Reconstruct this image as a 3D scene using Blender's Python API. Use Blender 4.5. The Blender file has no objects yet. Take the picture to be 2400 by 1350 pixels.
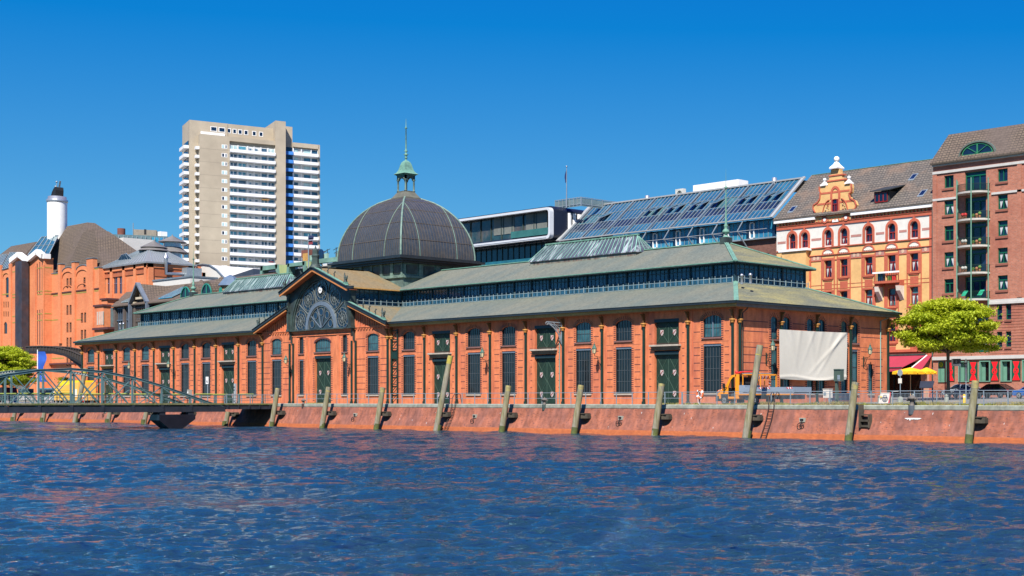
import bpy, bmesh, math, random
import numpy as np
from mathutils import Vector, Matrix
random.seed(7)
R = math.radians
S = bpy.context.scene
COL = S.collection
# ------------------------------------------------------------------ camera
# World axes follow the market hall: +x runs along its river front towards its right-hand corner (the origin),
# +y runs inland, z = 0 is the quay surface.  Metres.
F, CX, HY = 3327.0, 2029.5, 939.0            # focal length and principal point of the photograph (2400 px wide)
TH = R(50.592); EYE = .33
SN, CS = math.sin(TH), math.cos(TH)
CAMX, CAMY = 88.192, -89.320
cam = bpy.data.objects.new('Camera', bpy.data.cameras.new('Camera')); COL.objects.link(cam)
cam.location = (CAMX, CAMY, EYE)
cam.rotation_euler = (R(90), 0, R(90) - TH)
cam.data.sensor_width = 36; cam.data.lens = 36 * F / 2400
cam.data.shift_x = (1200 - CX) / 2400; cam.data.shift_y = (HY - 675) / 2400
cam.data.clip_start = .5; cam.data.clip_end = 6000
S.camera = cam
# ------------------------------------------------------------------ light
W = bpy.data.worlds.new('World'); S.world = W; W.use_nodes = True
nt = W.node_tree; bg = nt.nodes['Background']
sky = nt.nodes.new('ShaderNodeTexSky'); sky.sky_type = 'NISHITA'; sky.sun_disc = False
SUN = Vector((.54, -.75, 1.12)).normalized()
sky.sun_elevation = math.asin(SUN.z); sky.sun_rotation = math.atan2(SUN.x, SUN.y)
sky.altitude = 3000; sky.air_density = 1.0; sky.dust_density = .0; sky.ozone_density = 3.0
# colour grade of the Nishita sky (deep polarised blue): scale -> gamma -> per-channel gain and offset
def vm(op, a, b=None, c=None):
    n = nt.nodes.new('ShaderNodeVectorMath'); n.operation = op; nt.links.new(a, n.inputs[0])
    if b is not None: n.inputs[1].default_value = b
    if c is not None: n.inputs[2].default_value = c
    return n.outputs[0]
gm = nt.nodes.new('ShaderNodeGamma'); gm.inputs[1].default_value = .6
nt.links.new(vm('MULTIPLY', sky.outputs[0], (.1, .1, .1)), gm.inputs[0])
q_ = vm('MULTIPLY_ADD', gm.outputs[0], (3.05, 4.5, 2.4), (-.95, -.91, 1.70))
nt.links.new(vm('MAXIMUM', q_, (.02, .02, .02)), bg.inputs[0])
bg.inputs[1].default_value = .12
sun = bpy.data.objects.new('Sun', bpy.data.lights.new('Sun', 'SUN')); COL.objects.link(sun)
sun.data.energy = 5.0; sun.data.angle = R(.53); sun.data.color = (1.0, .95, .88)
sun.rotation_euler = SUN.to_track_quat('Z', 'Y').to_euler(); sun.location = (60, -80, 100)
S.view_settings.view_transform = 'Standard'; S.view_settings.look = 'None'
S.view_settings.exposure = .76; S.view_settings.gamma = 1.0
S.render.engine = 'CYCLES'; S.cycles.max_bounces = 6; S.cycles.transparent_max_bounces = 12
S.cycles.caustics_reflective = False; S.cycles.caustics_refractive = False
# ------------------------------------------------------------------ photo -> place (points on true planes of the site)
def ray(px):
    k = (px - CX) / F
    return -CS + k * SN, SN + k * CS
def onY(px, y, py=900):
    d = ray(px); Y = (y - CAMY) / d[1]; return CAMX + d[0] * Y, EYE + (HY - py) * Y / F
def onX(px, x, py=900):
    d = ray(px); Y = (x - CAMX) / d[0]; return CAMY + d[1] * Y, EYE + (HY - py) * Y / F
def atD(px, py, Y):
    d = ray(px); return Vector((CAMX + d[0] * Y, CAMY + d[1] * Y, EYE + (HY - py) * Y / F))
def xY(px, y): return onY(px, y)[0]
def zY(px, py, y): return onY(px, y, py)[1]
# ------------------------------------------------------------------ objects
def empty(name, label, cat, loc=(0, 0, 0), rz=0, group=None):
    o = bpy.data.objects.new(name, None); COL.objects.link(o)
    o.location = loc; o.rotation_euler = (0, 0, rz); o.empty_display_size = .5
    return tag(o, label, cat, group)
def tag(o, label=None, cat=None, group=None, kind=None):
    if label: o['label'] = label
    if cat: o['category'] = cat
    if group: o['group'] = group
    if kind: o['kind'] = kind
    return o
def kids(o, _c={}):
    return [c for c in bpy.data.objects if c.parent == o]
def dup(root, loc, rz=0, label=None, scale=None):
    def rec(o, par):
        c = o.copy(); COL.objects.link(c)
        if par: c.parent = par
        for k in kids(o):
            if k != c: rec(k, c)
        return c
    r = rec(root, None); r.location = loc; r.rotation_euler = (root.rotation_euler.x, root.rotation_euler.y, rz)
    if label: r['label'] = label
    if scale: r.scale = scale
    return r
def inst(name, mesh, parent, loc=(0, 0, 0), rz=0):
    o = bpy.data.objects.new(name, mesh); COL.objects.link(o); o.parent = parent
    o.location = loc; o.rotation_euler = (0, 0, rz); return o
class G:
    """collects shapes and links them as ONE mesh"""
    def __init__(s): s.v = []; s.f = []; s.m = []; s.s = []; s.cut = []
    def add(s, vs, fs, m=0, sm=False):
        n = len(s.v); s.cut.append((n, len(s.f))); s.v += [tuple(p) for p in vs]
        for f in fs: s.f.append(tuple(i + n for i in f)); s.m.append(m); s.s.append(sm)
        return s
    def box(s, x0, x1, y0, y1, z0, z1, m=0):
        v = [(x0,y0,z0),(x1,y0,z0),(x1,y1,z0),(x0,y1,z0),(x0,y0,z1),(x1,y0,z1),(x1,y1,z1),(x0,y1,z1)]
        return s.add(v, [(0,3,2,1),(4,5,6,7),(0,1,5,4),(1,2,6,5),(2,3,7,6),(3,0,4,7)], m)
    def wbox(s, P, u0, u1, d0, d1, z0, z1, m=0):       # box in a wall's own (along, depth, up) frame
        v = [P(u, d, z) for z in (z0, z1) for (u, d) in ((u0,d0),(u1,d0),(u1,d1),(u0,d1))]
        return s.add(v, [(0,3,2,1),(4,5,6,7),(0,1,5,4),(1,2,6,5),(2,3,7,6),(3,0,4,7)], m)
    def wpoly(s, P, pts, d0, d1, m=0):                 # polygon (along, up) pushed from depth d0 to d1
        n = len(pts)
        v = [P(u, d0, z) for u, z in pts] + [P(u, d1, z) for u, z in pts]
        return s.add(v, [tuple(range(n)), tuple(range(2*n-1, n-1, -1))] + [(i, (i+1) % n, n+(i+1) % n, n+i) for i in range(n)], m)
    def prism(s, pts, ax, a, b, m=0):
        f = {'x': lambda p, q, c: (c, p, q), 'y': lambda p, q, c: (p, c, q), 'z': lambda p, q, c: (p, q, c)}[ax]
        n = len(pts); v = [f(p, q, a) for p, q in pts] + [f(p, q, b) for p, q in pts]
        return s.add(v, [tuple(range(n)), tuple(range(2*n-1, n-1, -1))] + [(i, (i+1) % n, n+(i+1) % n, n+i) for i in range(n)], m)
    def bar(s, p, q, w, h=None, m=0):
        p = Vector(p); q = Vector(q); h = h or w; t = (q - p).normalized()
        a = t.cross(Vector((0, 0, 1)))
        a = Vector((1, 0, 0)) if a.length < 1e-4 else a.normalized()
        b = a.cross(t).normalized(); a = a * w / 2; b = b * h / 2
        v = [o + i * a + j * b for o in (p, q) for i, j in ((-1,-1),(1,-1),(1,1),(-1,1))]
        return s.add(v, [(0,3,2,1),(4,5,6,7),(0,1,5,4),(1,2,6,5),(2,3,7,6),(3,0,4,7)], m)
    def tube(s, pts, r, n=8, m=0, cap=True, sm=True):
        pts = [Vector(p) for p in pts]; k = len(pts); rs = r if isinstance(r, (list, tuple)) else [r] * k
        vs = []; t0 = None
        for i, p in enumerate(pts):
            t = (pts[min(i+1, k-1)] - pts[max(i-1, 0)]).normalized()
            a = t.orthogonal().normalized() if t0 is None else (t0 - t * t0.dot(t)).normalized()
            t0 = a; b = t.cross(a)
            vs += [p + (a * math.cos(j*2*math.pi/n) + b * math.sin(j*2*math.pi/n)) * rs[i] for j in range(n)]
        fs = [(i*n+j, i*n+(j+1) % n, (i+1)*n+(j+1) % n, (i+1)*n+j) for i in range(k-1) for j in range(n)]
        s.add(vs, fs, m, sm)
        if cap: s.add(vs[:n], [tuple(range(n))[::-1]], m); s.add(vs[-n:], [tuple(range(n))], m)
        return s
    def lathe(s, prof, c, n=16, m=0, sx=1, sy=1, a0=0, sm=True):
        vs = [(c[0]+r*sx*math.cos(a0+j*2*math.pi/n), c[1]+r*sy*math.sin(a0+j*2*math.pi/n), c[2]+z) for r, z in prof for j in range(n)]
        k = len(prof)
        s.add(vs, [(i*n+j, i*n+(j+1) % n, (i+1)*n+(j+1) % n, (i+1)*n+j) for i in range(k-1) for j in range(n)], m, sm)
        if prof[-1][0] > .001: s.add(vs[-n:], [tuple(range(n))], m)
        if prof[0][0] > .001: s.add(vs[:n], [tuple(range(n))[::-1]], m)
        return s
    def slab(s, pts, t=.15, m=0, mb=None):             # 3-D polygon with its underside t below
        n = len(pts); v = [Vector(p) for p in pts]; lo = [p - Vector((0, 0, t)) for p in v]
        s.add(v, [tuple(range(n))], m); s.add(lo, [tuple(range(n))[::-1]], mb if mb is not None else m)
        s.add(v + lo, [(i, n+i, n+(i+1) % n, (i+1) % n) for i in range(n)], mb if mb is not None else m)
        return s
    def ball(s, c, r, m=0, n=10, sz=1):
        return s.lathe([(r*math.sin(math.pi*i/6)+1e-4, -r*sz*math.cos(math.pi*i/6)) for i in range(7)], c, n, m)
    def torus(s, c, Rr, r, ax='y', m=0, n=20, k=6, a0=0, a1=2*math.pi):
        pts = []
        for i in range(n+1):
            a = a0+(a1-a0)*i/n; p, q = Rr*math.cos(a), Rr*math.sin(a)
            pts.append({'y': (c[0]+p, c[1], c[2]+q), 'x': (c[0], c[1]+p, c[2]+q), 'z': (c[0]+p, c[1]+q, c[2])}[ax])
        return s.tube(pts, r, k, m, cap=False)
    def mesh(s, name, mats):
        me = bpy.data.meshes.new(name); me.from_pydata(s.v, [], s.f)
        for mt in (mats if isinstance(mats, (list, tuple)) else [mats]): me.materials.append(mt)
        me.polygons.foreach_set('material_index', s.m); me.polygons.foreach_set('use_smooth', s.s)
        me.update()
        bm = bmesh.new(); bm.from_mesh(me)
        if len(s.f) < 60000: bmesh.ops.recalc_face_normals(bm, faces=bm.faces)
        bm.to_mesh(me); bm.free(); return me
    def build(s, name, mats, parent=None, loc=(0, 0, 0), rz=0):
        o = bpy.data.objects.new(name, s.mesh(name, mats)); COL.objects.link(o)
        if parent: o.parent = parent
        o.location = loc; o.rotation_euler = (0, 0, rz); return o
def each(g, name, mats, parent, per=1):                # every `per` shapes of the collector become one object of their own
    c = g.cut[::per] + [(len(g.v), len(g.f))]
    for (v0, f0), (v1, f1) in zip(c, c[1:]):
        h = G(); h.v = g.v[v0:v1]; h.f = [tuple(i-v0 for i in f) for f in g.f[f0:f1]]; h.m = g.m[f0:f1]; h.s = g.s[f0:f1]; h.build(name, mats, parent)
def FY(y0): return lambda u, d, z: (u, y0 + d, z)       # wall facing -y
def FX(x0): return lambda u, d, z: (x0 - d, u, z)       # wall facing +x
def FA(o, ang):                                         # wall whose along-direction has angle ang (faces right of it)
    c, s_ = math.cos(ang), math.sin(ang)
    return lambda u, d, z: (o[0] + u*c - d*s_, o[1] + u*s_ + d*c, z)
def arc(a, b, z, rise, n=10):
    mid, h = (a+b)/2, (b-a)/2
    return [(mid - h*math.cos(math.pi*i/n), z + rise*math.sin(math.pi*i/n)) for i in range(n+1)]
def wall(g, P, u0, u1, z0, z1, ops=(), th=.45, m=0):    # ops: (ua, ub, za, zb, rise)
    cuts = sorted({u0, u1} | {o[0] for o in ops} | {o[1] for o in ops})
    for a, b in zip(cuts, cuts[1:]):
        if b - a < 1e-6: continue
        z = z0; c = (a+b)/2
        for o in sorted([o for o in ops if o[0] < c < o[1]], key=lambda o: o[2]):
            if o[2] > z: g.wbox(P, a, b, 0, th, z, o[2], m)
            z = o[3] + o[4]
        if z < z1: g.wbox(P, a, b, 0, th, z, z1, m)
    for a, b, za, zb, r in ops:
        if r > 0:
            pts = arc(a, b, zb, r, 12); t = zb + r
            g.wpoly(P, pts[:7] + [(a, t)], 0, th, m); g.wpoly(P, pts[6:] + [(b, t)], 0, th, m)
    return g
def ring(g, P, a, b, z, rise, w, d0, d1, m=0, n=12, leg=0):   # arch band round an opening
    o = arc(a-w, b+w, z, rise+w, n); i = arc(a, b, z, rise, n)
    for k in range(n):
        g.wpoly(P, [i[k], o[k], o[k+1], i[k+1]], d0, d1, m)
    if leg: g.wbox(P, a-w, a, d0, d1, z-leg, z, m); g.wbox(P, b, b+w, d0, d1, z-leg, z, m)
# ------------------------------------------------------------------ materials
MT = {}
def mat(name, col, rough=.75, var=.18, sc=1.5, sc2=.15, metal=0, spec=.4, bump=0, col2=None, f2=.5, stretch=(1,1,1), seed=0, alpha=1, emit=None, edge=.12):
    if name in MT: return MT[name]
    m = bpy.data.materials.new(name); m.use_nodes = True; n = m.node_tree.nodes; l = m.node_tree.links
    b = n['Principled BSDF']; MT[name] = m
    b.inputs['Roughness'].default_value = rough; b.inputs['Metallic'].default_value = metal
    b.inputs['Specular IOR Level'].default_value = spec; b.inputs['Alpha'].default_value = alpha
    tc = n.new('ShaderNodeTexCoord'); mp = n.new('ShaderNodeMapping'); l.new(tc.outputs['Object'], mp.inputs[0])
    mp.inputs['Scale'].default_value = stretch; mp.inputs['Location'].default_value = (seed*3.7, seed*1.3, seed*2.1)
    def noise(s_, det):
        t = n.new('ShaderNodeTexNoise'); t.inputs['Scale'].default_value = s_; t.inputs['Detail'].default_value = det
        t.inputs['Roughness'].default_value = .6; l.new(mp.outputs[0], t.inputs[0]); return t.outputs[0]
    a = noise(sc, 6); c = noise(sc2, 4)
    mr = n.new('ShaderNodeMapRange'); mr.inputs['From Min'].default_value = .25; mr.inputs['From Max'].default_value = .75
    mr.inputs['To Min'].default_value = 1-var; mr.inputs['To Max'].default_value = 1+var; l.new(a, mr.inputs[0])
    mx = n.new('ShaderNodeMix'); mx.data_type = 'RGBA'
    mr2 = n.new('ShaderNodeMapRange'); mr2.inputs['From Min'].default_value = f2-edge; mr2.inputs['From Max'].default_value = f2+edge; l.new(c, mr2.inputs[0])
    l.new(mr2.outputs[0], mx.inputs[0])
    mx.inputs[6].default_value = (*col, 1)
    c2 = col2 or tuple(x*(1-var*.8) for x in col); mx.inputs[7].default_value = (*c2, 1)
    mu = n.new('ShaderNodeVectorMath'); mu.operation = 'SCALE'; l.new(mx.outputs[2], mu.inputs[0]); l.new(mr.outputs[0], mu.inputs['Scale'])
    l.new(mu.outputs[0], b.inputs['Base Color'])
    if bump:
        bp = n.new('ShaderNodeBump'); bp.inputs['Strength'].default_value = 1; bp.inputs['Distance'].default_value = bump
        l.new(a, bp.inputs['Height']); l.new(bp.outputs[0], b.inputs['Normal'])
    if emit: b.inputs['Emission Color'].default_value = (*col, 1); b.inputs['Emission Strength'].default_value = emit
    m['mul'] = 1; m.node_tree.nodes.active = mu
    return m
def brick(name, c1, c2, mortar, bw=.25, bh=.083, rough=.85, stain=None, vst=(1,1,1), sc2=.12, mort=.012, f2=.55, var=.12, dark=None):
    """coursed brick; the joints run on x+y and z so walls along either axis share it"""
    if name in MT: return MT[name]
    m = bpy.data.materials.new(name); m.use_nodes = True; n = m.node_tree.nodes; l = m.node_tree.links
    b = n['Principled BSDF']; b.inputs['Roughness'].default_value = rough; b.inputs['Specular IOR Level'].default_value = .25; MT[name] = m
    tc = n.new('ShaderNodeTexCoord'); sx = n.new('ShaderNodeSeparateXYZ'); l.new(tc.outputs['Object'], sx.inputs[0])
    ad = n.new('ShaderNodeMath'); l.new(sx.outputs[0], ad.inputs[0]); l.new(sx.outputs[1], ad.inputs[1])
    cb = n.new('ShaderNodeCombineXYZ'); l.new(ad.outputs[0], cb.inputs[0]); l.new(sx.outputs[2], cb.inputs[1])
    bt = n.new('ShaderNodeTexBrick'); l.new(cb.outputs[0], bt.inputs[0]); bt.inputs['Scale'].default_value = 1
    bt.inputs['Brick Width'].default_value = bw; bt.inputs['Row Height'].default_value = bh; bt.inputs['Mortar Size'].default_value = mort
    bt.inputs['Color1'].default_value = (*c1, 1); bt.inputs['Color2'].default_value = (*c2, 1); bt.inputs['Mortar'].default_value = (*mortar, 1)
    def noise(s_, d=6):
        t = n.new('ShaderNodeTexNoise'); t.inputs['Scale'].default_value = s_; t.inputs['Detail'].default_value = d; mq = n.new('ShaderNodeMapping'); mq.inputs['Scale'].default_value = vst; l.new(tc.outputs['Object'], mq.inputs[0]); l.new(mq.outputs[0], t.inputs[0]); return t.outputs[0]
    cur = bt.outputs[0]
    if dark:        # scattered dark-burnt bricks
        wn = n.new('ShaderNodeTexNoise'); wn.inputs['Scale'].default_value = 3.4; wn.inputs['Detail'].default_value = 3
        mp = n.new('ShaderNodeMapping'); mp.inputs['Scale'].default_value = (1, 3, 1); l.new(cb.outputs[0], mp.inputs[0]); l.new(mp.outputs[0], wn.inputs[0])
        r_ = n.new('ShaderNodeMapRange'); r_.inputs['From Min'].default_value = .6; r_.inputs['From Max'].default_value = .66; l.new(wn.outputs[0], r_.inputs[0])
        mx = n.new('ShaderNodeMix'); mx.data_type = 'RGBA'; l.new(r_.outputs[0], mx.inputs[0]); l.new(cur, mx.inputs[6]); mx.inputs[7].default_value = (*dark, 1); cur = mx.outputs[2]
    if stain:
        r_ = n.new('ShaderNodeMapRange'); r_.inputs['From Min'].default_value = f2-.1; r_.inputs['From Max'].default_value = f2+.12; r_.inputs['To Max'].default_value = .8; l.new(noise(sc2), r_.inputs[0])
        mx = n.new('ShaderNodeMix'); mx.data_type = 'RGBA'; l.new(r_.outputs[0], mx.inputs[0]); l.new(cur, mx.inputs[6]); mx.inputs[7].default_value = (*stain, 1); cur = mx.outputs[2]
    mr = n.new('ShaderNodeMapRange'); mr.inputs['From Min'].default_value = .3; mr.inputs['From Max'].default_value = .7
    mr.inputs['To Min'].default_value = 1-var; mr.inputs['To Max'].default_value = 1+var; l.new(noise(2.2), mr.inputs[0])
    mu = n.new('ShaderNodeVectorMath'); mu.operation = 'SCALE'; l.new(cur, mu.inputs[0]); l.new(mr.outputs[0], mu.inputs['Scale'])
    l.new(mu.outputs[0], b.inputs['Base Color']); return m
def glass(name, col=(.015,.03,.045), rough=.07, var=.5, sc=.35, spec=.6, alpha=1, col2=None):
    return mat(name, col, rough, var, sc*3, sc, 0, spec, 0, col2, alpha=alpha)
BR = brick('hall_brick', (.62,.165,.060), (.68,.20,.078), (.50,.18,.095), stain=(.42,.12,.07), sc2=.5, f2=.58, vst=(1,1,.35), var=.2)
BRD = mat('dark_brick', (.10,.035,.035), .8)
QB = brick('quay_brick', (.31,.088,.045), (.39,.12,.062), (.25,.12,.085), .27, .09, stain=(.20,.085,.065), sc2=.8, f2=.5, vst=(1,1,.4), dark=(.10,.05,.05), mort=.014, var=.3)
CONC = mat('coping_stone', (.23,.235,.185), .9, .35, 2, .6, col2=(.30,.32,.26), bump=.02)
ROOF = mat('felt_roof', (.105,.125,.105), .9, .4, 7, .35, col2=(.14,.145,.11), f2=.5, stretch=(1,.28,1), bump=.02)
ROOFM = mat('mossy_roof', (.125,.13,.09), .95, .5, 9, .5, col2=(.22,.20,.09), f2=.5, stretch=(1.2,.45,1), bump=.03)
ROOFB = mat('brown_roof_felt', (.20,.14,.065), .9, .3, 5, .3, col2=(.15,.145,.10), f2=.52, stretch=(.3,1,1))
COPG = mat('verdigris_copper', (.13,.265,.20), .7, .3, 3, 1.0, col2=(.09,.18,.145), f2=.62)
COPL = mat('pale_verdigris', (.32,.52,.33), .7, .15, 3, .8, col2=(.45,.55,.22))
DGRN = mat('dark_green_iron', (.010,.034,.024), .5, .2)
SLATE = mat('slate_grey_iron', (.026,.034,.033), .55, .3, 2, .8, col2=(.05,.075,.065))
GUT = mat('black_gutter', (.02,.026,.03), .4, .3)
OCHRE = mat('ochre_wood', (.50,.27,.075), .7, .25, 3)
CAPM = mat('gilded_iron', (.50,.23,.05), .55, .4, 8); BRK = mat('shaded_bracket', (.17,.09,.03), .6, .4, 6)  # bracket colour darkened to carry the shadow under the eave
BLUEF = mat('pale_blue_window_metal', (.13,.17,.215), .5, .15)
DOORG = mat('green_door_boards', (.013,.036,.022), .6, .3, 2)
BATT = mat('door_batten', (.05,.09,.065), .6, .2)
WHITE = mat('white_paint', (.80,.79,.76), .7, .05, 1, .3)
CREAM = mat('cream_stone', (.68,.61,.52), .8, .12)
SILL = mat('stone_sill', (.42,.36,.29), .85, .2)
REDP = mat('red_paint', (.62,.03,.03), .5, .1)
GREYM = mat('galvanised_steel', (.27,.32,.35), .45, .2, 4, metal=.2)
BRIDGEC = mat('green_grey_bridge_paint', (.105,.185,.185), .5, .2, 2)
DSTEEL = mat('dark_steel', (.028,.034,.044), .45, .3, 2)
BLACK = mat('black_rubber', (.012,.012,.014), .7, .2)
CHROME = mat('polished_metal', (.42,.44,.47), .32, .15, metal=.6)
GL = glass('hall_glass', (.008,.012,.017), .09, .6)
GLT = glass('teal_glass', (.03,.10,.12), .1, .5, col2=(.05,.14,.15))
GLU = glass('clerestory_glass', (.02,.085,.15), .1, .35, .5, alpha=.82, col2=(.03,.12,.20))
GLB = glass('blue_glass', (.025,.15,.29), .08, .5, .25, col2=(.04,.26,.36))
GLN = glass('navy_glass', (.008,.022,.055), .08, .4, .25)
GLC = glass('teal_roof_glass', (.010,.07,.14), .1, .4, .3, col2=(.02,.11,.18))
# ================================================================== THE SETTING
def gz(y):                                   # the square climbs gently inland
    t = min(1, max(0, (y - 8) / 32)); return .7 * t * t * (3 - 2*t)
ASPH = mat('asphalt', (.17,.165,.155), .92, .25, 3, .2, col2=(.22,.21,.19), bump=.01)
PAVE = mat('quay_paving', (.30,.27,.22), .92, .25, 1.5, .3, col2=(.22,.20,.17))
g = G(); ys = [-3.0] + [0, 4, 8, 12, 16, 20, 24, 28, 32, 36, 40, 60, 120, 400, 2500]
xs = [-2500, -300, -136, 0, 60, 300, 1800]
g.add([(x, y, gz(y)) for y in ys for x in xs], [(j*len(xs)+i, j*len(xs)+i+1, (j+1)*len(xs)+i+1, (j+1)*len(xs)+i) for j in range(len(ys)-1) for i in range(len(xs)-1)])
tag(g.build('ground', ASPH), kind='structure')
tag(G().box(-700, 500, -7.2, -2.996, -1, .004).build('quay_pavement', PAVE), kind='structure')
# quay wall: battered brick face, stone coping
qw = empty('quay_wall', 'long battered red brick quay wall rising from the river', 'quay wall', (0, -7.86, 0))
g = G(); prof = [(-8.02+7.86, -.38), (-8.25+7.86, -1.2), (-8.75+7.86, -2.3), (-9.15+7.86, -3.2), (-9.2+7.86, -6), (.6, -6), (.6, -.38)]
g.prism(prof, 'x', -700, 500); g.build('brick_face', QB, qw)
g = G()
x = -330.0
while x < 200:
    w = random.uniform(1.9, 2.6); g.prism([(-.02, 0), (.62, 0), (.62, -.38), (-.06, -.38), (-.1, -.30), (-.1, -.05)], 'x', x, x+w-.015); x += w
g.build('coping', CONC, qw)
# tidal band of orange, algae-free brick along the foot: thin facing courses on the wall
g = G(); TB = brick('tidal_brick', (.36,.085,.026), (.44,.12,.036), (.28,.10,.045), .27, .09, stain=(.30,.085,.035), sc2=.5, f2=.58, mort=.014)
rw = random.Random(12); gw = G(); xw = -115.0
while xw < 64:                                # dark weed along the water line
    ww = rw.uniform(.15, .6); hw_ = rw.uniform(.02, .16)+.1*abs(math.sin(xw*.21)); gw.add([(xw, -1.08, -2.70), (xw+ww, -1.08, -2.70), (xw+ww, -1.045+.4545*hw_, -2.62+hw_), (xw, -1.045+.4545*hw_, -2.62+hw_*rw.uniform(.5, 1))], [(0,1,2,3)]); xw += ww
gw.build('weed_line', mat('dark_river_weed', (.045,.04,.018), .8, .4, 4), qw)
g.prism([(-8.70+7.86, -2.18), (-8.765+7.86, -2.30), (-9.165+7.86, -3.2), (-9.0+7.86, -3.2)], 'x', -700, 500); g.build('tidal_course', TB, qw)
g = G(); rnd = random.Random(3)
for _ in range(30):                          # lime runs and gull marks
    x = rnd.uniform(-64, 40); z = rnd.uniform(-1.9, -.5); w = rnd.uniform(.02, .09); h = rnd.uniform(.03, .16)
    y = -.16 - (abs(z)-.38)*.28 if z > -1.2 else -.39 - (abs(z)-1.2)*.4545
    g.add([(x, y-.02, z), (x+w, y-.02, z), (x+w*.7, y-.02-h*.36, z-h), (x+w*.2, y-.02-h*.36, z-h)], [(0,1,2,3)])
xs_ = xY(2140, -8.2); n = 26; up_ = []; lo_ = []
for k in range(n+1):
    x = xs_-.75+1.5*k/n; e = 1-abs(k/n*2-1)**3; z_ = -.93; dz = .03+e*(.05+.16*rnd.random()**3)
    y_ = -.18-(abs(z_)-.38)*.28; up_.append((x, y_, z_+.02*e)); lo_.append((x, y_-.02-dz*.3, z_-dz))
for k in range(n): g.add([up_[k], up_[k+1], lo_[k+1], lo_[k]], [(0,1,2,3)])
g.build('lime_stain', mat('lime_stain', (.62,.60,.56), .9, .2), qw)
# river
def water():
    N, M = 1050, 1000
    Y = 9 * (330/9) ** (np.arange(N)/(N-1)); k = np.linspace(-1.05, .55, M)
    YY, KK = np.meshgrid(Y, k, indexing='ij')
    X = CAMX + YY*(-CS + KK*SN); Yw = CAMY + YY*(SN + KK*CS)
    Yw = np.minimum(Yw, -8.4 + 0*Yw)
    Z = np.full_like(X, -2.62); DX = np.zeros_like(X); DY = np.zeros_like(X)
    rg = np.random.RandomState(5)
    cell = YY * .0026
    gust = .85 + .38*np.sin(X*.06+1.3+.8*np.sin(Yw*.05))*np.cos(Yw*.09+.7*np.sin(X*.04)) + .25*np.sin(X*.17-Yw*.13+np.sin(Yw*.07))
    for i in range(140):
        lam = .26 * (4.5/.26) ** (rg.rand()**1.35); kk = 2*math.pi/lam
        th = rg.normal(R(128), .5); amp = .0084 * lam * (1 if lam < .7 else (.7/lam)**.95)
        ph = rg.rand()*6.28; a = kk*(X*math.cos(th)+Yw*math.sin(th)) + ph
        w = np.clip((lam/cell - 2.5)/3, 0, 1) * amp * (gust if lam < 4 else 1)
        Z += w*np.sin(a); DX -= .8*w*np.cos(a)*math.cos(th)*-1; DY -= .8*w*np.cos(a)*math.sin(th)*-1
    for i in range(9):                       # a few longer, lazy swells
        lam = rg.uniform(4, 11); kk = 2*math.pi/lam; th = rg.normal(R(118), .35); Z += .0045*lam*np.sin(kk*(X*math.cos(th)+Yw*math.sin(th)) + rg.rand()*6.28)
    X = X - 0*DX + DX*1.0; Yw = np.minimum(Yw + DY, -8.3)
    v = np.stack([X, Yw, Z], -1).reshape(-1, 3).astype(np.float32)
    idx = np.arange(N*M).reshape(N, M); f = np.stack([idx[:-1,:-1], idx[:-1,1:], idx[1:,1:], idx[1:,:-1]], -1).reshape(-1, 4)
    cy = v[f, 1].mean(1); f = f[cy < -8.301]
    me = bpy.data.meshes.new('water'); me.vertices.add(len(v)); me.vertices.foreach_set('co', v.ravel())
    me.loops.add(f.size); me.loops.foreach_set('vertex_index', f.ravel().astype(np.int32))
    me.polygons.add(len(f)); me.polygons.foreach_set('loop_start', np.arange(0, f.size, 4, dtype=np.int32))
    me.polygons.foreach_set('use_smooth', np.ones(len(f), bool)); me.update(calc_edges=True)
    m = bpy.data.materials.new('river_water'); m.use_nodes = True; n = m.node_tree.nodes; l = m.node_tree.links; b = n['Principled BSDF']
    b.inputs['Base Color'].default_value = (.011,.035,.050, 1); b.inputs['Roughness'].default_value = .045; b.inputs['IOR'].default_value = 1.5
    b.inputs['Specular IOR Level'].default_value = .85
    b.inputs['Specular Tint'].default_value = (.62, .93, 1, 1)
    tc = n.new('ShaderNodeTexCoord'); prev = None
    for sc, dist, st in ((1.7, .05, .3), (4.4, .024, -.35), (11, .009, .1)):
        mr = n.new('ShaderNodeMapping'); mr.inputs['Rotation'].default_value = (0, 0, -R(128)+st); l.new(tc.outputs['Object'], mr.inputs[0]); mp = n.new('ShaderNodeMapping'); mp.inputs['Scale'].default_value = (1, .42, 1); l.new(mr.outputs[0], mp.inputs[0])
        t = n.new('ShaderNodeTexNoise'); t.inputs['Scale'].default_value = sc; t.inputs['Detail'].default_value = 3; t.inputs['Distortion'].default_value = .6; l.new(mp.outputs[0], t.inputs[0])
        bp = n.new('ShaderNodeBump'); bp.inputs['Distance'].default_value = dist*6.5; l.new(t.outputs[0], bp.inputs['Height'])
        if prev: l.new(prev.outputs[0], bp.inputs['Normal'])
        prev = bp
    l.new(prev.outputs[0], b.inputs['Normal'])
    me.materials.append(m); o = bpy.data.objects.new('water', me); COL.objects.link(o); tag(o, kind='structure')
    g = G(); g.box(-1500, 900, -1500, -8.3, -9, -3.2); r = g.build('river_bed', m); tag(r, kind='structure')
water()
# ================================================================== MARKET HALL
L, WD, CXH = 136.4, 21.7, -68.2
DC = 5.95                                     # clerestory setback
ZG, ZCB, ZUE, ZR = 9.05, 11.50, 13.38, 16.05
hall = empty('market_hall', 'long low red brick fish market hall with copper green roofs and a ribbed dome', 'market hall')
def H(g, name, mats, loc=(0,0,0), rz=0): return g.build(name, mats, hall, loc, rz)
MX = lambda x: 2*CXH - x
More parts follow.
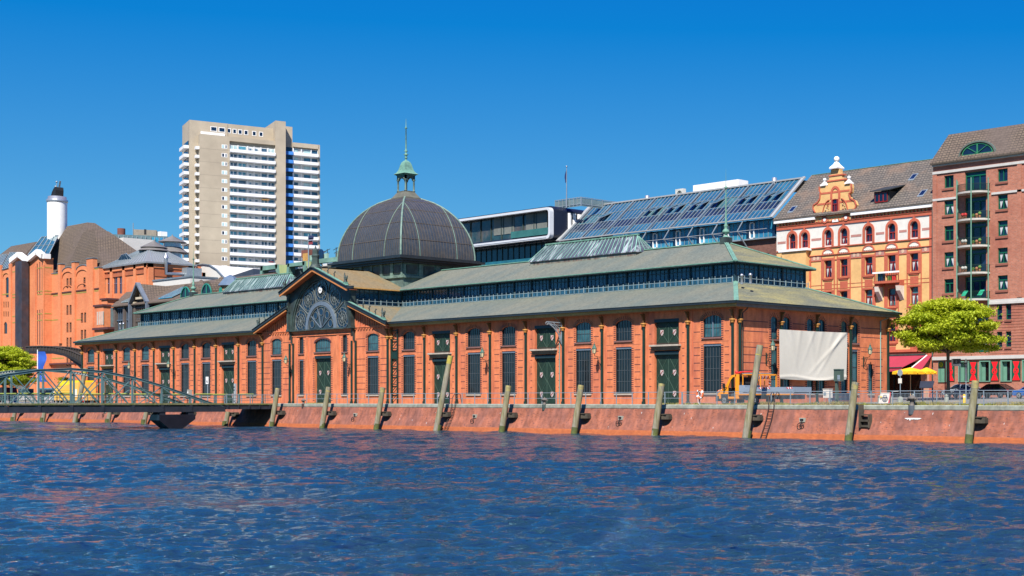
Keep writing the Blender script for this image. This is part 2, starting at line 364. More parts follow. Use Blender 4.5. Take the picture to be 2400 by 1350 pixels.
# --- proto openings (origin bottom centre, outward = -y)
WFR = mat('window_iron', (.018,.024,.028), .55, .2); WBAR = mat('glazing_iron', (.085,.10,.11), .55, .2)
def win_meshes(key, w, h, nx, rows, glassm, framem=WFR, head=0, rise=0, mull=None):
    g = G(); g.box(-w/2-.04, w/2+.04, .17, .21, -.03, h+rise+.04)
    gm = g.mesh(key+'_glass', glassm); g = G()
    g.box(-w/2, -w/2+.07, .07, .17, 0, h+rise); g.box(w/2-.07, w/2, .07, .17, 0, h+rise); g.box(-w/2, w/2, .07, .17, 0, .07)
    for i in range(1, nx): x = -w/2 + w*i/nx; g.box(x-.012, x+.012, .13, .17, .07, h+rise, 2)
    for z in rows: g.box(-w/2+.07, w/2-.07, .125, .168, z-.014, z+.014, 2)
    if mull: g.box(-.05, .05, .06, .17, 0, h+rise, 1)
    if head: g.box(-w/2, w/2, .06, .27, h-head, h, 1)
    return gm, g.mesh(key+'_frame', [framem, BLUEF, WBAR])
def sill_mesh(key, w, m, h=.14, out=.12):
    return G().box(-w/2-.12, w/2+.12, -out, .25, -h, .0).mesh(key, m)
SI = {}
def put_window(key, pms, u, z, wallax, pos, parent, sill=None, label=None):
    gm, fm = pms
    loc = (u, pos, z) if wallax == 'y' else (pos, u, z); rz = 0 if wallax == 'y' else R(90)
    o = inst('window', gm, parent, loc, rz)
    inst('window_frame', fm, o)
    if sill: inst('window_sill', sill, o)
    if label: o['label'] = label
    return o
WUP = win_meshes('hall_upper', 2.3, 1.55, 6, (.85,), GLT, rise=.42)
WUPD = win_meshes('hall_upper_dark', 2.3, 1.55, 6, (.85,), GL, rise=.42)
WUPM = win_meshes('hall_upper_mull', 2.3, 1.55, 6, (.85,), GLT, rise=.42, mull=1)
WLO = win_meshes('hall_lower', 2.3, 4.42, 6, (1.15, 2.2, 3.25), GL, head=.2)
SUP = sill_mesh('upper_sill', 2.3, mat('sill_brick', (.20,.10,.085), .8)); SLO = sill_mesh('stone_window_sill', 2.3, SILL)
def shield(g, x, z, m=0, s=1.0):
    w = .2*s
    g.prism([(x-w, z+w*1.2), (x+w, z+w*1.2), (x+w, z-w*.4), (x, z-w*1.4), (x-w, z-w*.4)], 'y', .17, .215, m)
def door_mesh(key, w, h, shelves, top=0, zoff=0):
    g = G(); g.box(-w/2-.02, w/2+.02, .27, .34, 0, h)
    for i in range(int(w/.16)): g.box(-w/2+i*.16+.005, -w/2+i*.16+.15, .255, .271, 0.02, h-.3)
    base = g.mesh(key, DOORG); g = G()
    g.box(-.03, .03, .235, .256, 0, h-.35)                     # meeting stile
    n = max(1, round((h-.5)/1.9)); hh = (h-.55)/n
    for s_ in (-1, 1):
        cx = s_*w/4; a = w/4-.06
        for i in range(n):
            z0 = .12 + i*hh; zc = z0+hh/2
            for p, q in (((cx-a, z0), (cx+a, z0+hh)), ((cx+a, z0), (cx-a, z0+hh))):
                g.bar((p[0], .24, p[1]), (q[0], .24, q[1]), .03, .04)
    bt = g.mesh(key+'_battens', BATT); g = G()
    g.box(-w/2, w/2, -.02, .26, h-.28, h)                      # steel head
    hd = g.mesh(key+'_head', mat('door_head_steel', (.012,.03,.035), .5)); sh = []
    return base, bt, hd
SHM = None
def shield_mesh():
    g = G(); w = .2
    g.prism([(-w, w*1.3), (w, w*1.3), (w, -w*.4), (0, -w*1.5), (-w, -w*.4)], 'y', .19, .232, 0)
    g.bar((-w*.9, .186, -.12), (w*.95, .186, .2), .1, .02, 1)
    g.prism([(-.05, 0), (.05, 0), (.05, .16), (-.05, .16)], 'y', .178, .19, 0)
    return g.mesh('crest_shield', [mat('crest_white', (.50,.40,.38), .6), mat('crest_red', (.60,.12,.09), .6)])
SHM = shield_mesh()
def put_door(key, ms, x, z, pos, shields, name='door'):
    o = inst(name, ms[0], hall, (x, pos, z)); inst('door_batten', ms[1], o); inst('door_head', ms[2], o)
    for sx_, sz in shields: inst('crest_shield', SHM, o, (sx_, 0, sz))
    return o
DLO = door_mesh('wing_door', 3.3, 4.85, 0); DUP = door_mesh('loading_door', 3.3, 2.3, 0); DCE = door_mesh('portal_door', 3.5, 5.6, 0)
CRNC = G().box(-1.95, 1.95, -.42, .27, 0, .16).mesh('door_ledge', SILL)
CRNB = G().prism([(-.36, .0), (.26, 0), (.26, -.36), (-.05, -.36)], 'x', -1.85, 1.85).mesh('door_ledge_bracket', SLATE)
colx = [0, -5.97, -11.93, -17.9, -23.75, -29.7, -35.7, -41.6, -47.55, -53.9]
kinds = 'WDWWDWWDW'
wings = []
for side in (0, 1):
    f = (lambda x: x) if side == 0 else MX
    ops = []
    for i, k in enumerate(kinds):
        c = f((colx[i]+colx[i+1])/2)
        if k == 'W':
            ops += [(c-1.15, c+1.15, 1.0, 5.42, 0), (c-1.15, c+1.15, 6.0, 7.55, .42)]
            teal_pane = (i in (0, 3)) or (side and i in (0, 3, 2))  # these upper windows get teal glass, the rest dark glass
            put_window('u', WUPM if (i == 0 and not side) else (WUP if teal_pane else WUPD), c, 6.0, 'y', 0, hall, SUP)
            put_window('l', WLO, c, 1.0, 'y', 0, hall, SLO)
        else:
            ops += [(c-1.65, c+1.65, .0, 4.95, 0), (c-1.65, c+1.65, 5.5, 7.85, 0)]
            put_door('lo', DLO, c, 0, 0, [(-.85, 2.9), (.85, 2.9), (-.85, .95), (.85, .95)])
            put_door('up', DUP, c, 5.55, 0, [(-.85, 1.05), (.85, 1.05)], 'loading_door')
            o = inst('door_ledge', CRNC, hall, (c, 0, 5.33)); inst('ledge_bracket', CRNB, o)
    a, b = sorted((f(0), f(-54.2)))
    g = G(); wall(g, FY(0), a, b, -.4, 8.6, ops)
    # dark courses, toothed quoins and arch heads (1 cm proud courses of the same wall)
    for i, k in enumerate(kinds):
        c = f((colx[i]+colx[i+1])/2); hw = 1.15 if k == 'W' else 1.65
        x0, x1 = sorted((f(colx[i]), f(colx[i+1])))
        for s_, xe in ((-1, x0+.62), (1, x1-.62)):
            e = c + s_*(hw+.42); lo, hi = sorted((e, xe))
            for z in [1.65+.69*j for j in range(6)] + [6.52, 7.42]:
                if hi-lo > .1: g.box(lo, hi, -.006, .02, z-.035, z+.035, 1)
        if k == 'W':
            for z0, z1 in ((1.0, 5.4), (5.7, 7.6)):
                z = z0
                while z < z1:
                    for s_ in (-1, 1):
                        lo, hi = sorted((c+s_*hw, c+s_*(hw+.27))); g.box(lo+.001, hi-.001, -.008, .02, z, z+.085, 1)
                    z += .2
            A = arc(c-1.15, c+1.15, 7.55, .42, 16); B_ = arc(c-1.52, c+1.52, 7.6, .72, 16)
            for j in range(0, 16):
                p, q = Vector((A[j][0], 0, A[j][1])), Vector((B_[j][0], 0, B_[j][1])); g.bar((p.x, -.002, p.z+.03), (q.x, -.002, q.z), .07, .02, 1)
        g.box(x0+.5, x1-.5, -.004, .01, 5.60, 5.625, 1)
    # pilaster strips either side of each iron column
    for i in range(10):
        c = f(colx[i]); 
        if i == 0: c = c - .35 if not side else c + .35
        if i == 9: continue
        for s_ in (-1, 1):
            lo, hi = sorted((c+s_*.16, c+s_*.46)); 
            g.box(lo, hi, -.05, 0.001, -.4, 8.55, 0)
    H(g, 'brick_wall', [BR, BRD])
# end wall (right) and plain left end / back walls
EY = [5.75, 10.65, 15.55]; ops = []
WEU = win_meshes('end_upper', .86, 1.75, 2, (.9,), GLT, rise=.35); WEL = win_meshes('end_lower', .86, 4.3, 2, (1.3, 2.6), GLT, head=.2)
SEU = sill_mesh('end_sill_up', .86, MT['sill_brick']); SEL = sill_mesh('end_sill_stone', .86, SILL)
for c in EY:
    for s_ in (-.82, .82):
        u = c+s_; ops += [(u-.43, u+.43, 1.0, 5.3, 0), (u-.43, u+.43, 5.9, 7.65, .35)]
        put_window('eu', WEU, u, 5.9, 'x', 0, hall, SEU); put_window('el', WEL, u, 1.0, 'x', 0, hall, SEL)
ops.append((18.4, 19.1, 1.0, 3.9, 0)); put_window('en', win_meshes('end_narrow', .7, 2.9, 2, (1.4,), GLT), 18.75, 1.0, 'x', 0, hall, sill_mesh('narrow_sill', .7, SILL))
g = G(); wall(g, FX(0), .451, WD-.451, -.4, 8.6, ops)
PX = FX(0)
for (lo, hi) in ((.9, 4.1), (7.4, 9.0), (12.3, 13.9), (17.3, 20.6)):
    for z in [1.65+.69*j for j in range(6)] + [6.52, 7.42]:
        if lo == 17.3 and z < 3.9: g.wbox(PX, lo, 18.0, -.006, .02, z-.035, z+.035, 1); g.wbox(PX, 19.5, hi, -.006, .02, z-.035, z+.035, 1)
        else: g.wbox(PX, lo, hi, -.006, .02, z-.035, z+.035, 1)
for c in EY:
    for s_ in (-.82, .82):
        u = c+s_
        for z0, z1 in ((1.0, 5.3), (5.7, 7.6)):
            z = z0
            while z < z1:
                for s2 in (-1, 1):
                    lo, hi = sorted((u+s2*.43, u+s2*(.43+(.26 if s2*s_ > 0 else .16)))); g.wbox(PX, lo+.001, hi-.001, -.008, .02, z, z+.085, 1)
                z += .2
        A = arc(u-.43, u+.43, 7.65, .35, 8); B_ = arc(u-.62, u+.62, 7.7, .62, 8)
        for j in range(9): g.bar(PX(A[j][0], -.002, A[j][1]+.03), PX(B_[j][0], -.002, B_[j][1]), .07, .02, 1)
for z in [1.0+.2*j for j in range(15)]:
    for s2 in (-1, 1):
        lo, hi = sorted((18.75+s2*.35, 18.75+s2*.6)); g.wbox(PX, lo, hi, -.008, .02, z, z+.085, 1)
g.wbox(PX, .5, WD-.5, -.004, .01, 5.50, 5.525, 1)
H(g, 'brick_wall', [BR, BRD])
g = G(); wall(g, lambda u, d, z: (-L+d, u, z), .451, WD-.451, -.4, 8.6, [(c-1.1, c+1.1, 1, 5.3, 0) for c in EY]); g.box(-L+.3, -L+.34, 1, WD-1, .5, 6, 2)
g.box(-L, 0, WD-.45, WD, -.4, 8.6)
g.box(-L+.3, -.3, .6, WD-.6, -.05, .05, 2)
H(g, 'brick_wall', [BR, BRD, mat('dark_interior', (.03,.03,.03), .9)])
# --- iron columns with gilded heads and eave brackets
g = G(); g.box(-.11, .11, -.2, -.05, 0, 7.25); g.box(-.17, .17, -.24, -.05, 0, .25); colm = g.mesh('iron_column', DGRN)
g = G(); g.lathe([(.12, 0), (.2, .05), (.16, .1), (.27, .22), (.3, .26), (.3, .34), (.22, .36)], (0, -.14, 7.2), 8); 
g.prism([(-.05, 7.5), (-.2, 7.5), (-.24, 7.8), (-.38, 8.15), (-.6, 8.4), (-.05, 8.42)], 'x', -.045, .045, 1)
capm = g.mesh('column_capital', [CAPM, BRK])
for side in (0, 1):
    for i, x in enumerate(colx):
        xx = x if side == 0 else MX(x)
        if i == 0: xx += -.3 if not side else .3
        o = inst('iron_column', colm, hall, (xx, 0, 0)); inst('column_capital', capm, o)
for u in EY + [.35, WD-.35]:
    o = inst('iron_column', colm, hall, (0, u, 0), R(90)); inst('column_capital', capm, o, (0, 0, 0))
# --- roofs
OV = .75
def roofs():
    EX = CXH+14.82                              # transept eave line, right
    XC = CXH+6.8
    for side in (0, 1):
        f = (lambda x: x) if side == 0 else MX
        V = lambda *ps: [Vector((f(p[0]), p[1], p[2])) for p in ps]
        g = G()
        g.slab(V((OV, -OV, ZG), (-DC, DC, ZCB), (XC, DC, ZCB), (EX, -OV, ZG)), .16, 0, 1)
        g.slab(V((OV, WD+OV, ZG), (-DC, WD-DC, ZCB), (XC, WD-DC, ZCB), (EX, WD+OV, ZG)), .16, 0, 1)
        H(g, 'lower_roof', [ROOF, SLATE])
        g = G(); g.slab(V((OV, -OV, ZG), (OV, WD+OV, ZG), (-DC, WD-DC, ZCB), (-DC, DC, ZCB)), .16, 0, 1); H(g, 'lower_end_roof', [ROOFM, SLATE])
        g = G(); g.slab(V((EX, -1.15, ZG), (EX, -OV, ZG), (XC, DC, ZCB), (XC, -1.15, ZCB)), .16, 0, 1); H(g, 'transept_lower_roof', [ROOFB, SLATE]); g = G()
        g.slab(V((EX, WD+1.15, ZG), (EX, WD+OV, ZG), (XC, WD-DC, ZCB), (XC, WD+1.15, ZCB)), .16, 0, 1); H(g, 'transept_lower_roof', [ROOFB, SLATE])
        o = .77; E2 = -DC+o
        XU = CXH+6.8+o
        g = G(); rx = -12.12
        g.slab(V((E2, DC-o, ZUE), (rx, WD/2, ZR), (CXH, WD/2, ZR), (XU, DC-o, ZUE)), .14, 0, 1)
        g.slab(V((E2, WD-DC+o, ZUE), (rx, WD/2, ZR), (CXH, WD/2, ZR), (XU, WD-DC+o, ZUE)), .14, 0, 1)
        H(g, 'upper_roof', [ROOF, SLATE])
        g = G(); g.slab(V((E2, DC-o, ZUE), (E2, WD-DC+o, ZUE), (rx, WD/2, ZR)), .14, 0, 1); H(g, 'upper_end_roof', [ROOFM, SLATE])
        g = G(); g.slab(V((XU, -1.6, ZUE), (XU, DC-o, ZUE), (CXH, WD/2, ZR), (CXH, -1.6, ZR)), .14, 0, 1)
        g.slab(V((XU, WD+1.6, ZUE), (XU, WD-DC+o, ZUE), (CXH, WD/2, ZR), (CXH, WD+1.6, ZR)), .14, 0, 1); H(g, 'transept_upper_roof', [ROOFB, OCHRE])
        # ridge and hip cappings
        g = G()
        P = lambda *p: (f(p[0]), p[1], p[2])
        for p, q, w in (((OV+.02, -OV, ZG+.03), (-DC, DC, ZCB+.03), .42), ((OV+.02, WD+OV, ZG+.03), (-DC, WD-DC, ZCB+.03), .34), ((E2, DC-o, ZUE+.02), (rx, WD/2, ZR+.05), .42), ((E2, WD-DC+o, ZUE+.02), (rx, WD/2, ZR+.05), .34), ((rx, WD/2, ZR+.06), (-60.5, WD/2, ZR+.06), .34)):
            g.bar(P(*p), P(*q), w, .07); g.bar(P(*p), P(*q), w*.3, .16)
        g.bar(P(CXH+.0, -1.6, ZR+.05), P(CXH, 5, ZR+.05), .3, .09)
        H(g, 'ridge_capping', COPG)
        g = G(); g.bar(P(E2, DC-o-.02, ZUE+.0), P(XU, DC-o-.02, ZUE), .05, .09); g.bar(P(E2+.02, DC-o, ZUE), P(E2+.02, WD-DC+o, ZUE), .05, .09)
        H(g, 'copper_eave_edge', COPG)
        # gutters and ochre fascia
        g = G()
        for (p, q) in (((OV+.12, -OV-.1), (EX+.0, -OV-.1)), ((OV+.12, -OV-.1), (OV+.12, WD+OV+.1)), ((OV+.12, WD+OV+.1), (EX, WD+OV+.1))):
            g.bar(P(*p, ZG-.07), P(*q, ZG-.07), .22, .2); g.bar(P(*p, ZG+.035), P(*q, ZG+.035), .28, .04)
        H(g, 'gutter', GUT)
        g = G()
        g.bar(P(OV-.02, -OV+.03, ZG-.30), P(EX, -OV+.03, ZG-.30), .07, .30); 
        H(g, 'fascia_board', OCHRE)
        g = G(); g.bar(P(OV-.03, -OV+.07, ZG-.30), P(OV-.03, WD+OV, ZG-.30), .07, .30); H(g, 'fascia_board', mat('grey_wood', (.20,.15,.12), .8, .3, 3))
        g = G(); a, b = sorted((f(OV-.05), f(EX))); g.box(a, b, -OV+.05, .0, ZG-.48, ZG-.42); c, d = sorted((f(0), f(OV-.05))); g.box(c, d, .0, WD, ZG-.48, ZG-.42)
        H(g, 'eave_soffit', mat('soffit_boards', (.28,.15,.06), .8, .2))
        # clerestory
        def band(P2, u0, u1, name='clerestory_window'):
            nn = max(1, round((u1-u0)/3)); st = (u1-u0)/nn
            g = G(); g.wbox(P2, u0, u1, .10, .13, ZCB-.1, ZUE+.15)
            o_ = H(g, name, GLU); g = G()
            for i in range(nn+1):
                u = u0+st*i; g.wbox(P2, u-.08, u+.08, -.05, .16, ZCB-.2, ZUE+.1)
                if i < nn:
                    for j in range(1, 5): uu = u+st*j/5; g.wbox(P2, uu-.022, uu+.022, .05, .1, ZCB, ZUE)
            for z in (ZCB+.02, ZCB+.62, ZUE-.55, ZUE-.05): g.wbox(P2, u0, u1, .04, .098, z-.03, z+.03)
            g.wbox(P2, u0, u1, .0, .15, ZUE-.12, ZUE+.1)
            w_ = g.build('mullion_grid', mat('clerestory_iron', (.02,.05,.065), .5), o_)
            g = G()                                # pale snow railing along the foot
            for i in range(nn*4+1):
                u = u0+(u1-u0)*i/(nn*4); w2 = .05 if i % 4 == 0 else .022; g.wbox(P2, u-w2, u+w2, -.42, -.38, ZCB-.18, ZCB+(.62 if i % 4 else .52))
            g.wbox(P2, u0, u1, -.418, -.382, ZCB+.36, ZCB+.41); g.wbox(P2, u0, u1, -.42, -.38, ZCB-.1, ZCB-.05)
            g.build('roof_railing', mat('pale_iron', (.24,.32,.33), .5), o_)
        if side == 0: band(FY(DC), XC, -DC); band(FX(-DC), DC, WD-DC); band(FX(XC), -.1, DC)
        else: band(FY(DC), MX(-DC), MX(XC)); band(lambda u, d, z: (MX(XC)+d, u, z), -.1, DC); band(lambda u, d, z: (-L+DC+d, u, z), DC, WD-DC)
        g = G(); a, b = sorted((f(XC), f(-DC))); g.box(a, b, WD-DC-.13, WD-DC-.1, ZCB-.1, ZUE+.1); H(g, 'rear_clerestory', GLU)
roofs()
# ------------------------------------------------------------------ transept front
TY = -.3; TP = FY(TY)
g = G(); C = CXH
ops = [(C-1.85, C+1.85, 0, 5.65, 0), (C-1.75, C+1.75, 6.1, 7.15, .5)]
for s_ in (-1, 1):
    c = C+s_*4.85; ops += [(c-.5, c+.5, 1, 5.3, 0), (c-.5, c+.5, 6.0, 7.7, .3)]
wall(g, TP, C-6.9, C+6.9, -.4, 8.7, ops)
g.wbox(TP, C-6.9, C+6.9, -.10, -.001, 8.05, 8.2); g.wbox(TP, C-6.9, C+6.9, -.16, -.001, 8.45, 8.7)
for s_ in (-1, 1):
    for a, b in ((5.9, 6.7), (3.15, 3.7)):
        lo, hi = sorted((C+s_*a, C+s_*b)); g.wbox(TP, lo, hi, -.05, -.001, -.4, 8.05)
for s_ in (-1, 1):      # lower side gables
    c = C+s_*10.75; a, b = sorted((C+s_*6.9, C+s_*14.2))
    so = [(c-1.15, c+1.15, 1, 5.42, 0), (c-1.15, c+1.15, 6.0, 7.55, .42)]
    wall(g, TP, a, b, -.4, 8.55, so)
    A = (C+s_*6.9, 11.2); B_ = (C+s_*14.2, 8.95)
    g.wpoly(TP, sorted([(a, 8.55), (b, 8.55)]) + ([(B_[0], B_[1]), (A[0], A[1])] if s_ > 0 else [(A[0], A[1]), (B_[0], B_[1])]), 0, .45)
    for i in range(15):                      # vertical corbel ribs under the rake
        u = C+s_*(7.2+i*.48); top = 11.15-(u-C)*s_*0-(abs(u-C)-6.9)*.308
        if top > 9.25: g.wbox(TP, u-.09, u+.09, -.09, -.001, 8.85, top-.1)
    g.wbox(TP, a+.05, b-.05, -.13, -.001, 8.72, 8.85); g.wbox(TP, a+.05, b-.05, -.07, -.001, 8.6, 8.719)
    for i in range(12): u = a+.3+i*.6; g.wbox(TP, u-.1, u+.1, -.15, -.001, 8.5, 8.6)
    for z in [1.65+.69*j for j in range(6)] + [6.52, 7.42]:
        for lo, hi in ((a+.35, c-1.55), (c+1.55, b-.35)): g.wbox(TP, lo, hi, -.006, .02, z-.035, z+.035, 1)
    for z0, z1 in ((1.0, 5.4), (5.7, 7.6)):
        z = z0
        while z < z1:
            for s2 in (-1, 1):
                lo, hi = sorted((c+s2*1.15, c+s2*1.42)); g.wbox(TP, lo+.001, hi-.001, -.008, .02, z, z+.085, 1)
                lo, hi = sorted((C+s_*4.85+s2*.5, C+s_*4.85+s2*.75)); g.wbox(TP, lo+.001, hi-.001, -.008, .02, z, z+.085, 1)
            z += .2
    put_window('u', WUP, c, 6.0, 'y', TY, hall, SUP); put_window('l', WLO, c, 1.0, 'y', TY, hall, SLO)
    A = arc(c-1.15, c+1.15, 7.55, .42, 16); B2 = arc(c-1.52, c+1.52, 7.6, .72, 16)
    for j in range(16): g.bar((A[j][0], TY-.002, A[j][1]+.03), (B2[j][0], TY-.002, B2[j][1]), .07, .02, 1)
for z in [.3+.22*j for j in range(24)]:
    for s2 in (-1, 1): lo, hi = sorted((C+s2*1.85, C+s2*2.2)); g.wbox(TP, lo+.001, hi-.001, -.01, .02, z, z+.09, 1)
ring(g, TP, C-1.75, C+1.75, 7.15, .5, .2, -.02, .02, 1, 14)
g.box(C-14.2, C-13.75, TY+.451, .0, -.4, 8.9); g.box(C+13.75, C+14.2, TY+.451, .0, -.4, 8.9)
H(g, 'transept_wall', [BR, BRD])
WN = win_meshes('narrow_upper', 1.0, 1.7, 3, (.9,), GL, rise=.3); WNL = win_meshes('narrow_lower', 1.0, 4.3, 3, (1.1, 2.2, 3.2), GL, head=.18)
WC = win_meshes('portal_light', 3.5, 1.05, 9, (.5,), GLT, rise=.5)
for s_ in (-1, 1):
    put_window('n', WN, C+s_*4.85, 6.0, 'y', TY, hall, sill_mesh('n_up_sill', 1.0, MT['sill_brick'])); put_window('n', WNL, C+s_*4.85, 1.0, 'y', TY, hall, sill_mesh('n_lo_sill', 1.0, SILL))
put_window('c', WC, C, 6.1, 'y', TY, hall, sill_mesh('portal_sill', 3.5, MT['sill_brick']))
put_door('c', DCE, C, 0, TY, [(-.9, 3.6), (.9, 3.6), (-.9, 1.35), (.9, 1.35)], 'portal_door')
# great arched window
TA = TY-.42; TPA = FY(TA)
g = G()
pts = [(C-6.95, 8.72)] + [(C-6.36*math.cos(math.pi*i/28), 8.8+6.08*math.sin(math.pi*i/28)) for i in range(29)] + [(C+6.95, 8.72), (C+6.95, 13.15), (C, 15.8), (C-6.95, 13.15)]
g.wpoly(TPA, pts, .0, .45); H(g, 'gable_spandrel', SLATE)
g = G(); g.wpoly(TPA, [(C-6.2*math.cos(math.pi*i/28), 8.7+6.15*math.sin(math.pi*i/28)) for i in range(29)], .30, .34)
rose = H(g, 'rose_window', glass('gable_glass', (.035,.042,.04), .14, .6, .6, col2=(.02,.03,.045)))
g = G()
def disc(g, cx, cz, r, d0, d1, m, n=28, ri=0):
    if not ri: g.wpoly(TPA, [(cx+r*math.cos(2*math.pi*i/n), cz+r*math.sin(2*math.pi*i/n)) for i in range(n)], d0, d1, m)
    else:
        for i in range(n):
            a, b = 2*math.pi*i/n, 2*math.pi*(i+1)/n
            g.wpoly(TPA, [(cx+ri*math.cos(a), cz+ri*math.sin(a)), (cx+r*math.cos(a), cz+r*math.sin(a)), (cx+r*math.cos(b), cz+r*math.sin(b)), (cx+ri*math.cos(b), cz+ri*math.sin(b))], d0, d1, m)
def half(g, r0, r1, d0, d1, m, n=40):
    for i in range(n):
        a, b = math.pi*i/n, math.pi*(i+1)/n
        g.wpoly(TPA, [(C+r*math.cos(t), 8.8+r*math.sin(t)) for r, t in ((r0, a), (r1, a), (r1, b), (r0, b))], d0, d1, m)
half(g, 2.75, 3.2, .14, .30, 0); half(g, 2.6, 2.66, .2, .3, 1); half(g, 3.3, 3.36, .22, .3, 1); half(g, 5.72, 6.0, .1, .3, 2); half(g, 5.55, 5.6, .2, .3, 1)
for t in (33, 71, 109, 147):
    a = R(t); g.bar((C+3.2*math.cos(a), TA+.25, 8.8+3.2*math.sin(a)), (C+5.7*math.cos(a), TA+.25, 8.8+5.7*math.sin(a)), .07, .07, 1)
for t in (36, 72, 108, 144):
    a = R(t); g.bar((C+.15*math.cos(a), TA+.25, 8.85+.15*math.sin(a)), (C+2.7*math.cos(a), TA+.25, 8.8+2.7*math.sin(a)), .08, .07, 0)
g.wbox(TPA, C-6.9, C+6.9, -.04, .3, 8.68, 8.82, 2)
rose.scale = (1.065, 1, 1.02); rose.location = (C*(1-1.065), 0, 8.8*(1-1.02))
g.build('window_tracery', [BLUEF, mat('lead_grey', (.16,.18,.17), .6), SLATE], rose)
for t in (14, 52, 90, 128, 166):
    a = R(t); cx, cz = C+4.5*math.cos(a), 8.8+4.45*math.sin(a); g = G()
    disc(g, cx, cz, 1.22, .262, .285, 0, 28, .86); disc(g, cx, cz, 1.26, .22, .262, 1, 28, 1.22); disc(g, cx, cz, .86, .22, .26, 1, 28, .82); disc(g, cx, cz, .52, .22, .26, 1, 20, .48); disc(g, cx, cz, .18, .22, .26, 1, 10)
    for k in range(10):
        b = k*2*math.pi/10; g.bar((cx+.18*math.cos(b), TA+.24, cz+.18*math.sin(b)), (cx+1.22*math.cos(b), TA+.24, cz+1.22*math.sin(b)), .03, .03, 1)
    g.build('rosette', [GLN, MT['lead_grey']], rose)
for t in (17, 53, 90, 127, 163):
    a = R(t); cx, cz = C+2.0*math.cos(a), 8.85+1.95*math.sin(a); g = G()
    disc(g, cx, cz, .40, .25, .275, 0, 20); disc(g, cx, cz, .44, .22, .26, 1, 20, .40); g.build('small_roundel', [GLN, MT['lead_grey']], rose)
g = G(); cx, cz = C, 13.35
disc(g, cx, cz, .42, .12, .2, 0, 24); disc(g, cx, cz, .46, .1, .21, 1, 24, .42)
g.bar((cx-.24, TA+.10, cz-.02), (cx+.05, TA+.10, cz), .05, .02, 1); g.bar((cx, TA+.10, cz), (cx+.2, TA+.10, cz-.03), .05, .02, 1)
for k in range(12): b = k*math.pi/6; g.bar((cx+.34*math.cos(b), TA+.11, cz+.34*math.sin(b)), (cx+.39*math.cos(b), TA+.11, cz+.39*math.sin(b)), .025, .02, 1)
g.build('clock', [WHITE, mat('clock_black', (.02,.02,.02))], rose)
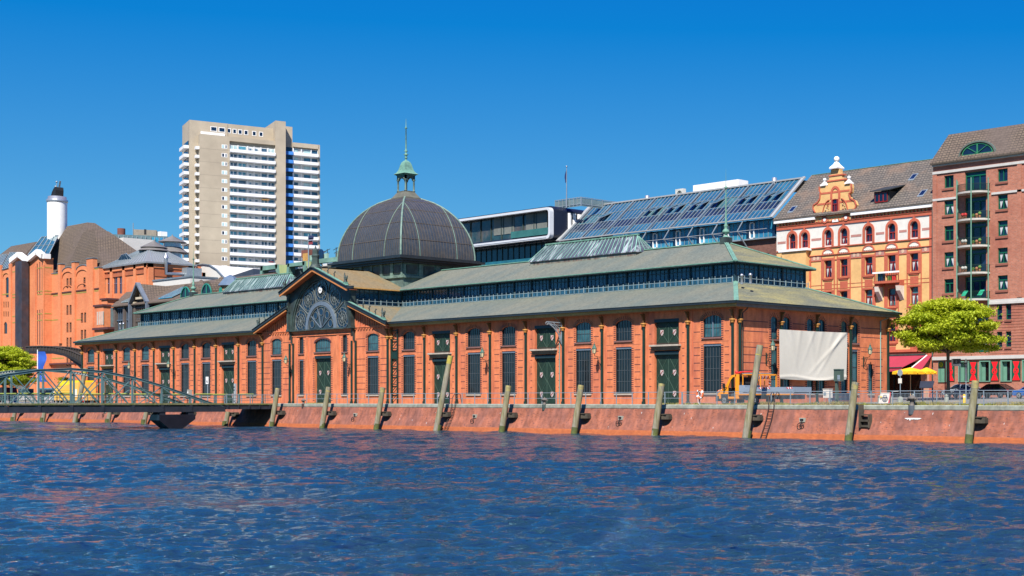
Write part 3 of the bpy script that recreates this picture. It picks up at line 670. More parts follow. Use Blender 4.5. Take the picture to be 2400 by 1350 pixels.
# rakes: upper gable barge boards, lower rakes, acroteria
for s_ in (-1, 1):
    f = lambda x: C+s_*x
    g = G(); g.bar((f(0), -1.62, 15.95), (f(7.6), -1.62, 13.28), .16, .32); g.bar((f(7.6), -1.62, 13.28), (f(8.9 if s_ > 0 else 7.65), -1.62, 13.26), .16, .3)
    g.bar((f(0), -1.66, 16.1), (f(7.6), -1.66, 13.43), .3, .05)
    g.bar((f(6.8), -1.17, 11.58), (f(14.9), -1.17, 8.98), .2, .3); g.bar((f(6.8), -1.2, 11.75), (f(14.9), -1.2, 9.15), .3, .05)
    H(g, 'gable_barge_board', GUT)
    g = G(); g.bar((f(0), -1.6, 15.66), (f(7.55), -1.6, 12.99), .12, .22); g.bar((f(6.9), -1.12, 11.26), (f(14.75), -1.12, 8.74), .12, .22)
    H(g, 'gable_fascia', mat('orange_wood', (.50,.19,.06), .7, .2, 3))
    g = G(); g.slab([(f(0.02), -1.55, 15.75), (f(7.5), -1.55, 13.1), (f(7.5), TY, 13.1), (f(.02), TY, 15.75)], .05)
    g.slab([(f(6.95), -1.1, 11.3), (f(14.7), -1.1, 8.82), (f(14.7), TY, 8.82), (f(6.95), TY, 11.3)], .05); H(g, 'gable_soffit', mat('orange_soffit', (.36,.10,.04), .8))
    g = G(); g.bar((f(.1), -1.45, 16.1), (f(7.4), -1.45, 13.52), .4, .1); g.bar((f(7.0), -1.0, 11.68), (f(14.4), -1.0, 9.3), .4, .1)
    H(g, 'verdigris_flashing', COPG)
    for x0, z0, n, y in ((1.6, 15.7, 3, -1.35), (8.6, 11.3, 4, -.95)):
        for i in range(n):
            x = x0+i*1.4 if x0 < 5 else x0+i*1.25; z = z0-(x-x0)*.345 if x0 < 5 else z0-(x-x0)*.32
            g = G(); g.tube([(f(x), y, z), (f(x), y, z+.3), (f(x+.12), y, z+.5)], [.09, .05, .03], 6); g.ball((f(x+.14), y, z+.5), .09); g.ball((f(x-.1), y, z+.3), .08)
            H(g, 'cresting_scroll', SLATE)
    for x, z, y in ((6.8, 13.95, -1.35), (13.9, 9.65, -.95)):
        g = G(); g.box(f(x)-.22, f(x)+.22, y-.2, y+.2, z-.35, z, 1)
        g.tube([(f(x), y, z), (f(x-.05), y, z+.45), (f(x-.2), y, z+.8), (f(x-.15), y, z+1.1)], [.22, .13, .09, .03], 7)
        g.tube([(f(x), y, z+.2), (f(x+.25), y, z+.35), (f(x+.4), y, z+.65), (f(x+.3), y, z+.75)], [.14, .1, .08, .04], 7); g.ball((f(x-.05), y, z+.5), .17)
        H(g, 'corner_acroterion', [SLATE, COPG])
    # iron corner posts either side of the arch
    g = G(); x = f(6.95); g.box(x-.22, x+.22, TY-.62, TY-.02, 8.9, 13.0); g.box(x-.3, x+.3, TY-.68, TY, 11.0, 11.15); g.box(x-.28, x+.28, TY-.66, TY, 12.9, 13.2); g.box(x-.3, x+.3, TY-.68, TY, 8.7, 8.95); g.ball((x, TY-.4, 13.3), .14)
    for q in (-.13, .13): g.box(x+q-.03, x+q+.03, TY-.65, TY-.62, 9.2, 12.7)
    g.prism([(TY-.02, 8.7), (TY-.4, 8.7), (TY-.34, 8.2), (TY-.2, 7.8), (TY-.18, 7.3), (TY-.02, 7.2)], 'x', x-.1, x+.1)
    H(g, 'corner_post', SLATE)
    for dx in (-.42, .42): o = inst('iron_column', colm, hall, (f(6.95)+dx, TY, 0))
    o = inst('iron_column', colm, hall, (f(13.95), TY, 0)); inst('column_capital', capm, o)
    # lattice fire ladder beside the transept
    if s_ > 0:
        g = G(); xa, xb = f(14.25), f(15.5); y = -.12
        for q in (xa, xb): g.box(q-.06, q+.06, y-.1, y, 0, 8.3)
        z = .2; k = 0
        while z < 7.8:
            g.box(xa, xb, y-.08, y-.02, z+.9, z+1.0); g.bar((xa, y-.05, z), (xb, y-.05, z+.9), .07, .05); z += 1.0
        g.box(xa-.05, xb, y-.09, y-.01, 5.0, 5.8); H(g, 'lattice_column', DGRN)
g = G(); g.tube([(C, -1.2, 16.0), (C, -1.2, 16.4)], [.75, .5], 6); g.lathe([(.55, 0), (.42, .1), (.4, .9), (.46, 1.0), (.46, 1.2), (.36, 1.3), (.36, 1.75), (.12, 2.0), (.03, 2.3)], (C, -1.2, 16.3), 8, sm=False)
H(g, 'gable_finial', SLATE)
for x in (CXH+6.8, MX(CXH+6.8)):                                        # downpipes in the valleys
    pass
# hoist bracket on the wing front
g = G(); x = -23.9; y0 = -.15
g.bar((x, y0, 5.9), (x, y0, 8.1), .12); tip = (x-.1, -1.9, 8.05)
g.bar((x, y0, 8.0), tip, .09); g.bar((x, y0, 7.75), (x-.1, -1.7, 7.8), .05); 
pts = [(x, y0, 5.9), (x-.02, -.55, 6.9), (x-.05, -1.1, 7.5), (x-.1, -1.75, 7.95)]
for p, q in zip(pts, pts[1:]): g.bar(p, q, .1)
pts2 = [(x, y0-.05, 6.3), (x-.02, -.4, 7.05), (x-.05, -.95, 7.65), (x-.1, -1.6, 8.0)]
for p, q in zip(pts2, pts2[1:]): g.bar(p, q, .05)
for p, q in zip(pts, pts2[1:]): g.bar(p, q, .04)
g.bar((x, y0, 7.2), (x-.06, -1.2, 8.0), .06); g.torus((tip[0], tip[1], tip[2]-.15), .13, .03, 'x')
H(g, 'hoist_bracket', GREYM)
# roof vents, end downpipes
for x in (-3.6, -2.5):
    for xx in (x, MX(x)):
        g = G(); y = 4.4; z = 9.3+(y+.75)*.36; g.lathe([(.13, -.1), (.13, .6), (.17, .62), (.17, .75), (.08, .85)], (xx, y, z), 10); H(g, 'roof_vent_pipe', CHROME)
g = G(); g.tube([(.5, 1.0, 8.75), (.45, 1.0, 8.5), (.09, .75, 8.1), (.09, .75, 0)], .05, 6); H(g, 'downpipe', SLATE)
g = G(); g.tube([(.5, 20.9, 8.75), (.45, 20.9, 8.5), (.09, 20.2, 8.2), (.09, 20.2, 0)], .06, 6); H(g, 'downpipe', mat('pale_green_pipe', (.20,.33,.28), .6))
g = G(); g.tube([(-24.6, -.5, 8.6), (-24.4, -.06, 8.2), (-24.4, -.06, 0)], .045, 6); H(g, 'downpipe', MT['pale_green_pipe'])
# ------------------------------------------------------------------ roof lights and spires
def skylight(xm):
    g = G(); x0, x1 = xm-8.8, xm+8.8; yc = WD/2; zb = 15.35; zt = 15.85
    g.box(x0, x1, yc-1.35, yc+1.35, zb-.3, zt)
    o = H(g, 'skylight', mat('stained_copper', (.22,.25,.20), .8, .5, 5, 1.2, col2=(.15,.10,.08), f2=.5, stretch=(1,1,.3)))
    rx0, rx1 = xm-7.6, xm+7.6; zr = 17.72; e = .12
    g = G()
    g.slab([(x0-e, yc-1.5, zt), (x1+e, yc-1.5, zt), (rx1, yc, zr), (rx0, yc, zr)], .06); g.slab([(x0-e, yc+1.5, zt), (x1+e, yc+1.5, zt), (rx1, yc, zr), (rx0, yc, zr)], .06)
    for xa, xr in ((x0-e, rx0), (x1+e, rx1)): g.slab([(xa, yc-1.5, zt), (xa, yc+1.5, zt), (xr, yc, zr)], .06)
    g.build('skylight_glass', mat('streaked_glass', (.075,.085,.10), .3, .6, 3, 1.4, spec=.5, col2=(.34,.37,.38), f2=.58, stretch=(1.6,.25,.25), edge=.05), o)
    g = G(); n = 27
    for i in range(n+1):
        xb = x0-e+(x1-x0+2*e)*i/n; xt = rx0+(rx1-rx0)*i/n
        g.bar((xb, yc-1.52, zt+.03), (xt, yc-.02, zr+.03), .06, .05)
    for s_ in (-1, 1):
        xa, xr = (x0-e, rx0) if s_ < 0 else (x1+e, rx1)
        for k in (-1, 1): g.bar((xa, yc+k*1.52, zt+.03), (xr, yc, zr+.04), .1, .07)
        for k in (-.5, 0, .5): g.bar((xa+s_*.02, yc+k*1.5, zt+.03), (xr, yc, zr+.03), .05)
    g.build('glazing_bar', mat('copper_glazing_bar', (.20,.40,.32), .6, .2), o)
    g = G(); g.bar((rx0-.15, yc, zr+.1), (rx1+.15, yc, zr+.1), .22, .14); g.build('skylight_ridge', COPG, o)
skylight(-32.8); skylight(MX(-32.8))
def spire(x):
    g = G(); yc = WD/2
    g.box(x-.45, x+.45, yc-.45, yc+.45, 15.9, 16.55, 1)
    g.lathe([(.38, 0), (.34, .1), (.16, .25), (.14, .35), (.34, .5), (.4, .62), (.3, .78), (.12, .95), (.2, 1.1), (.22, 1.25), (.1, 1.4), (.13, 1.7), (.09, 1.9), (.055, 4.7), (.05, 4.9), (.22, 5.0), (.05, 5.12), (.03, 5.3), (.005, 6.9)], (x, yc, 16.5), 10)
    H(g, 'spire', [COPG, SLATE])
spire(-12.12); spire(MX(-12.12))
# ------------------------------------------------------------------ dome
CY = WD/2
def rect(rx, ry): return [(C+rx, CY-ry), (C+rx, CY+ry), (C-rx, CY+ry), (C-rx, CY-ry)]
def rbox(g, rx, ry, z0, z1, m=0): g.box(C-rx, C+rx, CY-ry, CY+ry, z0, z1, m)
g = G(); rbox(g, 6.75, 4.72, 13.2, 15.0, 0); rbox(g, 7.0, 4.92, 14.98, 15.25, 0); rbox(g, 6.75, 4.72, 15.25, 16.75, 0)
for (rx, ry) in ((6.75, 4.72),):
    for P2, n_, hw in ((lambda u, d, z: (C+u, CY-ry+d, z), 6, rx), (lambda u, d, z: (C+rx-d, CY+u, z), 4, ry), (lambda u, d, z: (C+u, CY+ry-d, z), 6, rx), (lambda u, d, z: (C-rx+d, CY+u, z), 4, ry)):
        for i in range(n_+1):
            u = -hw+2*hw*i/n_; a, b = max(-hw, u-.28), min(hw, u+.28); g.wbox(P2, a, b, -.16, -.001, 15.26, 16.74, 0)
        for i in range(n_):
            u = -hw+2*hw*(i+.5)/n_; w = hw/n_-.45; g.wbox(P2, u-w, u+w, -.1, -.001, 15.5, 16.5, 1)
drum = H(g, 'dome_drum', [mat('aged_copper', (.085,.125,.105), .7, .4, 3, .7, col2=(.16,.24,.19), f2=.55), SLATE])
g = G(); rbox(g, 7.3, 5.2, 16.75, 16.95); rbox(g, 7.75, 5.6, 16.96, 17.2); rbox(g, 8.1, 5.94, 17.21, 17.45); rbox(g, 7.6, 5.5, 17.46, 17.62); H(g, 'dome_cornice', GUT)
g = G(); N = 26; z0, z1 = 17.62, 25.55; RX, RY = 7.0, 5.18
def prof(h): return (1 - (h*.985)**2)**.54
DM = mat('dome_sheet_metal', (.050,.060,.070), .35, .25, 2, .7, metal=.1, col2=(.068,.068,.065), f2=.56)
DR = mat('dome_rib_brown', (.125,.105,.09), .7, .3)
lv = [i/N for i in range(N+1)]
vs = []
for h in lv:
    r = prof(h); vs += [(x, y, z0+h*(z1-z0)) for x, y in rect(RX*r, RY*r)]
g.add(vs, [(i*4+j, i*4+(j+1) % 4, i*4+4+(j+1) % 4, i*4+4+j) for i in range(N) for j in range(4)], 0)
dome = H(g, 'dome_shell', DM)
me = dome.data
g = G()
def dp(side, t, h, off=.02):               # point on a dome side, t in -1..1 along it
    r = prof(h)
    z = z0+h*(z1-z0)
    return {0: (C+t*RX*r, CY-RY*r-off, z), 1: (C+RX*r+off, CY+t*RY*r, z), 2: (C+t*RX*r, CY+RY*r+off, z), 3: (C-RX*r-off, CY+t*RY*r, z)}[side]
hs_ = [i/14*.99 for i in range(15)]
for side, n_ in ((0, 34), (1, 26), (2, 34), (3, 26)):
    for i in range(1, n_):                 # seams run straight up and die into the hips
        half_ = (RX if side in (0, 2) else RY); w0 = -half_+2*half_*i/n_; pts = []
        for h in [k/40 for k in range(40)]:
            r = prof(h)*half_
            if abs(w0) > r: break
            pts.append(dp(side, w0/r, h))
        if len(pts) > 1: g.tube(pts, .025, 4, 0, cap=False, sm=False)
    for h in (.0, .26, .52, .74, .9):
        g.bar(dp(side, -1, h), dp(side, 1, h), .07, .07)
g.build('dome_seams', DR, dome)
g = G()
for side in (0, 1, 2, 3):
    half_ = (RX if side in (0, 2) else RY)
    for w0 in (-half_*.5, half_*.5):
        pts = [dp(side, w0/(prof(h)*half_), h, .04) for h in [k/40 for k in range(40)] if abs(w0) <= prof(h)*half_]
        g.tube(pts, .045, 5, 0, cap=False)
    g.tube([dp(side, 1 if side in (0, 3) else 1, h, .03) for h in hs_], .1, 6, 0, cap=False)
    g.tube([dp(side, -1, h, .03) for h in hs_], .1, 6, 0, cap=False)
g.build('dome_hip_rib', mat('pale_rib_copper', (.17,.26,.21), .6, .3, 3), dome)
g = G(); rbox(g, 1.6, 1.18, 25.35, 25.5); g.add([(x, y, 25.5) for x, y in rect(1.5, 1.1)]+[(x, y, 26.2) for x, y in rect(.95, .68)], [(i, (i+1) % 4, 4+(i+1) % 4, 4+i) for i in range(4)]); rbox(g, .95, .68, 26.2, 26.35)
lan = H(g, 'dome_lantern', [mat('lantern_base_metal', (.13,.13,.10), .7, .3)])
g = G(); rx, ry = .82, .58
for x, y in rect(rx, ry):
    g.lathe([(.19, 0), (.14, .1), (.11, .15), (.11, 1.25), (.19, 1.35), (.19, 1.45)], (x, y, 26.35), 8)
P4 = [(lambda u, d, z: (C+u, CY-ry-.1+d, z), rx), (lambda u, d, z: (C+rx+.1-d, CY+u, z), ry), (lambda u, d, z: (C+u, CY+ry+.1-d, z), rx), (lambda u, d, z: (C-rx-.1+d, CY+u, z), ry)]
for P2, hw in P4:
    a = hw-.2; pts = arc(-a, a, 27.65, .42, 10); g.wpoly(P2, [(-hw-.1, 27.65)]+pts+[(hw+.1, 27.65), (hw+.1, 28.3), (-hw-.1, 28.3)], 0, .2)
g.build('lantern_arcade', MT['aged_copper'], lan)
g = G(); rbox(g, 1.0, .75, 28.3, 28.4); rbox(g, 1.15, .88, 28.4, 28.48)
pr = [(1.0, 28.48), (.78, 28.66), (.62, 28.95), (.53, 29.3), (.47, 29.6), (.36, 29.95), (.16, 30.2)]
vs = []
for r, z in pr: vs += [(x, y, z) for x, y in rect(1.25*r, 1.0*r)]
g.add(vs, [(i*4+j, i*4+(j+1) % 4, i*4+4+(j+1) % 4, i*4+4+j) for i in range(len(pr)-1) for j in range(4)], 0)
g.build('lantern_cap', COPG, lan)
g = G(); g.lathe([(.2, 0), (.12, .1), (.1, .3), (.22, .4), (.12, .5), (.1, .65), (.3, .8), (.12, .92), (.1, 1.1), (.24, 1.25), (.1, 1.35), (.09, 1.6), (.06, 4.0), (.18, 4.1), (.05, 4.25), (.02, 5.25)], (C, CY, 30.15), 10); g.build('dome_spire', COPG, lan)
# ------------------------------------------------------------------ wall lanterns (things fixed to the hall)
def lantern_meshes():
    g = G()                                  # bracket, origin at wall, outward -y
    g.box(-.05, .05, -.06, 0, -.95, .1); g.tube([(0, -.03, -.05), (0, -.45, -.02), (0, -.8, .05), (0, -.85, .25)], .03, 6); g.tube([(0, -.03, -.9), (0, -.3, -.55), (0, -.5, -.05)], .024, 6)
    g.torus((0, -.28, -.24), .12, .018, 'x')
    br = g.mesh('lantern_bracket', DGRN); g = G()
    g.lathe([(.07, 0), (.10, .05), (.15, .06), (.21, .5)], (0, -.85, .25), 6, sm=False); gl = g.mesh('lantern_glass', mat('lantern_glass', (.62,.50,.30), .25, .15)); g = G()
    for k in range(6):
        a = k*math.pi/3; g.bar((.155*math.cos(a), -.85+.155*math.sin(a), .31), (.215*math.cos(a), -.85+.215*math.sin(a), .75), .025)
    g.lathe([(.26, .5), (.22, .56), (.11, .78), (.09, .86), (.12, .9), (.03, .95), (.02, 1.15)], (0, -.85, .25), 6, sm=False); g.lathe([(.03, -.02), (.1, .02), (.14, .07)], (0, -.85, .25), 6)
    return br, gl, g.mesh('lantern_cap', mat('lantern_copper', (.05,.13,.10), .6))
LB, LG, LCp = lantern_meshes()
spots = [(-17.9, -.2, 'y', 'brick pier just right of the iron hoist'), (-35.7, -.2, 'y', 'brick pier between hoist and lattice column'),
         (CXH+6.55, -.5, 'y', 'right side of the portal bay'), (CXH-6.55, -.5, 'y', 'left side of the portal bay'),
         (-106.2, -.2, 'y', 'left wing above the low end of the bridge'), (-118.2, -.2, 'y', 'left wing behind the bridge arch'),
         (.02, 3.8, 'x', 'gable end wall above the orange truck'), (.02, 17.6, 'x', 'gable end wall right of the white sheet')]
for x, y, ax, where in spots:
    o = empty('wall_lantern', 'iron wall lantern with amber glass, ' + where, 'wall lantern', (x, y, 4.55), 0 if ax == 'y' else R(90), 'old iron lanterns on the market hall walls')
    inst('lantern_bracket', LB, o); inst('lantern_glass', LG, o); inst('lantern_cap', LCp, o)
# ================================================================== BUILDINGS BEHIND
def U(g, name, mats, par): return g.build(name, mats, par)
RT = brick('grey_roof_tile', (.12,.105,.09), (.155,.13,.105), (.06,.055,.05), .5, .34, mort=.05, stain=(.19,.125,.085), sc2=.3, f2=.6, var=.2)
RTB = brick('brown_roof_tile', (.135,.10,.075), (.16,.12,.085), (.055,.045,.035), .5, .34, mort=.055, stain=(.11,.085,.07), sc2=.2, f2=.55, var=.15)
YEL = mat('yellow_facing', (.68,.42,.17), .8, .12, 2, .3, col2=(.60,.36,.14))
TRM = mat('red_moulding', (.48,.115,.062), .8, .15, 3)
TRL = mat('pink_band', (.42,.20,.165), .8, .12)
WFD = mat('wine_red_frame', (.25,.02,.018), .5, .1)
CURT = mat('net_curtain', (.50,.52,.52), .7, .2, 5)
def simple_win(P, par, x, z0, z1, w, rise=0, frame=WFD, fw=.11, trans=.62, d=.26, curt=False, gl=None, nx=2):
    g = G(); g.wbox(P, x-w/2-.05, x+w/2+.05, d+.06, d+.1, z0-.05, z1+rise+.05); o = U(g, 'window', gl or GLN, par)
    g = G(); g.wbox(P, x-w/2, x-w/2+fw, d-.05, d+.055, z0, z1+rise*.6); g.wbox(P, x+w/2-fw, x+w/2, d-.05, d+.055, z0, z1+rise*.6); g.wbox(P, x-w/2+fw, x+w/2-fw, d-.05, d+.055, z0, z0+fw)
    zt = z0+(z1-z0)*trans
    for i in range(1, nx): xx = x-w/2+w*i/nx; g.wbox(P, xx-fw*.45, xx+fw*.45, d-.04, d+.05, z0+fw, zt)
    g.wbox(P, x-w/2+fw, x+w/2-fw, d-.05, d+.05, zt, zt+fw)
    if not rise: g.wbox(P, x-w/2+fw, x+w/2-fw, d-.05, d+.055, z1-fw, z1)
    else: ring(g, P, x-w/2+fw, x+w/2-fw, z1, rise-fw if rise > fw*2 else rise*.6, fw, d-.04, d+.05, 0, 8)
    U(g, 'window_frame', frame, o)
    if curt:
        g = G(); g.wpoly(P, [(x-w/2+fw, zt), (x-.08, zt), (x-w/2+fw+.12, z0+fw)], d+.052, d+.058); g.wpoly(P, [(x+w/2-fw, zt), (x+.1, zt), (x+w/2-fw-.1, z0+fw)], d+.052, d+.058)
        U(g, 'curtain', CURT, o)
    return o
# ---------------------------------------------------------------- yellow tenement
Y0 = 46.0; P = FY(Y0); yb = empty('tenement_house', 'ornate yellow and red tenement with a scrolled stepped gable', 'tenement house', (-25, Y0, .7))
yb.location = (0, 0, 0)
XL, XR = -38.04, -12.7; cols = [-35.27, -33.13, -29.16, -26.55, -22.55, -18.93, -15.47]
ops = []
for i, c in enumerate(cols):
    ops += [(c-.6, c+.6, 19.9, 21.3, .6), (c-.62, c+.62, 15.85, 17.95, .12), (c-.62, c+.62, 11.8, 13.9, .12), (c-.62, c+.62, 7.5, 9.5, .12)]
ops.append((-34.5, -13.6, .2, 5.0, 0))
g = G(); wall(g, P, XL, XR, 0, 19.75, [o for o in ops if o[2] < 19], .4, 0); wall(g, P, XL, XR, 19.75, 22.45, [o for o in ops if o[2] > 19], .4, 1)
g.wbox(P, XL, XR, 0, .4, 22.45, 23.9, 0); g.box(XL, XR, Y0+10, Y0+10.3, 0, 23.9, 0); g.box(XL, XL+.3, Y0+.4, Y0+10, 0, 23.9, 0); g.box(XR-.3, XR, Y0+.4, Y0+10, 0, 23.9, 0)
U(g, 'facade_wall', [YEL, mat('white_brick_facing', (.66,.63,.56), .8, .1)], yb)
g = G()
for c in cols:
    ring(g, P, c-.6, c+.6, 21.3, .6, .34, -.09, .02, 0, 12, leg=1.5); g.wbox(P, c-.14, c+.14, -.14, -.09, 21.85, 22.4)
    for z0 in (15.85, 11.8, 7.5):
        for s_ in (-1, 1): a, b = sorted((c+s_*.62, c+s_*1.0)); g.wbox(P, a, b, -.07, .0, z0-.2, z0+2.45)
        g.wbox(P, c-1.0, c+1.0, -.10, .0, z0+2.2 if z0 > 12 else z0+2.22, z0+2.45); g.wbox(P, c-.8, c+.8, -.16, .0, z0-.26, z0-.04); g.wbox(P, c-.7, c+.7, -.09, .0, z0-.42, z0-.261)
        g.wbox(P, c-.62, c+.62, -.04, .0, z0-1.5, z0-.6)
    for a, b in ((c-1.12, c-1.0), (c+1.0, c+1.12)): g.wbox(P, a, b, -.09, 0, 10.2, 18.5)
    ring(g, P, c-.78, c+.78, 18.75, .62, .2, -.12, .02, 0, 10)
for z0, z1, d in ((22.42, 22.7, .12), (22.82, 22.9, .16), (18.68, 18.76, .14), (18.0, 18.1, .08), (19.62, 19.74, .14), (14.4, 14.48, .03), (14.9, 14.96, .03), (10.0, 10.15, .03), (6.2, 6.5, .2)):
    g.wbox(P, XL+.1, XR-.05, -d, -.001, z0, z1)
for i in range(44): x = XL+.6+i*.56; g.wbox(P, x, x+.14, -.2, -.001, 22.9, 23.25)
g.wbox(P, XR-.5, XR, -.06, 0, .2, 23.2)
g.wbox(P, XL, XR, -.05, -.001, 5.3, 6.2)
U(g, 'red_moulding', TRM, yb)
g = G()
for a, b in zip([XL+.2]+[c+1.15 for c in cols], [c-1.15 for c in cols]+[XR-.5]):
    if b-a > .4:
        g.wbox(P, a, b, -.02, -.001, 20.65, 20.95, 0)
        n = int((b-a-.2)/.62)
        for i in range(n):
            xc = a+(b-a)/2+(i-(n-1)/2)*.62; g.wpoly(P, [(xc+.24*math.cos(k*.785), 18.38+.24*math.sin(k*.785)) for k in range(8)], -.06, -.001, 1)
        g.wbox(P, a, b, -.04, -.001, 18.1, 18.68, 0)
U(g, 'ornament_frieze', [TRL, mat('cream_rosette', (.58,.40,.27), .8)], yb)
g = G()
for c in cols:
    g.wpoly(P, arc(c-.78, c+.78, 18.78, .6, 10), -.06, -.0); 
    for k in range(-2, 3): g.ball(P(c+k*.3, -.08, 18.92), .11, 0, 6)
each(g, 'lunette_shell', CREAM, yb, 6)
gx0, gx1 = xY(1909, 45.9), xY(1999, 45.9)
g = G(); g.wbox(P, XL-.1, gx0+.3, -.45, 0, 23.3, 23.85); g.wbox(P, gx1-.1, XR+.05, -.45, 0, 23.3, 23.85); U(g, 'white_cornice', WHITE, yb)
for i, c in enumerate(cols):
    simple_win(P, yb, c, 19.9, 21.3, 1.2, .6, curt=i in (2, 3))
    simple_win(P, yb, c, 15.85, 17.95, 1.24, .1, curt=i in (2, 4, 5, 6)); simple_win(P, yb, c, 11.8, 13.9, 1.24, .1, curt=True, gl=GLT if i > 3 else None)
    if i > 2: simple_win(P, yb, c, 7.5, 9.5, 1.24, .1)
g = G(); g.slab([(XL-.15, Y0-.5, 23.86), (XR+.1, Y0-.5, 23.86), (XR+.1, 53, 30.5), (XL-.15, 53, 30.5)], .2); g.slab([(XL-.15, 60, 23.86), (XR+.1, 60, 23.86), (XR+.1, 53, 30.5), (XL-.15, 53, 30.5)], .2)
g.prism([(Y0, 23.8), (53, 30.3), (60, 23.8)], 'x', XL+.1, XL+.3); g.prism([(Y0, 23.8), (53, 30.3), (60, 23.8)], 'x', XR-.3, XR-.1)
U(g, 'tiled_roof', RT, yb)
g = G(); g.bar((XL, 53, 30.52), (XR, 53, 30.52), .2, .06); U(g, 'ridge_strip', COPG, yb)
gp = [(1909,520),(1911,498),(1906,489),(1907,481),(1917,474),(1922,466),(1923,452),(1921,447),(1921,438),(1937,436),(1938,443),(1940,436),(1939,423),(1943,422),(1943,411),(1947,410),(1947,398),(1969,396),(1969,405),(1973,406),(1973,415),(1978,416),(1978,428),(1981,437),(1981,432),(1995,431),(1996,440),(1995,450),(1990,454),(1993,465),(2003,470),(2007,480),(2005,489),(1998,492),(1998,515)]
g = G(); PG = FY(45.85); pts = [onY(a, 45.85, b) for a, b in gp]; g.wpoly(PG, pts, 0, .5); U(g, 'scrolled_gable', YEL, yb)
g = G()
for (p, q) in zip(pts[1:8], pts[2:9]): g.bar((p[0], 45.82, p[1]), (q[0], 45.82, q[1]), .16, .16)
for (p, q) in zip(pts[25:33], pts[26:34]): g.bar((p[0], 45.82, p[1]), (q[0], 45.82, q[1]), .16, .16)
for a, b, py in ((1923, 1993, 450), (1913, 2000, 475), (1911, 1999, 502)):
    xa, xb = xY(a, 45.85), xY(b, 45.85); z = zY((a+b)/2, py, 45.85); g.wbox(PG, xa+.1, xb-.1, -.03, -.001, z-.12, z+.12)
xc = xY(1958, 45.85); ring(g, PG, xc-.5, xc+.5, 26.2, .75, .32, -.08, 0, 0, 10, leg=.5); g.wbox(PG, xc-.72, xc-.5, -.07, 0, 23.9, 25.7); g.wbox(PG, xc+.5, xc+.72, -.07, 0, 23.9, 25.7); g.wbox(PG, xc-.9, xc+.9, -.14, 0, 23.6, 23.8)
for s_ in (-1, 1):
    for k in range(8):
        a, b = R(90-k*11), R(90-(k+1)*11); cx, cz = xc+s_*.95, 23.4
        g.bar((cx+s_*1.3*math.cos(a)*.9, 45.8, cz+2.3*math.sin(a)*.95), (cx+s_*1.3*math.cos(b)*.9, 45.8, cz+2.3*math.sin(b)*.95), .14, .1)
    disc_c = (xc+s_*1.75, 23.15); g.wpoly(PG, [(disc_c[0]+.45*math.cos(k*.524), disc_c[1]+.45*math.sin(k*.524)) for k in range(12)], -.06, 0)
for a, b, py in ((1941, 1979, 423), (1945, 1975, 411)):
    xa, xb = xY(a, 45.85), xY(b, 45.85); z = zY((a+b)/2, py, 45.85); g.wbox(PG, xa-.15, xb+.2, -.08, .5, z-.06, z+.1)
U(g, 'gable_scroll_band', TRM, yb)
g = G()
for px, py, s_ in ((1958, 396, 1.25), (1930, 436, .8), (1987, 431, .8)):
    x, z = onY(px, 45.85, py); g.lathe([(.75*s_, 0), (.78*s_, .12*s_), (.35*s_, .5*s_), (.18*s_, .75*s_)], (x, 46.1, z), 4, a0=R(45), sm=False); g.ball((x, 46.1, z+1.0*s_), .3*s_, 0, 8)
each(g, 'gable_finial', WHITE, yb, 4)
simple_win(PG, yb, xc, 24.0, 25.5, .9, .05, d=-.1, curt=False); 
rm = random.Random(6); g = G()
for s_ in (-1, 1):
    for k in range(46):
        t = rm.random(); u_ = rm.random(); g.wbox(PG, xc+s_*(.95+.15+t*.75)-.05, xc+s_*(.95+.15+t*.75)+.05, -.03, -.001, 23.55+u_*(2.0-1.6*t), 23.65+u_*(2.0-1.6*t), k % 3)
U(g, 'gable_mosaic', [mat('mosaic_dark', (.04,.07,.04)), mat('mosaic_cream', (.55,.48,.28)), mat('mosaic_red', (.35,.06,.03))], yb)
g = G()
for s_ in (-1, 1): cx = xc+s_*1.75; g.wpoly(PG, [(cx+.22*math.cos(k*.785), 23.15+.22*math.sin(k*.785)) for k in range(8)], -.09, -.061)
g.wbox(PG, xc-.5, xc+.5, -.04, 0, 22.75, 23.05); U(g, 'white_roundel', WHITE, yb)
# left oriel balcony, right stone balcony, dormer, roof windows
g = G(); g.wbox(P, -36.9, -31.9, -.9, 0, 19.45, 19.72); U(g, 'oriel_roof_slab', WHITE, yb)
g = G(); g.wbox(P, -36.5, -32.3, -.7, 0, 10, 19.44); U(g, 'oriel_bay', YEL, yb)
bl = U(G().wbox(P, -20.9, -17.0, -1.1, 0, 14.55, 14.85).wbox(P, -20.9, -20.2, -.9, 0, 14.2, 14.55).wbox(P, -17.7, -17.0, -.9, 0, 14.2, 14.55), 'stone_balcony', TRM, yb)
g = G(); g.wbox(P, -21.0, -16.9, -1.2, -1.08, 15.75, 15.95); U(g, 'balcony_rail', WHITE, bl); g = G()
for i in range(12): x = -20.8+i*.34; g.wbox(P, x, x+.05, -1.14, -1.1, 14.85, 15.76)
U(g, 'balcony_bars', DGRN, bl); g = G()
for x in (-20.6, -17.3):
    g.prism([(Y0-.02, 14.2), (Y0-.95, 14.2), (Y0-.85, 13.6), (Y0-.35, 13.0), (Y0-.02, 12.5)], 'x', x-.3, x+.3)
each(g, 'balcony_console', CREAM, bl); g = G()
for x, m in ((-20.2, 0), (-19.7, 0), (-18.6, 1), (-17.9, 2)): g.wbox(P, x-.2, x+.2, -.95, -.6, 14.86, 15.4+(m == 0)*.5, m)
U(g, 'balcony_box', [GLN, mat('plant_green', (.10,.2,.04), .8), REDP], bl)
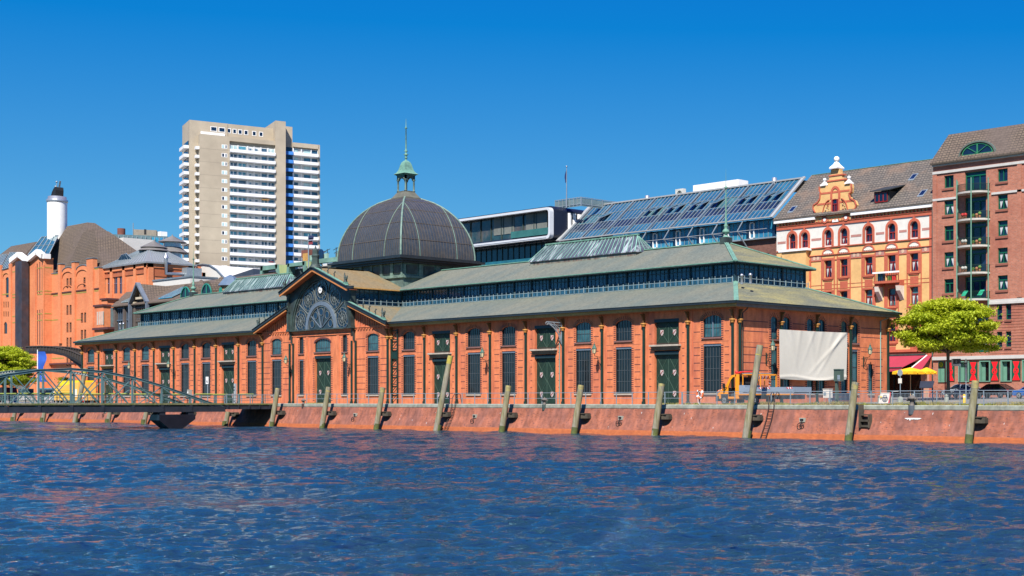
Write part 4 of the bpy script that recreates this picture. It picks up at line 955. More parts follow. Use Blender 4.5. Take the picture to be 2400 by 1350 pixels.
x0, x1 = xY(2057, 47), xY(2092, 47); zb = 24.5; g = G(); g.box(x0, x1, 46.3, 49, zb-.3, zb+1.5); g.slab([(x0-.4, 45.9, zb+1.6), (x1+.5, 45.9, zb+1.6), (x1+.5, 49.4, zb+2.6), (x0-.4, 49.4, zb+2.6)], .12); dm = U(g, 'roof_dormer', mat('dormer_lead', (.03,.035,.035), .7), yb)
g = G(); g.box(x0+.2, x1-.2, 46.2, 46.29, zb+.15, zb+1.35); U(g, 'dormer_frame', WFD, dm); g = G(); 
for i in range(3): a = x0+.32+i*(x1-x0-.4)/3; g.box(a, a+(x1-x0-.4)/3-.18, 46.16, 46.199, zb+.3, zb+1.2)
U(g, 'dormer_pane', GLN, dm)
for px, py in ((1902, 440), (1865, 493), (2110, 410), (2167, 455)):
    x, z = onY(px, 47.5, py); t = max(0, min(6.8, (z-24)/.885)); y = Y0-.5+ (z-23.86)/.885; g = G(); g.slab([(x-.45, y-.5, z-.38+.06), (x+.45, y-.5, z-.38+.06), (x+.45, y+.5, z+.5+.06), (x-.45, y+.5, z+.5+.06)], .1); o = U(g, 'roof_window', GREYM, yb)
    g = G(); g.slab([(x-.33, y-.38, z-.27+.07), (x+.33, y-.38, z-.27+.07), (x+.33, y+.38, z+.40+.07), (x-.33, y+.38, z+.40+.07)], .02); U(g, 'pane', GLN, o)
# restaurant front, awnings
g = G(); g.wbox(P, -34.5, -13.6, .5, .6, .2, 5.0, 0); sf = U(g, 'restaurant_glass_front', glass('shop_glass', (.02,.016,.012), .1, .6), yb)
g = G(); 
for i in range(9): x = -34.5+i*2.6; g.wbox(P, x-.06, x+.06, .4, .5, .5, 5)
g.wbox(P, -34.5, -13.6, .38, .5, 3.7, 3.85); U(g, 'shopfront_frame', BLACK, sf)
g = G(); g.wbox(P, XR-.9, XR-.05, -.05, -.001, .2, 5.3); g.wbox(P, -14.4, -13.6, -.1, .0, .2, 5.0); U(g, 'pink_stone_pier', mat('salmon_stone', (.55,.27,.19), .8), yb)
AWN = mat('wine_red_canvas', (.33,.028,.055), .85, .08)
for a, b in ((-27.5, -13.7),):
    g = G(); g.slab([(a, Y0-.1, 5.75), (b, Y0-.1, 5.75), (b-1.0, Y0-3.4, 4.25), (a, Y0-3.4, 4.25)], .05); g.slab([(a, Y0-3.4, 4.2), (b-1.0, Y0-3.4, 4.2), (b-1.0, Y0-3.45, 3.8), (a, Y0-3.45, 3.8)], .03)
    aw = U(g, 'awning', AWN, yb); g = G(); g.bar((a, Y0-3.42, 4.25), (b-1, Y0-3.42, 4.25), .1); g.bar((a, Y0-.12, 5.85), (b, Y0-.12, 5.85), .2); U(g, 'awning_bar', SLATE, aw)
g = G(); g.slab([(XR-.75, Y0-.1, 5.7), (XR-.1, Y0-.1, 5.7), (XR-.1, Y0-2.2, 3.9), (XR-1.8, Y0-2.2, 3.9)], .04); U(g, 'awning', AWN, yb)
g = G(); g.bar((XR-.8, Y0-.12, 5.75), (XR-1.9, Y0-2.25, 3.95), .16, .1); U(g, 'awning_edge', WHITE, yb)
g = G(); g.tube([(XR, Y0-.1, 23.5), (XR, Y0-.1, .5)], .09, 6); U(g, 'downpipe', SLATE, yb)
# ---------------------------------------------------------------- red brick apartment house
Y1 = 45.5; P = FY(Y1); rb = empty('brick_apartment_house', 'red brick apartment house with green windows, round balconies and red shutters', 'apartment house')
RB = brick('apartment_brick', (.36,.125,.075), (.44,.165,.10), (.36,.20,.15), .5, .16, stain=(.30,.10,.065), sc2=.3, f2=.55, mort=.02, dark=(.22,.12,.09))
XA, XB = -12.3, 14.0; GRN = mat('bottle_green_frame', (.004,.10,.055), .45, .1); GRL = mat('sea_green_frame', (.13,.28,.20), .6, .1)
RZ = [(25.3, 26.75), (22.15, 23.8), (19.1, 20.85), (16.0, 17.75), (12.95, 14.6)]
wc = [-9.99, -2.42, 3.6, 9.6]; ops = []
for c in wc:
    for z0, z1 in RZ: ops.append((c-.68, c+.68, z0, z1, 0))
for z0, z1 in RZ: ops.append((-7.7, -4.7, z0-.85, z1+.1, 0))
lw = [-10.9, -9.7, -2.86, -1.63, 3.2, 4.4]
for c in lw:
    for z0 in (9.55, 6.45): ops.append((c-.38, c+.38, z0, z0+1.75, 0))
ops += [(-7.55, -4.4, 5.9, 8.2, 0), (-7.55, -4.4, 9.3, 11.2, 0)]
nic = [(2202, 2217), (2249, 2270), (2298, 2320), (2348, 2370)]; nic = [(xY(a, Y1), xY(b, Y1)) for a, b in nic] + [(xY(2348, Y1)+2.9*k, xY(2370, Y1)+2.9*k) for k in (1, 2, 3)]
for a, b in nic: ops.append((a, b, 2.6, 4.8, 0))
g = G(); wall(g, P, XA, XB, 0, 28.4, ops, .4); g.box(XA, XB, Y1+11, Y1+11.3, 0, 28.4); g.box(XA, XA+.3, Y1+.4, Y1+11, 0, 28.4)
for z in [z_*.33+5.7 for z_ in range(17)]:
    us = sorted([(o[0], o[1]) for o in ops if o[2]-.25 < z < o[3] and o[3] < 11.5]); u0 = XA+.1
    for a_, b_ in us + [(XB, XB)]:
        if a_ - u0 > .05: g.wbox(P, u0, a_, -.03, -.001, z, z+.1, 0)
        u0 = max(u0, b_)
g.wbox(P, -.4, .2, -.12, -.001, 12, 27); g.wbox(P, XA, XA+.6, -.1, -.001, 12, 27)
U(g, 'facade_wall', RB, rb)
g = G()
for z0, z1, d in ((27.95, 28.25, .18), (27.05, 27.35, .14), (23.9, 24.15, .12), (11.35, 11.6, .2), (11.6, 11.9, .12), (5.1, 5.5, .2)):
    if z0 == 23.9: g.wbox(P, XA, -8.9, -d, -.001, z0, z1); g.wbox(P, -3.9, XB, -d, -.001, z0, z1)
    elif z0 in (11.35, 11.6): g.wbox(P, XA, -8.6, -d, -.001, z0, z1); g.wbox(P, -4.2, XB, -d, -.001, z0, z1)
    else: g.wbox(P, XA, XB, -d, -.001, z0, z1)
each(g, 'stone_band', mat('grey_white_stone', (.52,.50,.46), .8, .1), rb)
g = G()
for c in wc:
    for z0, z1 in RZ: g.wbox(P, c-.95, c+.75, -.12, 0, z0-.28, z0-.06)
for c in lw:
    for z0 in (9.55, 6.45): g.wbox(P, c-.5, c+.45, -.12, 0, z0-.25, z0-.05)
each(g, 'brick_sill', mat('sill_clay', (.26,.09,.06), .8), rb)
for j, c in enumerate(wc):
    for k, (z0, z1) in enumerate(RZ): simple_win(P, rb, c, z0, z1, 1.36, 0, GRN, .12, .66 if k else .97, .22, curt=(j, k) in ((0, 1), (1, 1), (1, 2), (0, 3), (1, 4), (1, 3)), gl=GLN if (j+k) % 2 else GL)
for c in lw:
    for z0 in (9.55, 6.45): simple_win(P, rb, c, z0, z0+1.75, .76, 0, GRN, .09, .3, .2, nx=1)
simple_win(P, rb, -5.97, 5.9, 8.2, 3.15, 0, GRN, .13, .97, .15, curt=True, gl=GLT, nx=3); simple_win(P, rb, -5.97, 9.3, 11.2, 3.15, 0, GRN, .13, .97, .2, nx=3)
g = G(); 
for i in range(26): x = -7.5+i*.12; g.wbox(P, x, x+.04, .02, .06, 5.95, 6.75)
U(g, 'window_guard_rail', GRN, rb)
for k, (z0, z1) in enumerate(RZ):
    simple_win(P, rb, -6.2, z0-.85, z1+.1, 3.0, 0, GRN, .14, .78, .25, nx=3)
    zc = z0-1.02; cx = -6.4; n = 20; rr = 2.25
    pts = [(cx+rr*math.cos(math.pi+math.pi*i/n), Y1+1.55*math.sin(math.pi+math.pi*i/n)) for i in range(n+1)]
    b = U(G().prism(pts, 'z', zc-.1, zc+.12), 'round_balcony', mat('balcony_slab_stone', (.45,.42,.37), .8), rb)
    g = G()
    for q, w in zip(pts, pts[1:]):
        for z in (zc+.2, zc+.95): g.bar((*q, z), (*w, z), .04)
        for t in (0, .33, .66): x = q[0]+(w[0]-q[0])*t; y = q[1]+(w[1]-q[1])*t; g.bar((x, y, zc+.12), (x, y, zc+.97), .025)
    U(g, 'balcony_railing', DGRN, b)
    if k in (1, 2, 3):
        g = G()
        for x, z, m in ((-7.3, .5, 0), (-6.9, .5, 0), (-5.3, .35, 1), (-4.9, .5, 2), (-5.8, .3, 2)): g.lathe([(.14, 0), (.17, z*.6)], (x, Y1-1.0, zc+.12), 7, 1); g.ball((x, Y1-1.0, zc+.15+z), .22, m, 7)
        U(g, 'balcony_plant_pot', [REDP if k == 1 else mat('white_pot', (.6,.6,.55)), mat('clay_pot', (.4,.17,.08)), MT['plant_green']], b)
    if k == 4:
        for x in (-7.5, -5.2): U(G().slab([(x, Y1-1.1, zc+.5), (x+.6, Y1-1.1, zc+.5), (x+.7, Y1-.6, zc+1.1), (x+.1, Y1-.6, zc+1.1)], .05), 'folding_chair', mat('mint_chair', (.02,.40,.22)), b)
for i in (0, 5, 12, 19):
    q = pts[i]; g = G(); g.tube([(q[0], q[1]-.1, 11.0), (q[0], q[1]-.1, 25.9)], .075, 6); U(g, 'balcony_pole', GRL, rb)
# ground floor: green reveals and red-and-green shutters with the hourglass
def hourglass(P, par, a, b):
    g = G(); g.wbox(P, a, b, -.08, -.02, 2.6, 4.82); g.wbox(P, a, a+.07, -.10, -.08, 2.6, 4.82, 1); g.wbox(P, b-.07, b, -.10, -.08, 2.6, 4.82, 1)
    o = U(g, 'shutter', [GRN, mat('dark_green_trim', (.003,.05,.03))], par); g = G(); m = (a+b)/2
    g.wpoly(P, [(a+.1, 4.78), (b-.1, 4.78), (m, 3.72)], -.1, -.08); g.wpoly(P, [(a+.05, 2.64), (b-.05, 2.64), (m, 3.72)], -.1, -.08)
    g.wpoly(P, [(m+.36*math.cos(k*.524), 3.72+.42*math.sin(k*.524)) for k in range(12)], -.12, -.1)
    U(g, 'hourglass_emblem', mat('signal_red', (.75,.012,.02), .5, .05), o); g = G()
    for dx, dz in ((-.12, -.12), (.12, .12)): g.wpoly(P, [(m+dx-.1, 3.72+dz), (m+dx, 3.72+dz-.14), (m+dx+.1, 3.72+dz), (m+dx, 3.72+dz+.14)], -.13, -.12)
    U(g, 'emblem_diamond', MT['dark_green_trim'], o)
for k, (a, b) in enumerate(nic):
    g = G(); g.wbox(P, a+.02, b-.02, .35, .39, 2.6, 4.8); o = U(g, 'ground_floor_window', GL, rb)
    g = G(); g.wbox(P, a-.12, a+.06, -.12, .34, 2.5, 4.92); g.wbox(P, b-.06, b+.12, -.12, .34, 2.5, 4.92); g.wbox(P, a+.06, b-.06, -.12, .34, 4.8, 4.92); g.wbox(P, a+.06, b-.06, -.12, .34, 2.5, 2.6)
    g.wpoly(P, [(a+.06, 2.6), (a+.5, 2.6), (a+.5, 4.8), (a+.06, 4.8)], .28, .33); U(g, 'window_surround', GRL, o)
    hourglass(P, rb, b+.16, b+1.28)
# apartment roof with half-round dormer
zr = 32.3; yrd = 48.8; xrd = max(XA-.1, xY(2218, yrd)); g = G(); g.slab([(XA-.1, Y1-.5, 28.4), (XB, Y1-.5, 28.4), (XB, yrd, zr), (xrd, yrd, zr)], .25); g.slab([(XA-.1, 57.5, 28.4), (XB, 57.5, 28.4), (XB, yrd, zr), (xrd, yrd, zr)], .25); g.slab([(XA-.1, Y1-.5, 28.4), (XA-.1, 57.5, 28.4), (xrd, yrd, zr)], .25)
U(g, 'tiled_roof', RTB, rb)
g = G(); ya = Y1-.05; cx = -5.9
pts = [(cx+2.5*math.cos(math.pi*i/14), 28.75+1.45*math.sin(math.pi*i/14)) for i in range(15)]
g.prism([(p, q) for p, q in pts], 'y', ya+.1, ya+3.5); dm = U(g, 'eyebrow_dormer', RTB, rb)
g = G(); ring(g, FY(ya), cx-2.4, cx+2.4, 28.75, 1.4, .18, -.15, .2, 0, 14); U(g, 'dormer_edge', mat('lead_edge', (.12,.15,.13)), dm)
g = G(); g.wpoly(FY(ya), [(cx+2.1*math.cos(math.pi*i/14), 28.85+1.15*math.sin(math.pi*i/14)) for i in range(15)], .02, .09); U(g, 'dormer_glass', GLN, dm)
g = G(); ring(g, FY(ya), cx-2.05, cx+2.05, 28.85, 1.1, .12, -.05, .02, 0, 14); g.box(cx-2.1, cx+2.1, ya-.05, ya+.02, 28.76, 28.88); g.box(cx-.08, cx+.08, ya-.05, ya+.02, 28.88, 29.95); g.bar((cx, ya-.02, 28.9), (cx-1.4, ya-.02, 29.7), .1, .06); g.bar((cx, ya-.02, 28.9), (cx+1.4, ya-.02, 29.7), .1, .06)
U(g, 'dormer_window_frame', mat('mid_green_frame', (.03,.22,.10)), dm)
# ---------------------------------------------------------------- office with the sloping glass roof
of = empty('glass_roof_office', 'brown brick office block with a long sloping blue glass roof', 'office building')
XL2, XR2 = -82.0, -38.2; ye, ze, yt, zt = 45.4, 24.15, 51.6, 29.95
BB = brick('brown_office_brick', (.14,.06,.045), (.19,.085,.06), (.17,.11,.09), .5, .18)
g = G(); P = FY(46.3); wall(g, P, XL2, XR2, 0, 21.6, [(x, x+5.2, 15.8, 18.9, 0) for x in (-45.2, -51.8, -58.4)], .3); g.box(XL2, XR2, 57, 57.3, 0, 24); g.box(XL2, XL2+.3, 46.6, 57, 0, 24); g.box(XR2-.3, XR2, 46.6, 57, 0, 24); U(g, 'brick_wall', BB, of)
g = G(); 
for x in (-45.2, -51.8, -58.4): g.wbox(P, x, x+5.2, .12, .18, 15.8, 18.9)
U(g, 'grey_shutter_panel', mat('shutter_panel', (.42,.43,.42), .7), of)
g = G(); g.wbox(P, XL2, XR2, .12, .16, 21.7, 24.2); wb = U(g, 'ribbon_window', GLB, of)
g = G(); g.wbox(P, XL2, XR2, -.5, .2, 21.55, 21.72); U(g, 'window_ledge', GREYM, of)
NB = 9; bw = (XR2-XL2-1.2)/NB; g = G(); g2 = G()
for i in range(NB+1):
    x = XL2+.6+i*bw; g2.box(x-.25, x+.25, 46.25, 46.5, 21.72, 24.2, 0)
    if i < NB:
        for j in range(1, 5): xx = x+.25+j*(bw-.5)/5; g2.box(xx-.04, xx+.04, 46.36, 46.44, 21.72, 24.2, 1)
        a = x+.35; 
        for s_ in (0, .75): g2.box(a+s_, a+s_+.12, 46.2, 46.4, 21.75, 23.9, 2)
        g2.box(a, a+.87, 46.2, 46.4, 23.8, 23.92, 2); g2.box(a, a+.87, 46.2, 46.4, 21.75, 21.87, 2)
U(g2, 'window_mullion', [GLN, GREYM, WHITE], wb)
sl = lambda t, off=0: (ye+(yt-ye)*t - off*.68, ze+(zt-ze)*t + off*.73)
for i in range(NB):
    x0 = XL2+.6+i*bw; x1 = x0+bw; g = G()
    rows = [(0, .22, GLC), (.24, .44, GLN), (.46, .7, GLC if i % 3 else GLT), (.72, 1, GLC)]
    for k, (a, b, m) in enumerate(rows):
        (ya, za), (yb_, zb) = sl(a), sl(b); g.slab([(x0+.45, ya, za), (x1-.12, ya, za), (x1-.12, yb_, zb), (x0+.45, yb_, zb)], .06, k)
    g.slab([(x0, *sl(0)), (x0+.44, *sl(0)), (x0+.44, *sl(1)), (x0, *sl(1))], .05, 1)
    o = U(g, 'roof_glazing', [r[2] for r in rows], of); g = G()
    for j in range(6): x = x0+.5+j*(bw-.62)/5; g.bar((x, *sl(0, .06)), (x, *sl(1, .06)), .07, .08)
    for t in (.23, .45, .71): g.bar((x0+.4, *sl(t, .05)), (x1, *sl(t, .05)), .08, .05)
    g.bar((x0-.02, *sl(0, .12)), (x0-.02, *sl(1, .12)), .12, .16); U(g, 'roof_glazing_bar', GREYM, o)
    if i in (1, 3, 4, 5, 6, 7, 8):
        for q in ((.55, 1.9),) if i in (1, 6) else ((.9, 1.9), (2.7, 3.7)):
            g = G(); (ya, za), (yb_, zb) = sl(.70), sl(.47, .7); g.slab([(x0+q[0], ya, za+.1), (x0+q[1], ya, za+.1), (x0+q[1], yb_, zb+.1), (x0+q[0], yb_, zb+.1)], .08, 0, 1); U(g, 'open_roof_vent', [GLC, GREYM], of)
    g = G(); g.bar((x0, 45.4, 24.1), (x0, 44.3, 22.6), .1); g.bar((x0, 44.3, 22.6), (x0, 46.2, 20.6), .14); g.bar((x0, 44.3, 22.6), (x0, 46.2, 22.6), .07); U(g, 'roof_strut', GREYM, of)
g = G(); g.bar((XL2, *sl(0, .1)), (XR2, *sl(0, .1)), .2, .16); g.bar((XL2, *sl(1, .1)), (XR2, *sl(1, .1)), .4, .2); g.bar((XL2+.1, *sl(-.02, .1)), (XL2+.1, *sl(1.02, .1)), .7, .3); g.bar((XR2-.1, *sl(-.02, .1)), (XR2-.1, *sl(1.02, .1)), .5, .2)
g.bar((XL2, 44.3, 22.6), (XR2, 44.3, 22.6), .06)
U(g, 'roof_edge_beam', mat('aluminium_edge', (.33,.34,.34), .5, .1), of)
g = G(); g.box(XL2, XR2, yt, 57, 29.3, 29.7); U(g, 'flat_roof', RT, of)
g = G(); x0, z0 = onY(1636, 56, 448); x1, _ = onY(1742, 56, 448); g.box(x0, x1, 55, 57, 29.7, zY(1690, 429, 56)); U(g, 'white_lift_housing', WHITE, of)
for px, py, w in ((1517, 459, .5), (1815, 417, .5)):
    x, z = onY(px, 54, py); U(G().lathe([(.35, 29.6-z), (.35, 0), (.1, .1)], (x, 54, z), 10), 'roof_vent', CHROME, of)
x, z = onY(1594, 53, 443); g = G(); g.box(x-.8, x+.8, 52.8, 53.4, 29.6, z); o = U(g, 'air_conditioner', mat('ac_white', (.55,.55,.5)), of); U(G().torus((x+.1, 52.78, z-.7), .4, .06, 'y').torus((x+.1, 52.78, z-.7), .2, .05, 'y'), 'fan_grille', SLATE, o)
# ---------------------------------------------------------------- black glass office
bo = empty('black_glass_office', 'black cantilevered office box with a rounded silver frame behind the dome', 'office building')
bx0, bx1, by, bz0, bz1 = -118.0, -82.05, 44.0, 24.5, 29.35; NAVY = mat('midnight_cladding', (.012,.017,.035), .35, .2, 1)
def rr(x0, x1, z0, z1, r, n=6):
    out = []
    for cx, cz, a0 in ((x1-r, z0+r, -90), (x1-r, z1-r, 0), (x0+r, z1-r, 90), (x0+r, z0+r, 180)):
        out += [(cx+r*math.cos(R(a0+90*k/n)), cz+r*math.sin(R(a0+90*k/n))) for k in range(n+1)]
    return out
def rring(g, P, o, i, d0, d1, m=0):
    n = len(o)
    for k in range(n): g.wpoly(P, [i[k], o[k], o[(k+1) % n], i[(k+1) % n]], d0, d1, m)
P = FY(by); g = G(); rring(g, P, rr(bx0, bx1, bz0, bz1+.05, .75), rr(bx0+.5, bx1-.45, bz0+.75, bz1-.55, .5), .6, 12)
g.box(bx0, bx1-.6, by+11, by+12, bz0, bz1); bd = U(g, 'cladding', NAVY, bo)
g = G(); rring(g, P, rr(bx0+.02, bx1-.02, bz0-.03, bz1-.2, .72), rr(bx0+.5, bx1-.42, bz0+.42, bz1-.55, .5), -.1, .62); g.wbox(P, bx0, bx1-.9, -.12, .1, bz0+.08, bz0+.14, 1); U(g, 'silver_frame', [mat('silver_frame', (.58,.60,.62), .4, .05), NAVY], bo)
g = G(); g.wbox(P, bx0+.4, -85.6, 1.1, 1.2, bz0+.4, bz1-.5); g.wbox(P, -85.6, -82.6, 4.6, 4.7, bz0+.4, bz1-.5); g.wpoly(lambda u, d, z: (-85.6+d, u, z), [(by+1.2, bz0+.4), (by+4.6, bz0+.4), (by+4.6, bz1-.5), (by+1.2, bz1-.5)], 0, .08)
fg = U(g, 'front_glass', glass('office_glass', (.02,.05,.055), .06, .5, .3, col2=(.10,.075,.06)), bo); g = G()
for i in range(13): x = bx0+1+i*2.7; g.wbox(P, x-.07, x+.07, .95, 1.1, bz0+.4, bz1-.5) if x < -85 else None
U(g, 'glass_mullion', SLATE, fg)
g = G()
for k in (0, 1, 3, 4): x = -97.5+k*2.7; g.wbox(P, x+.1, x+2.5, 1.02, 1.09, bz0+1.6, bz1-.5)
each(g, 'window_blind', mat('grey_blind', (.16,.17,.15), .8), fg)
g = G(); g.wbox(P, -92, -82.8, .25, .28, bz0+.7, bz0+1.7); U(g, 'glass_balustrade', glass('green_balustrade', (.04,.14,.12), .05, .2), bo)
g = G(); g.wbox(P, bx0, bx1-1, 2.4, 2.5, 14, bz0-.02); lg = U(g, 'lower_glass', glass('lower_office_glass', (.015,.06,.075), .07, .5, .4), bo); g = G()
for i in range(26): x = bx0+i*1.4; g.wbox(P, x-.04, x+.04, 2.3, 2.4, 14, bz0-.02)
g.wbox(P, bx0, bx1-1, 2.3, 2.4, 22.0, 22.1); U(g, 'glass_mullion', SLATE, lg)
g = G(); g.wbox(P, bx0, bx1-3, .9, .94, 18, 22.0); U(g, 'terrace_balustrade', glass('teal_balustrade', (.02,.13,.17), .06, .25), bo)
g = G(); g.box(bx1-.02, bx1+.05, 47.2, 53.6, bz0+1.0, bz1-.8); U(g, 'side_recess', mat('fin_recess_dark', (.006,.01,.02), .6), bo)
g = G()
for i in range(8): y = 47.2+i*.9; g.slab([(bx1+.06, y, bz1-.8), (bx1+.3, y+.1, bz1-.8), (bx1+.3, y+.45, bz1-.8), (bx1+.06, y+.5, bz1-.8)], bz1-bz0-1.8); 
U(g, 'white_fin', WHITE, bo)
g = G(); x0, x1 = xY(1302, 47), xY(1362, 47); za = zY(1362, 462, 47)
for i in range(8): x = x0+(x1-x0)*i/7; g.box(x-.05, x+.05, 46.9, 47, 29.3, za+.05)
for i in range(9): y = 47+i*2.0; g.box(x1-.05, x1+.05, y, y+.1, 29.3, za+.05)
for z in (za-1.0, za): g.box(x0, x1, 46.92, 46.98, z-.05, z+.05); g.box(x1-.03, x1+.03, 47, 63, z-.05, z+.05)
g.box(x0, x1-.1, 47.0, 47.04, 29.3, za-.1, 1); g.box(x1-.04, x1-.02, 47, 63, 29.3, za-.1, 1); U(g, 'roof_terrace_screen', [GREYM, glass('terrace_screen_glass', (.20,.26,.25), .3, .3, alpha=.75)], bo)
fp = empty('flagpole', 'tall thin flagpole with dark blue flag above the black office', 'flagpole', (0, 0, 0))
x, z0 = onY(1328, 46.8, 490); z1 = zY(1328, 391, 46.8); g = G(); g.tube([(x, 46.8, 29.3), (x, 46.8, z1)], [.11, .05], 7); g.ball((x, 46.8, z1+.05), .14, 0, 6); U(g, 'pole', CHROME, fp)
g = G(); n = 6; pr = [(-.02, z1-.5), (-.15, z1-.7), (-.38, z1-1.2), (-.42, z1-1.6), (-.3, z1-2.0), (-.25, z1-2.4), (-.05, z1-2.2)]
g.wpoly(FY(46.75), [(x+a, b) for a, b in pr], 0, .05); U(g, 'flag', mat('navy_flag', (.015,.03,.12), .8), fp)
# ---------------------------------------------------------------- concrete tower block far behind
A0 = R(74.4); o0 = atD(448, 900, 460.0); O = (o0.x, o0.y)
PT = FA(O, A0); ca, sa = math.cos(A0), math.sin(A0)
def uT(px, back=0.0):                        # along-coordinate on the tower plane (pushed back by `back`)
    d = ray(px); ox, oy = O[0]-back*sa, O[1]+back*ca
    det = ca*(-d[1]) - sa*(-d[0]); rx, ry = CAMX-ox, CAMY-oy
    return (rx*(-d[1]) - ry*(-d[0]))/det
def zT(px, py, back=0.0):
    u = uT(px, back); x = O[0]+u*ca-back*sa; y = O[1]+u*sa+back*ca
    Yd = (x-CAMX)*(-CS)+(y-CAMY)*SN; return EYE+(HY-py)*Yd/F
tw = empty('tower_block', 'tall beige concrete tower block with stacked white balconies', 'tower block')
TC = mat('beige_concrete', (.43,.365,.27), .9, .12, .25, .05, col2=(.37,.31,.23))
TWH = mat('white_balcony_panel', (.72,.72,.72), .8, .06)
g = G()
uA, uB, uC, uD, uE, uF = uT(468), uT(538), uT(645), uT(669), uT(687, 2), uT(749, 2)
zt1 = zT(468, 313); zt0 = zT(448, 281, 3); FH = 2.83
g.wbox(PT, 0, uB, 3, 16, 0, zt0); 
g.wbox(PT, uB, uD-.5, 3.2, 16, zt1-3, zt0); g.wbox(PT, uA, uB, 0, 3, 0, zt1); g.wbox(PT, uB, uC, .9, 3.2, 0, zt1); g.wbox(PT, uB, uC, .0, .9, zT(600, 336), zt1)
g.wbox(PT, uC, uD, -.4, 16, 0, zT(655, 284)); g.wbox(PT, uD, uE, 3, 15, 0, zT(680, 297, 3)); g.wbox(PT, uE, uF, 2.9, 15, 0, zT(700, 336, 2)); g.wbox(PT, uE, uF, 1.9, 2.9, zT(720, 347, 2), zT(700, 335, 2)); g.wbox(PT, uF-.5, uF+.1, 1.9, 2.9, 0, zT(700, 336, 2))
U(g, 'concrete_wall', TC, tw)
g = G()
for k in range(19): z = 6+k*FH*1.5; g.wbox(PT, uA-.02, uB, -.012, -.001, z, z+.06)
U(g, 'panel_joint', mat('concrete_joint', (.22,.19,.15), .9), tw)
zb = zT(600, 362); rnd = random.Random(5)
PANE = [glass('tower_glass_a', (.08,.30,.40), .1, .4), glass('tower_glass_b', (.04,.16,.26), .1, .4), mat('pale_blind', (.38,.55,.56), .6), glass('tower_glass_c', (.03,.09,.16), .1, .4)]
w = (uC-uB)
for k in range(20):
    z = zb-k*FH
    if z < 6: break
    b = U(G().wbox(PT, uB+.05, uC-.05, -.9, .0, z, z+1.0).wbox(PT, uB+.05, uC-.05, -.1, .89, z-.2, z-.001), 'balcony', TWH, tw)
    g = G(); g.wbox(PT, uB+.02, uC-.02, 0.7, .898, z+.9, z+FH-.35, 1)
    for a, c in ((.02, .16), (.2, .36), (.44, .48), (.57, .62), (.71, .82), (.85, .98)):
        m = rnd.choice([2, 3, 2, 3, 4, 5]) if c-a > .06 else 3
        hi = FH-.6 if c-a > .06 else FH-.95; lo = 1.0 if c-a > .06 else 1.35
        g.wbox(PT, uB+a*w, uB+c*w, .6, .699, z+lo, z+hi, m)
        if c-a > .1 and rnd.random() < .5: g.wbox(PT, uB+(a+c)/2*w-.12, uB+(a+c)/2*w+.12, 0.55, .599, z+lo, z+hi, 0)
    for a in (0, .178, .39, .53, .68, .835, .985): g.wbox(PT, uB+a*w, uB+a*w+.28, .3, .6, z+.9, z+FH-.25, 0)
    g.wbox(PT, uB+.1, uC-.1, -.85, -.8, z+1.3, z+1.36, 6)
    if k == 6: g.wbox(PT, uB+.7*w, uB+.86*w, -.9, .55, z+2.0, z+2.2, 7)
    if k == 13: g.wbox(PT, uB+.85*w, uB+.97*w, .5, .6, z+1.0, z+1.7, 8)
    U(g, 'balcony_windows', [TWH, mat('white_render_back', (.62,.62,.60))]+PANE+[GREYM, OCHRE, REDP], b)
    # window left of the balconies
    u = uT(526); o = U(G().wbox(PT, u-.85, u+.85, -.04, -.0, z+.95, z+2.25), 'window', WHITE, tw); g = G()
    g.wbox(PT, u-.7, u-.1, -.06, -.041, z+1.1, z+2.1, rnd.choice([0, 1])); g.wbox(PT, u+.3, u+.65, -.06, -.041, z+1.1, z+2.1, rnd.choice([0, 1])); U(g, 'window_pane', [GLN, PANE[2]], o)
    # small side balconies seen edge-on
    U(G().wbox(PT, uA-1.1, uA-.01, .4, 2.6, z+.1, z+1.0), 'side_balcony', TWH, tw)
    U(G().wbox(PT, -1.5, -.01, 4, 12.5, z+.6, z+1.6), 'side_balcony', TWH, tw)
    U(G().wbox(PT, -.2, -.02, 4.2, 12.3, z+1.61, z+FH+.3), 'side_window', GLN, tw)
wr = uF-uE
for k in range(20):
    z = zT(720, 367, 2)-k*FH
    if z < 6: break
    b = U(G().wbox(PT, uE+.05, uF-.55, 1.0, 1.9, z, z+1.0).wbox(PT, uE+.05, uF-.55, 1.9, 2.89, z-.2, z-.001), 'balcony', TWH, tw); g = G()
    g.wbox(PT, uE+.02, uF-.52, 2.7, 2.898, z+.9, z+FH-.3, 1)
    for a, c in ((.06, .2), (.42, .66), (.70, .94)): g.wbox(PT, uE+a*wr, uE+c*wr, 2.6, 2.699, z+(1.0 if a > .3 else 1.3), z+FH-.55, rnd.choice([2, 3, 4, 5]))
    for a in (0, .3, .67, .93): g.wbox(PT, uE+a*wr, uE+a*wr+.3, 2.3, 2.6, z+.9, z+FH-.25, 0)
    U(g, 'balcony_windows', [TWH, MT['white_render_back']]+PANE, b)
    U(G().wbox(PT, uD+.1, uE-.1, 1.2, 2.99, z+.0, z+1.1), 'blue_balcony', mat('bright_blue_panel', (.05,.22,.60), .6), tw)
    U(G().wbox(PT, uD+.1, uE-.1, 2.9, 2.99, z+1.11, z+FH-.1), 'recess_shade_panel', GLN, tw)  # navy sheet paints the shade of the recess behind the blue balconies
for px, wd in ((501, 1.6), (520, 1.6), (537, .8), (550, .8), (563, .9), (577, .9), (596, .9), (612, .9)):
    u = uT(px, 3); z = zT(px, 300+(px-500)*.11, 3)-1; dd = 2.95 if px < 530 else 3.15
    o = U(G().wbox(PT, u-wd/2-.2, u+wd/2+.2, dd, dd+.049, z-.1, z+1.5), 'window', WHITE, tw); U(G().wbox(PT, u-wd/2, u+wd/2, dd-.02, dd-.001, z+.1, z+1.3), 'window_pane', GLN, o)
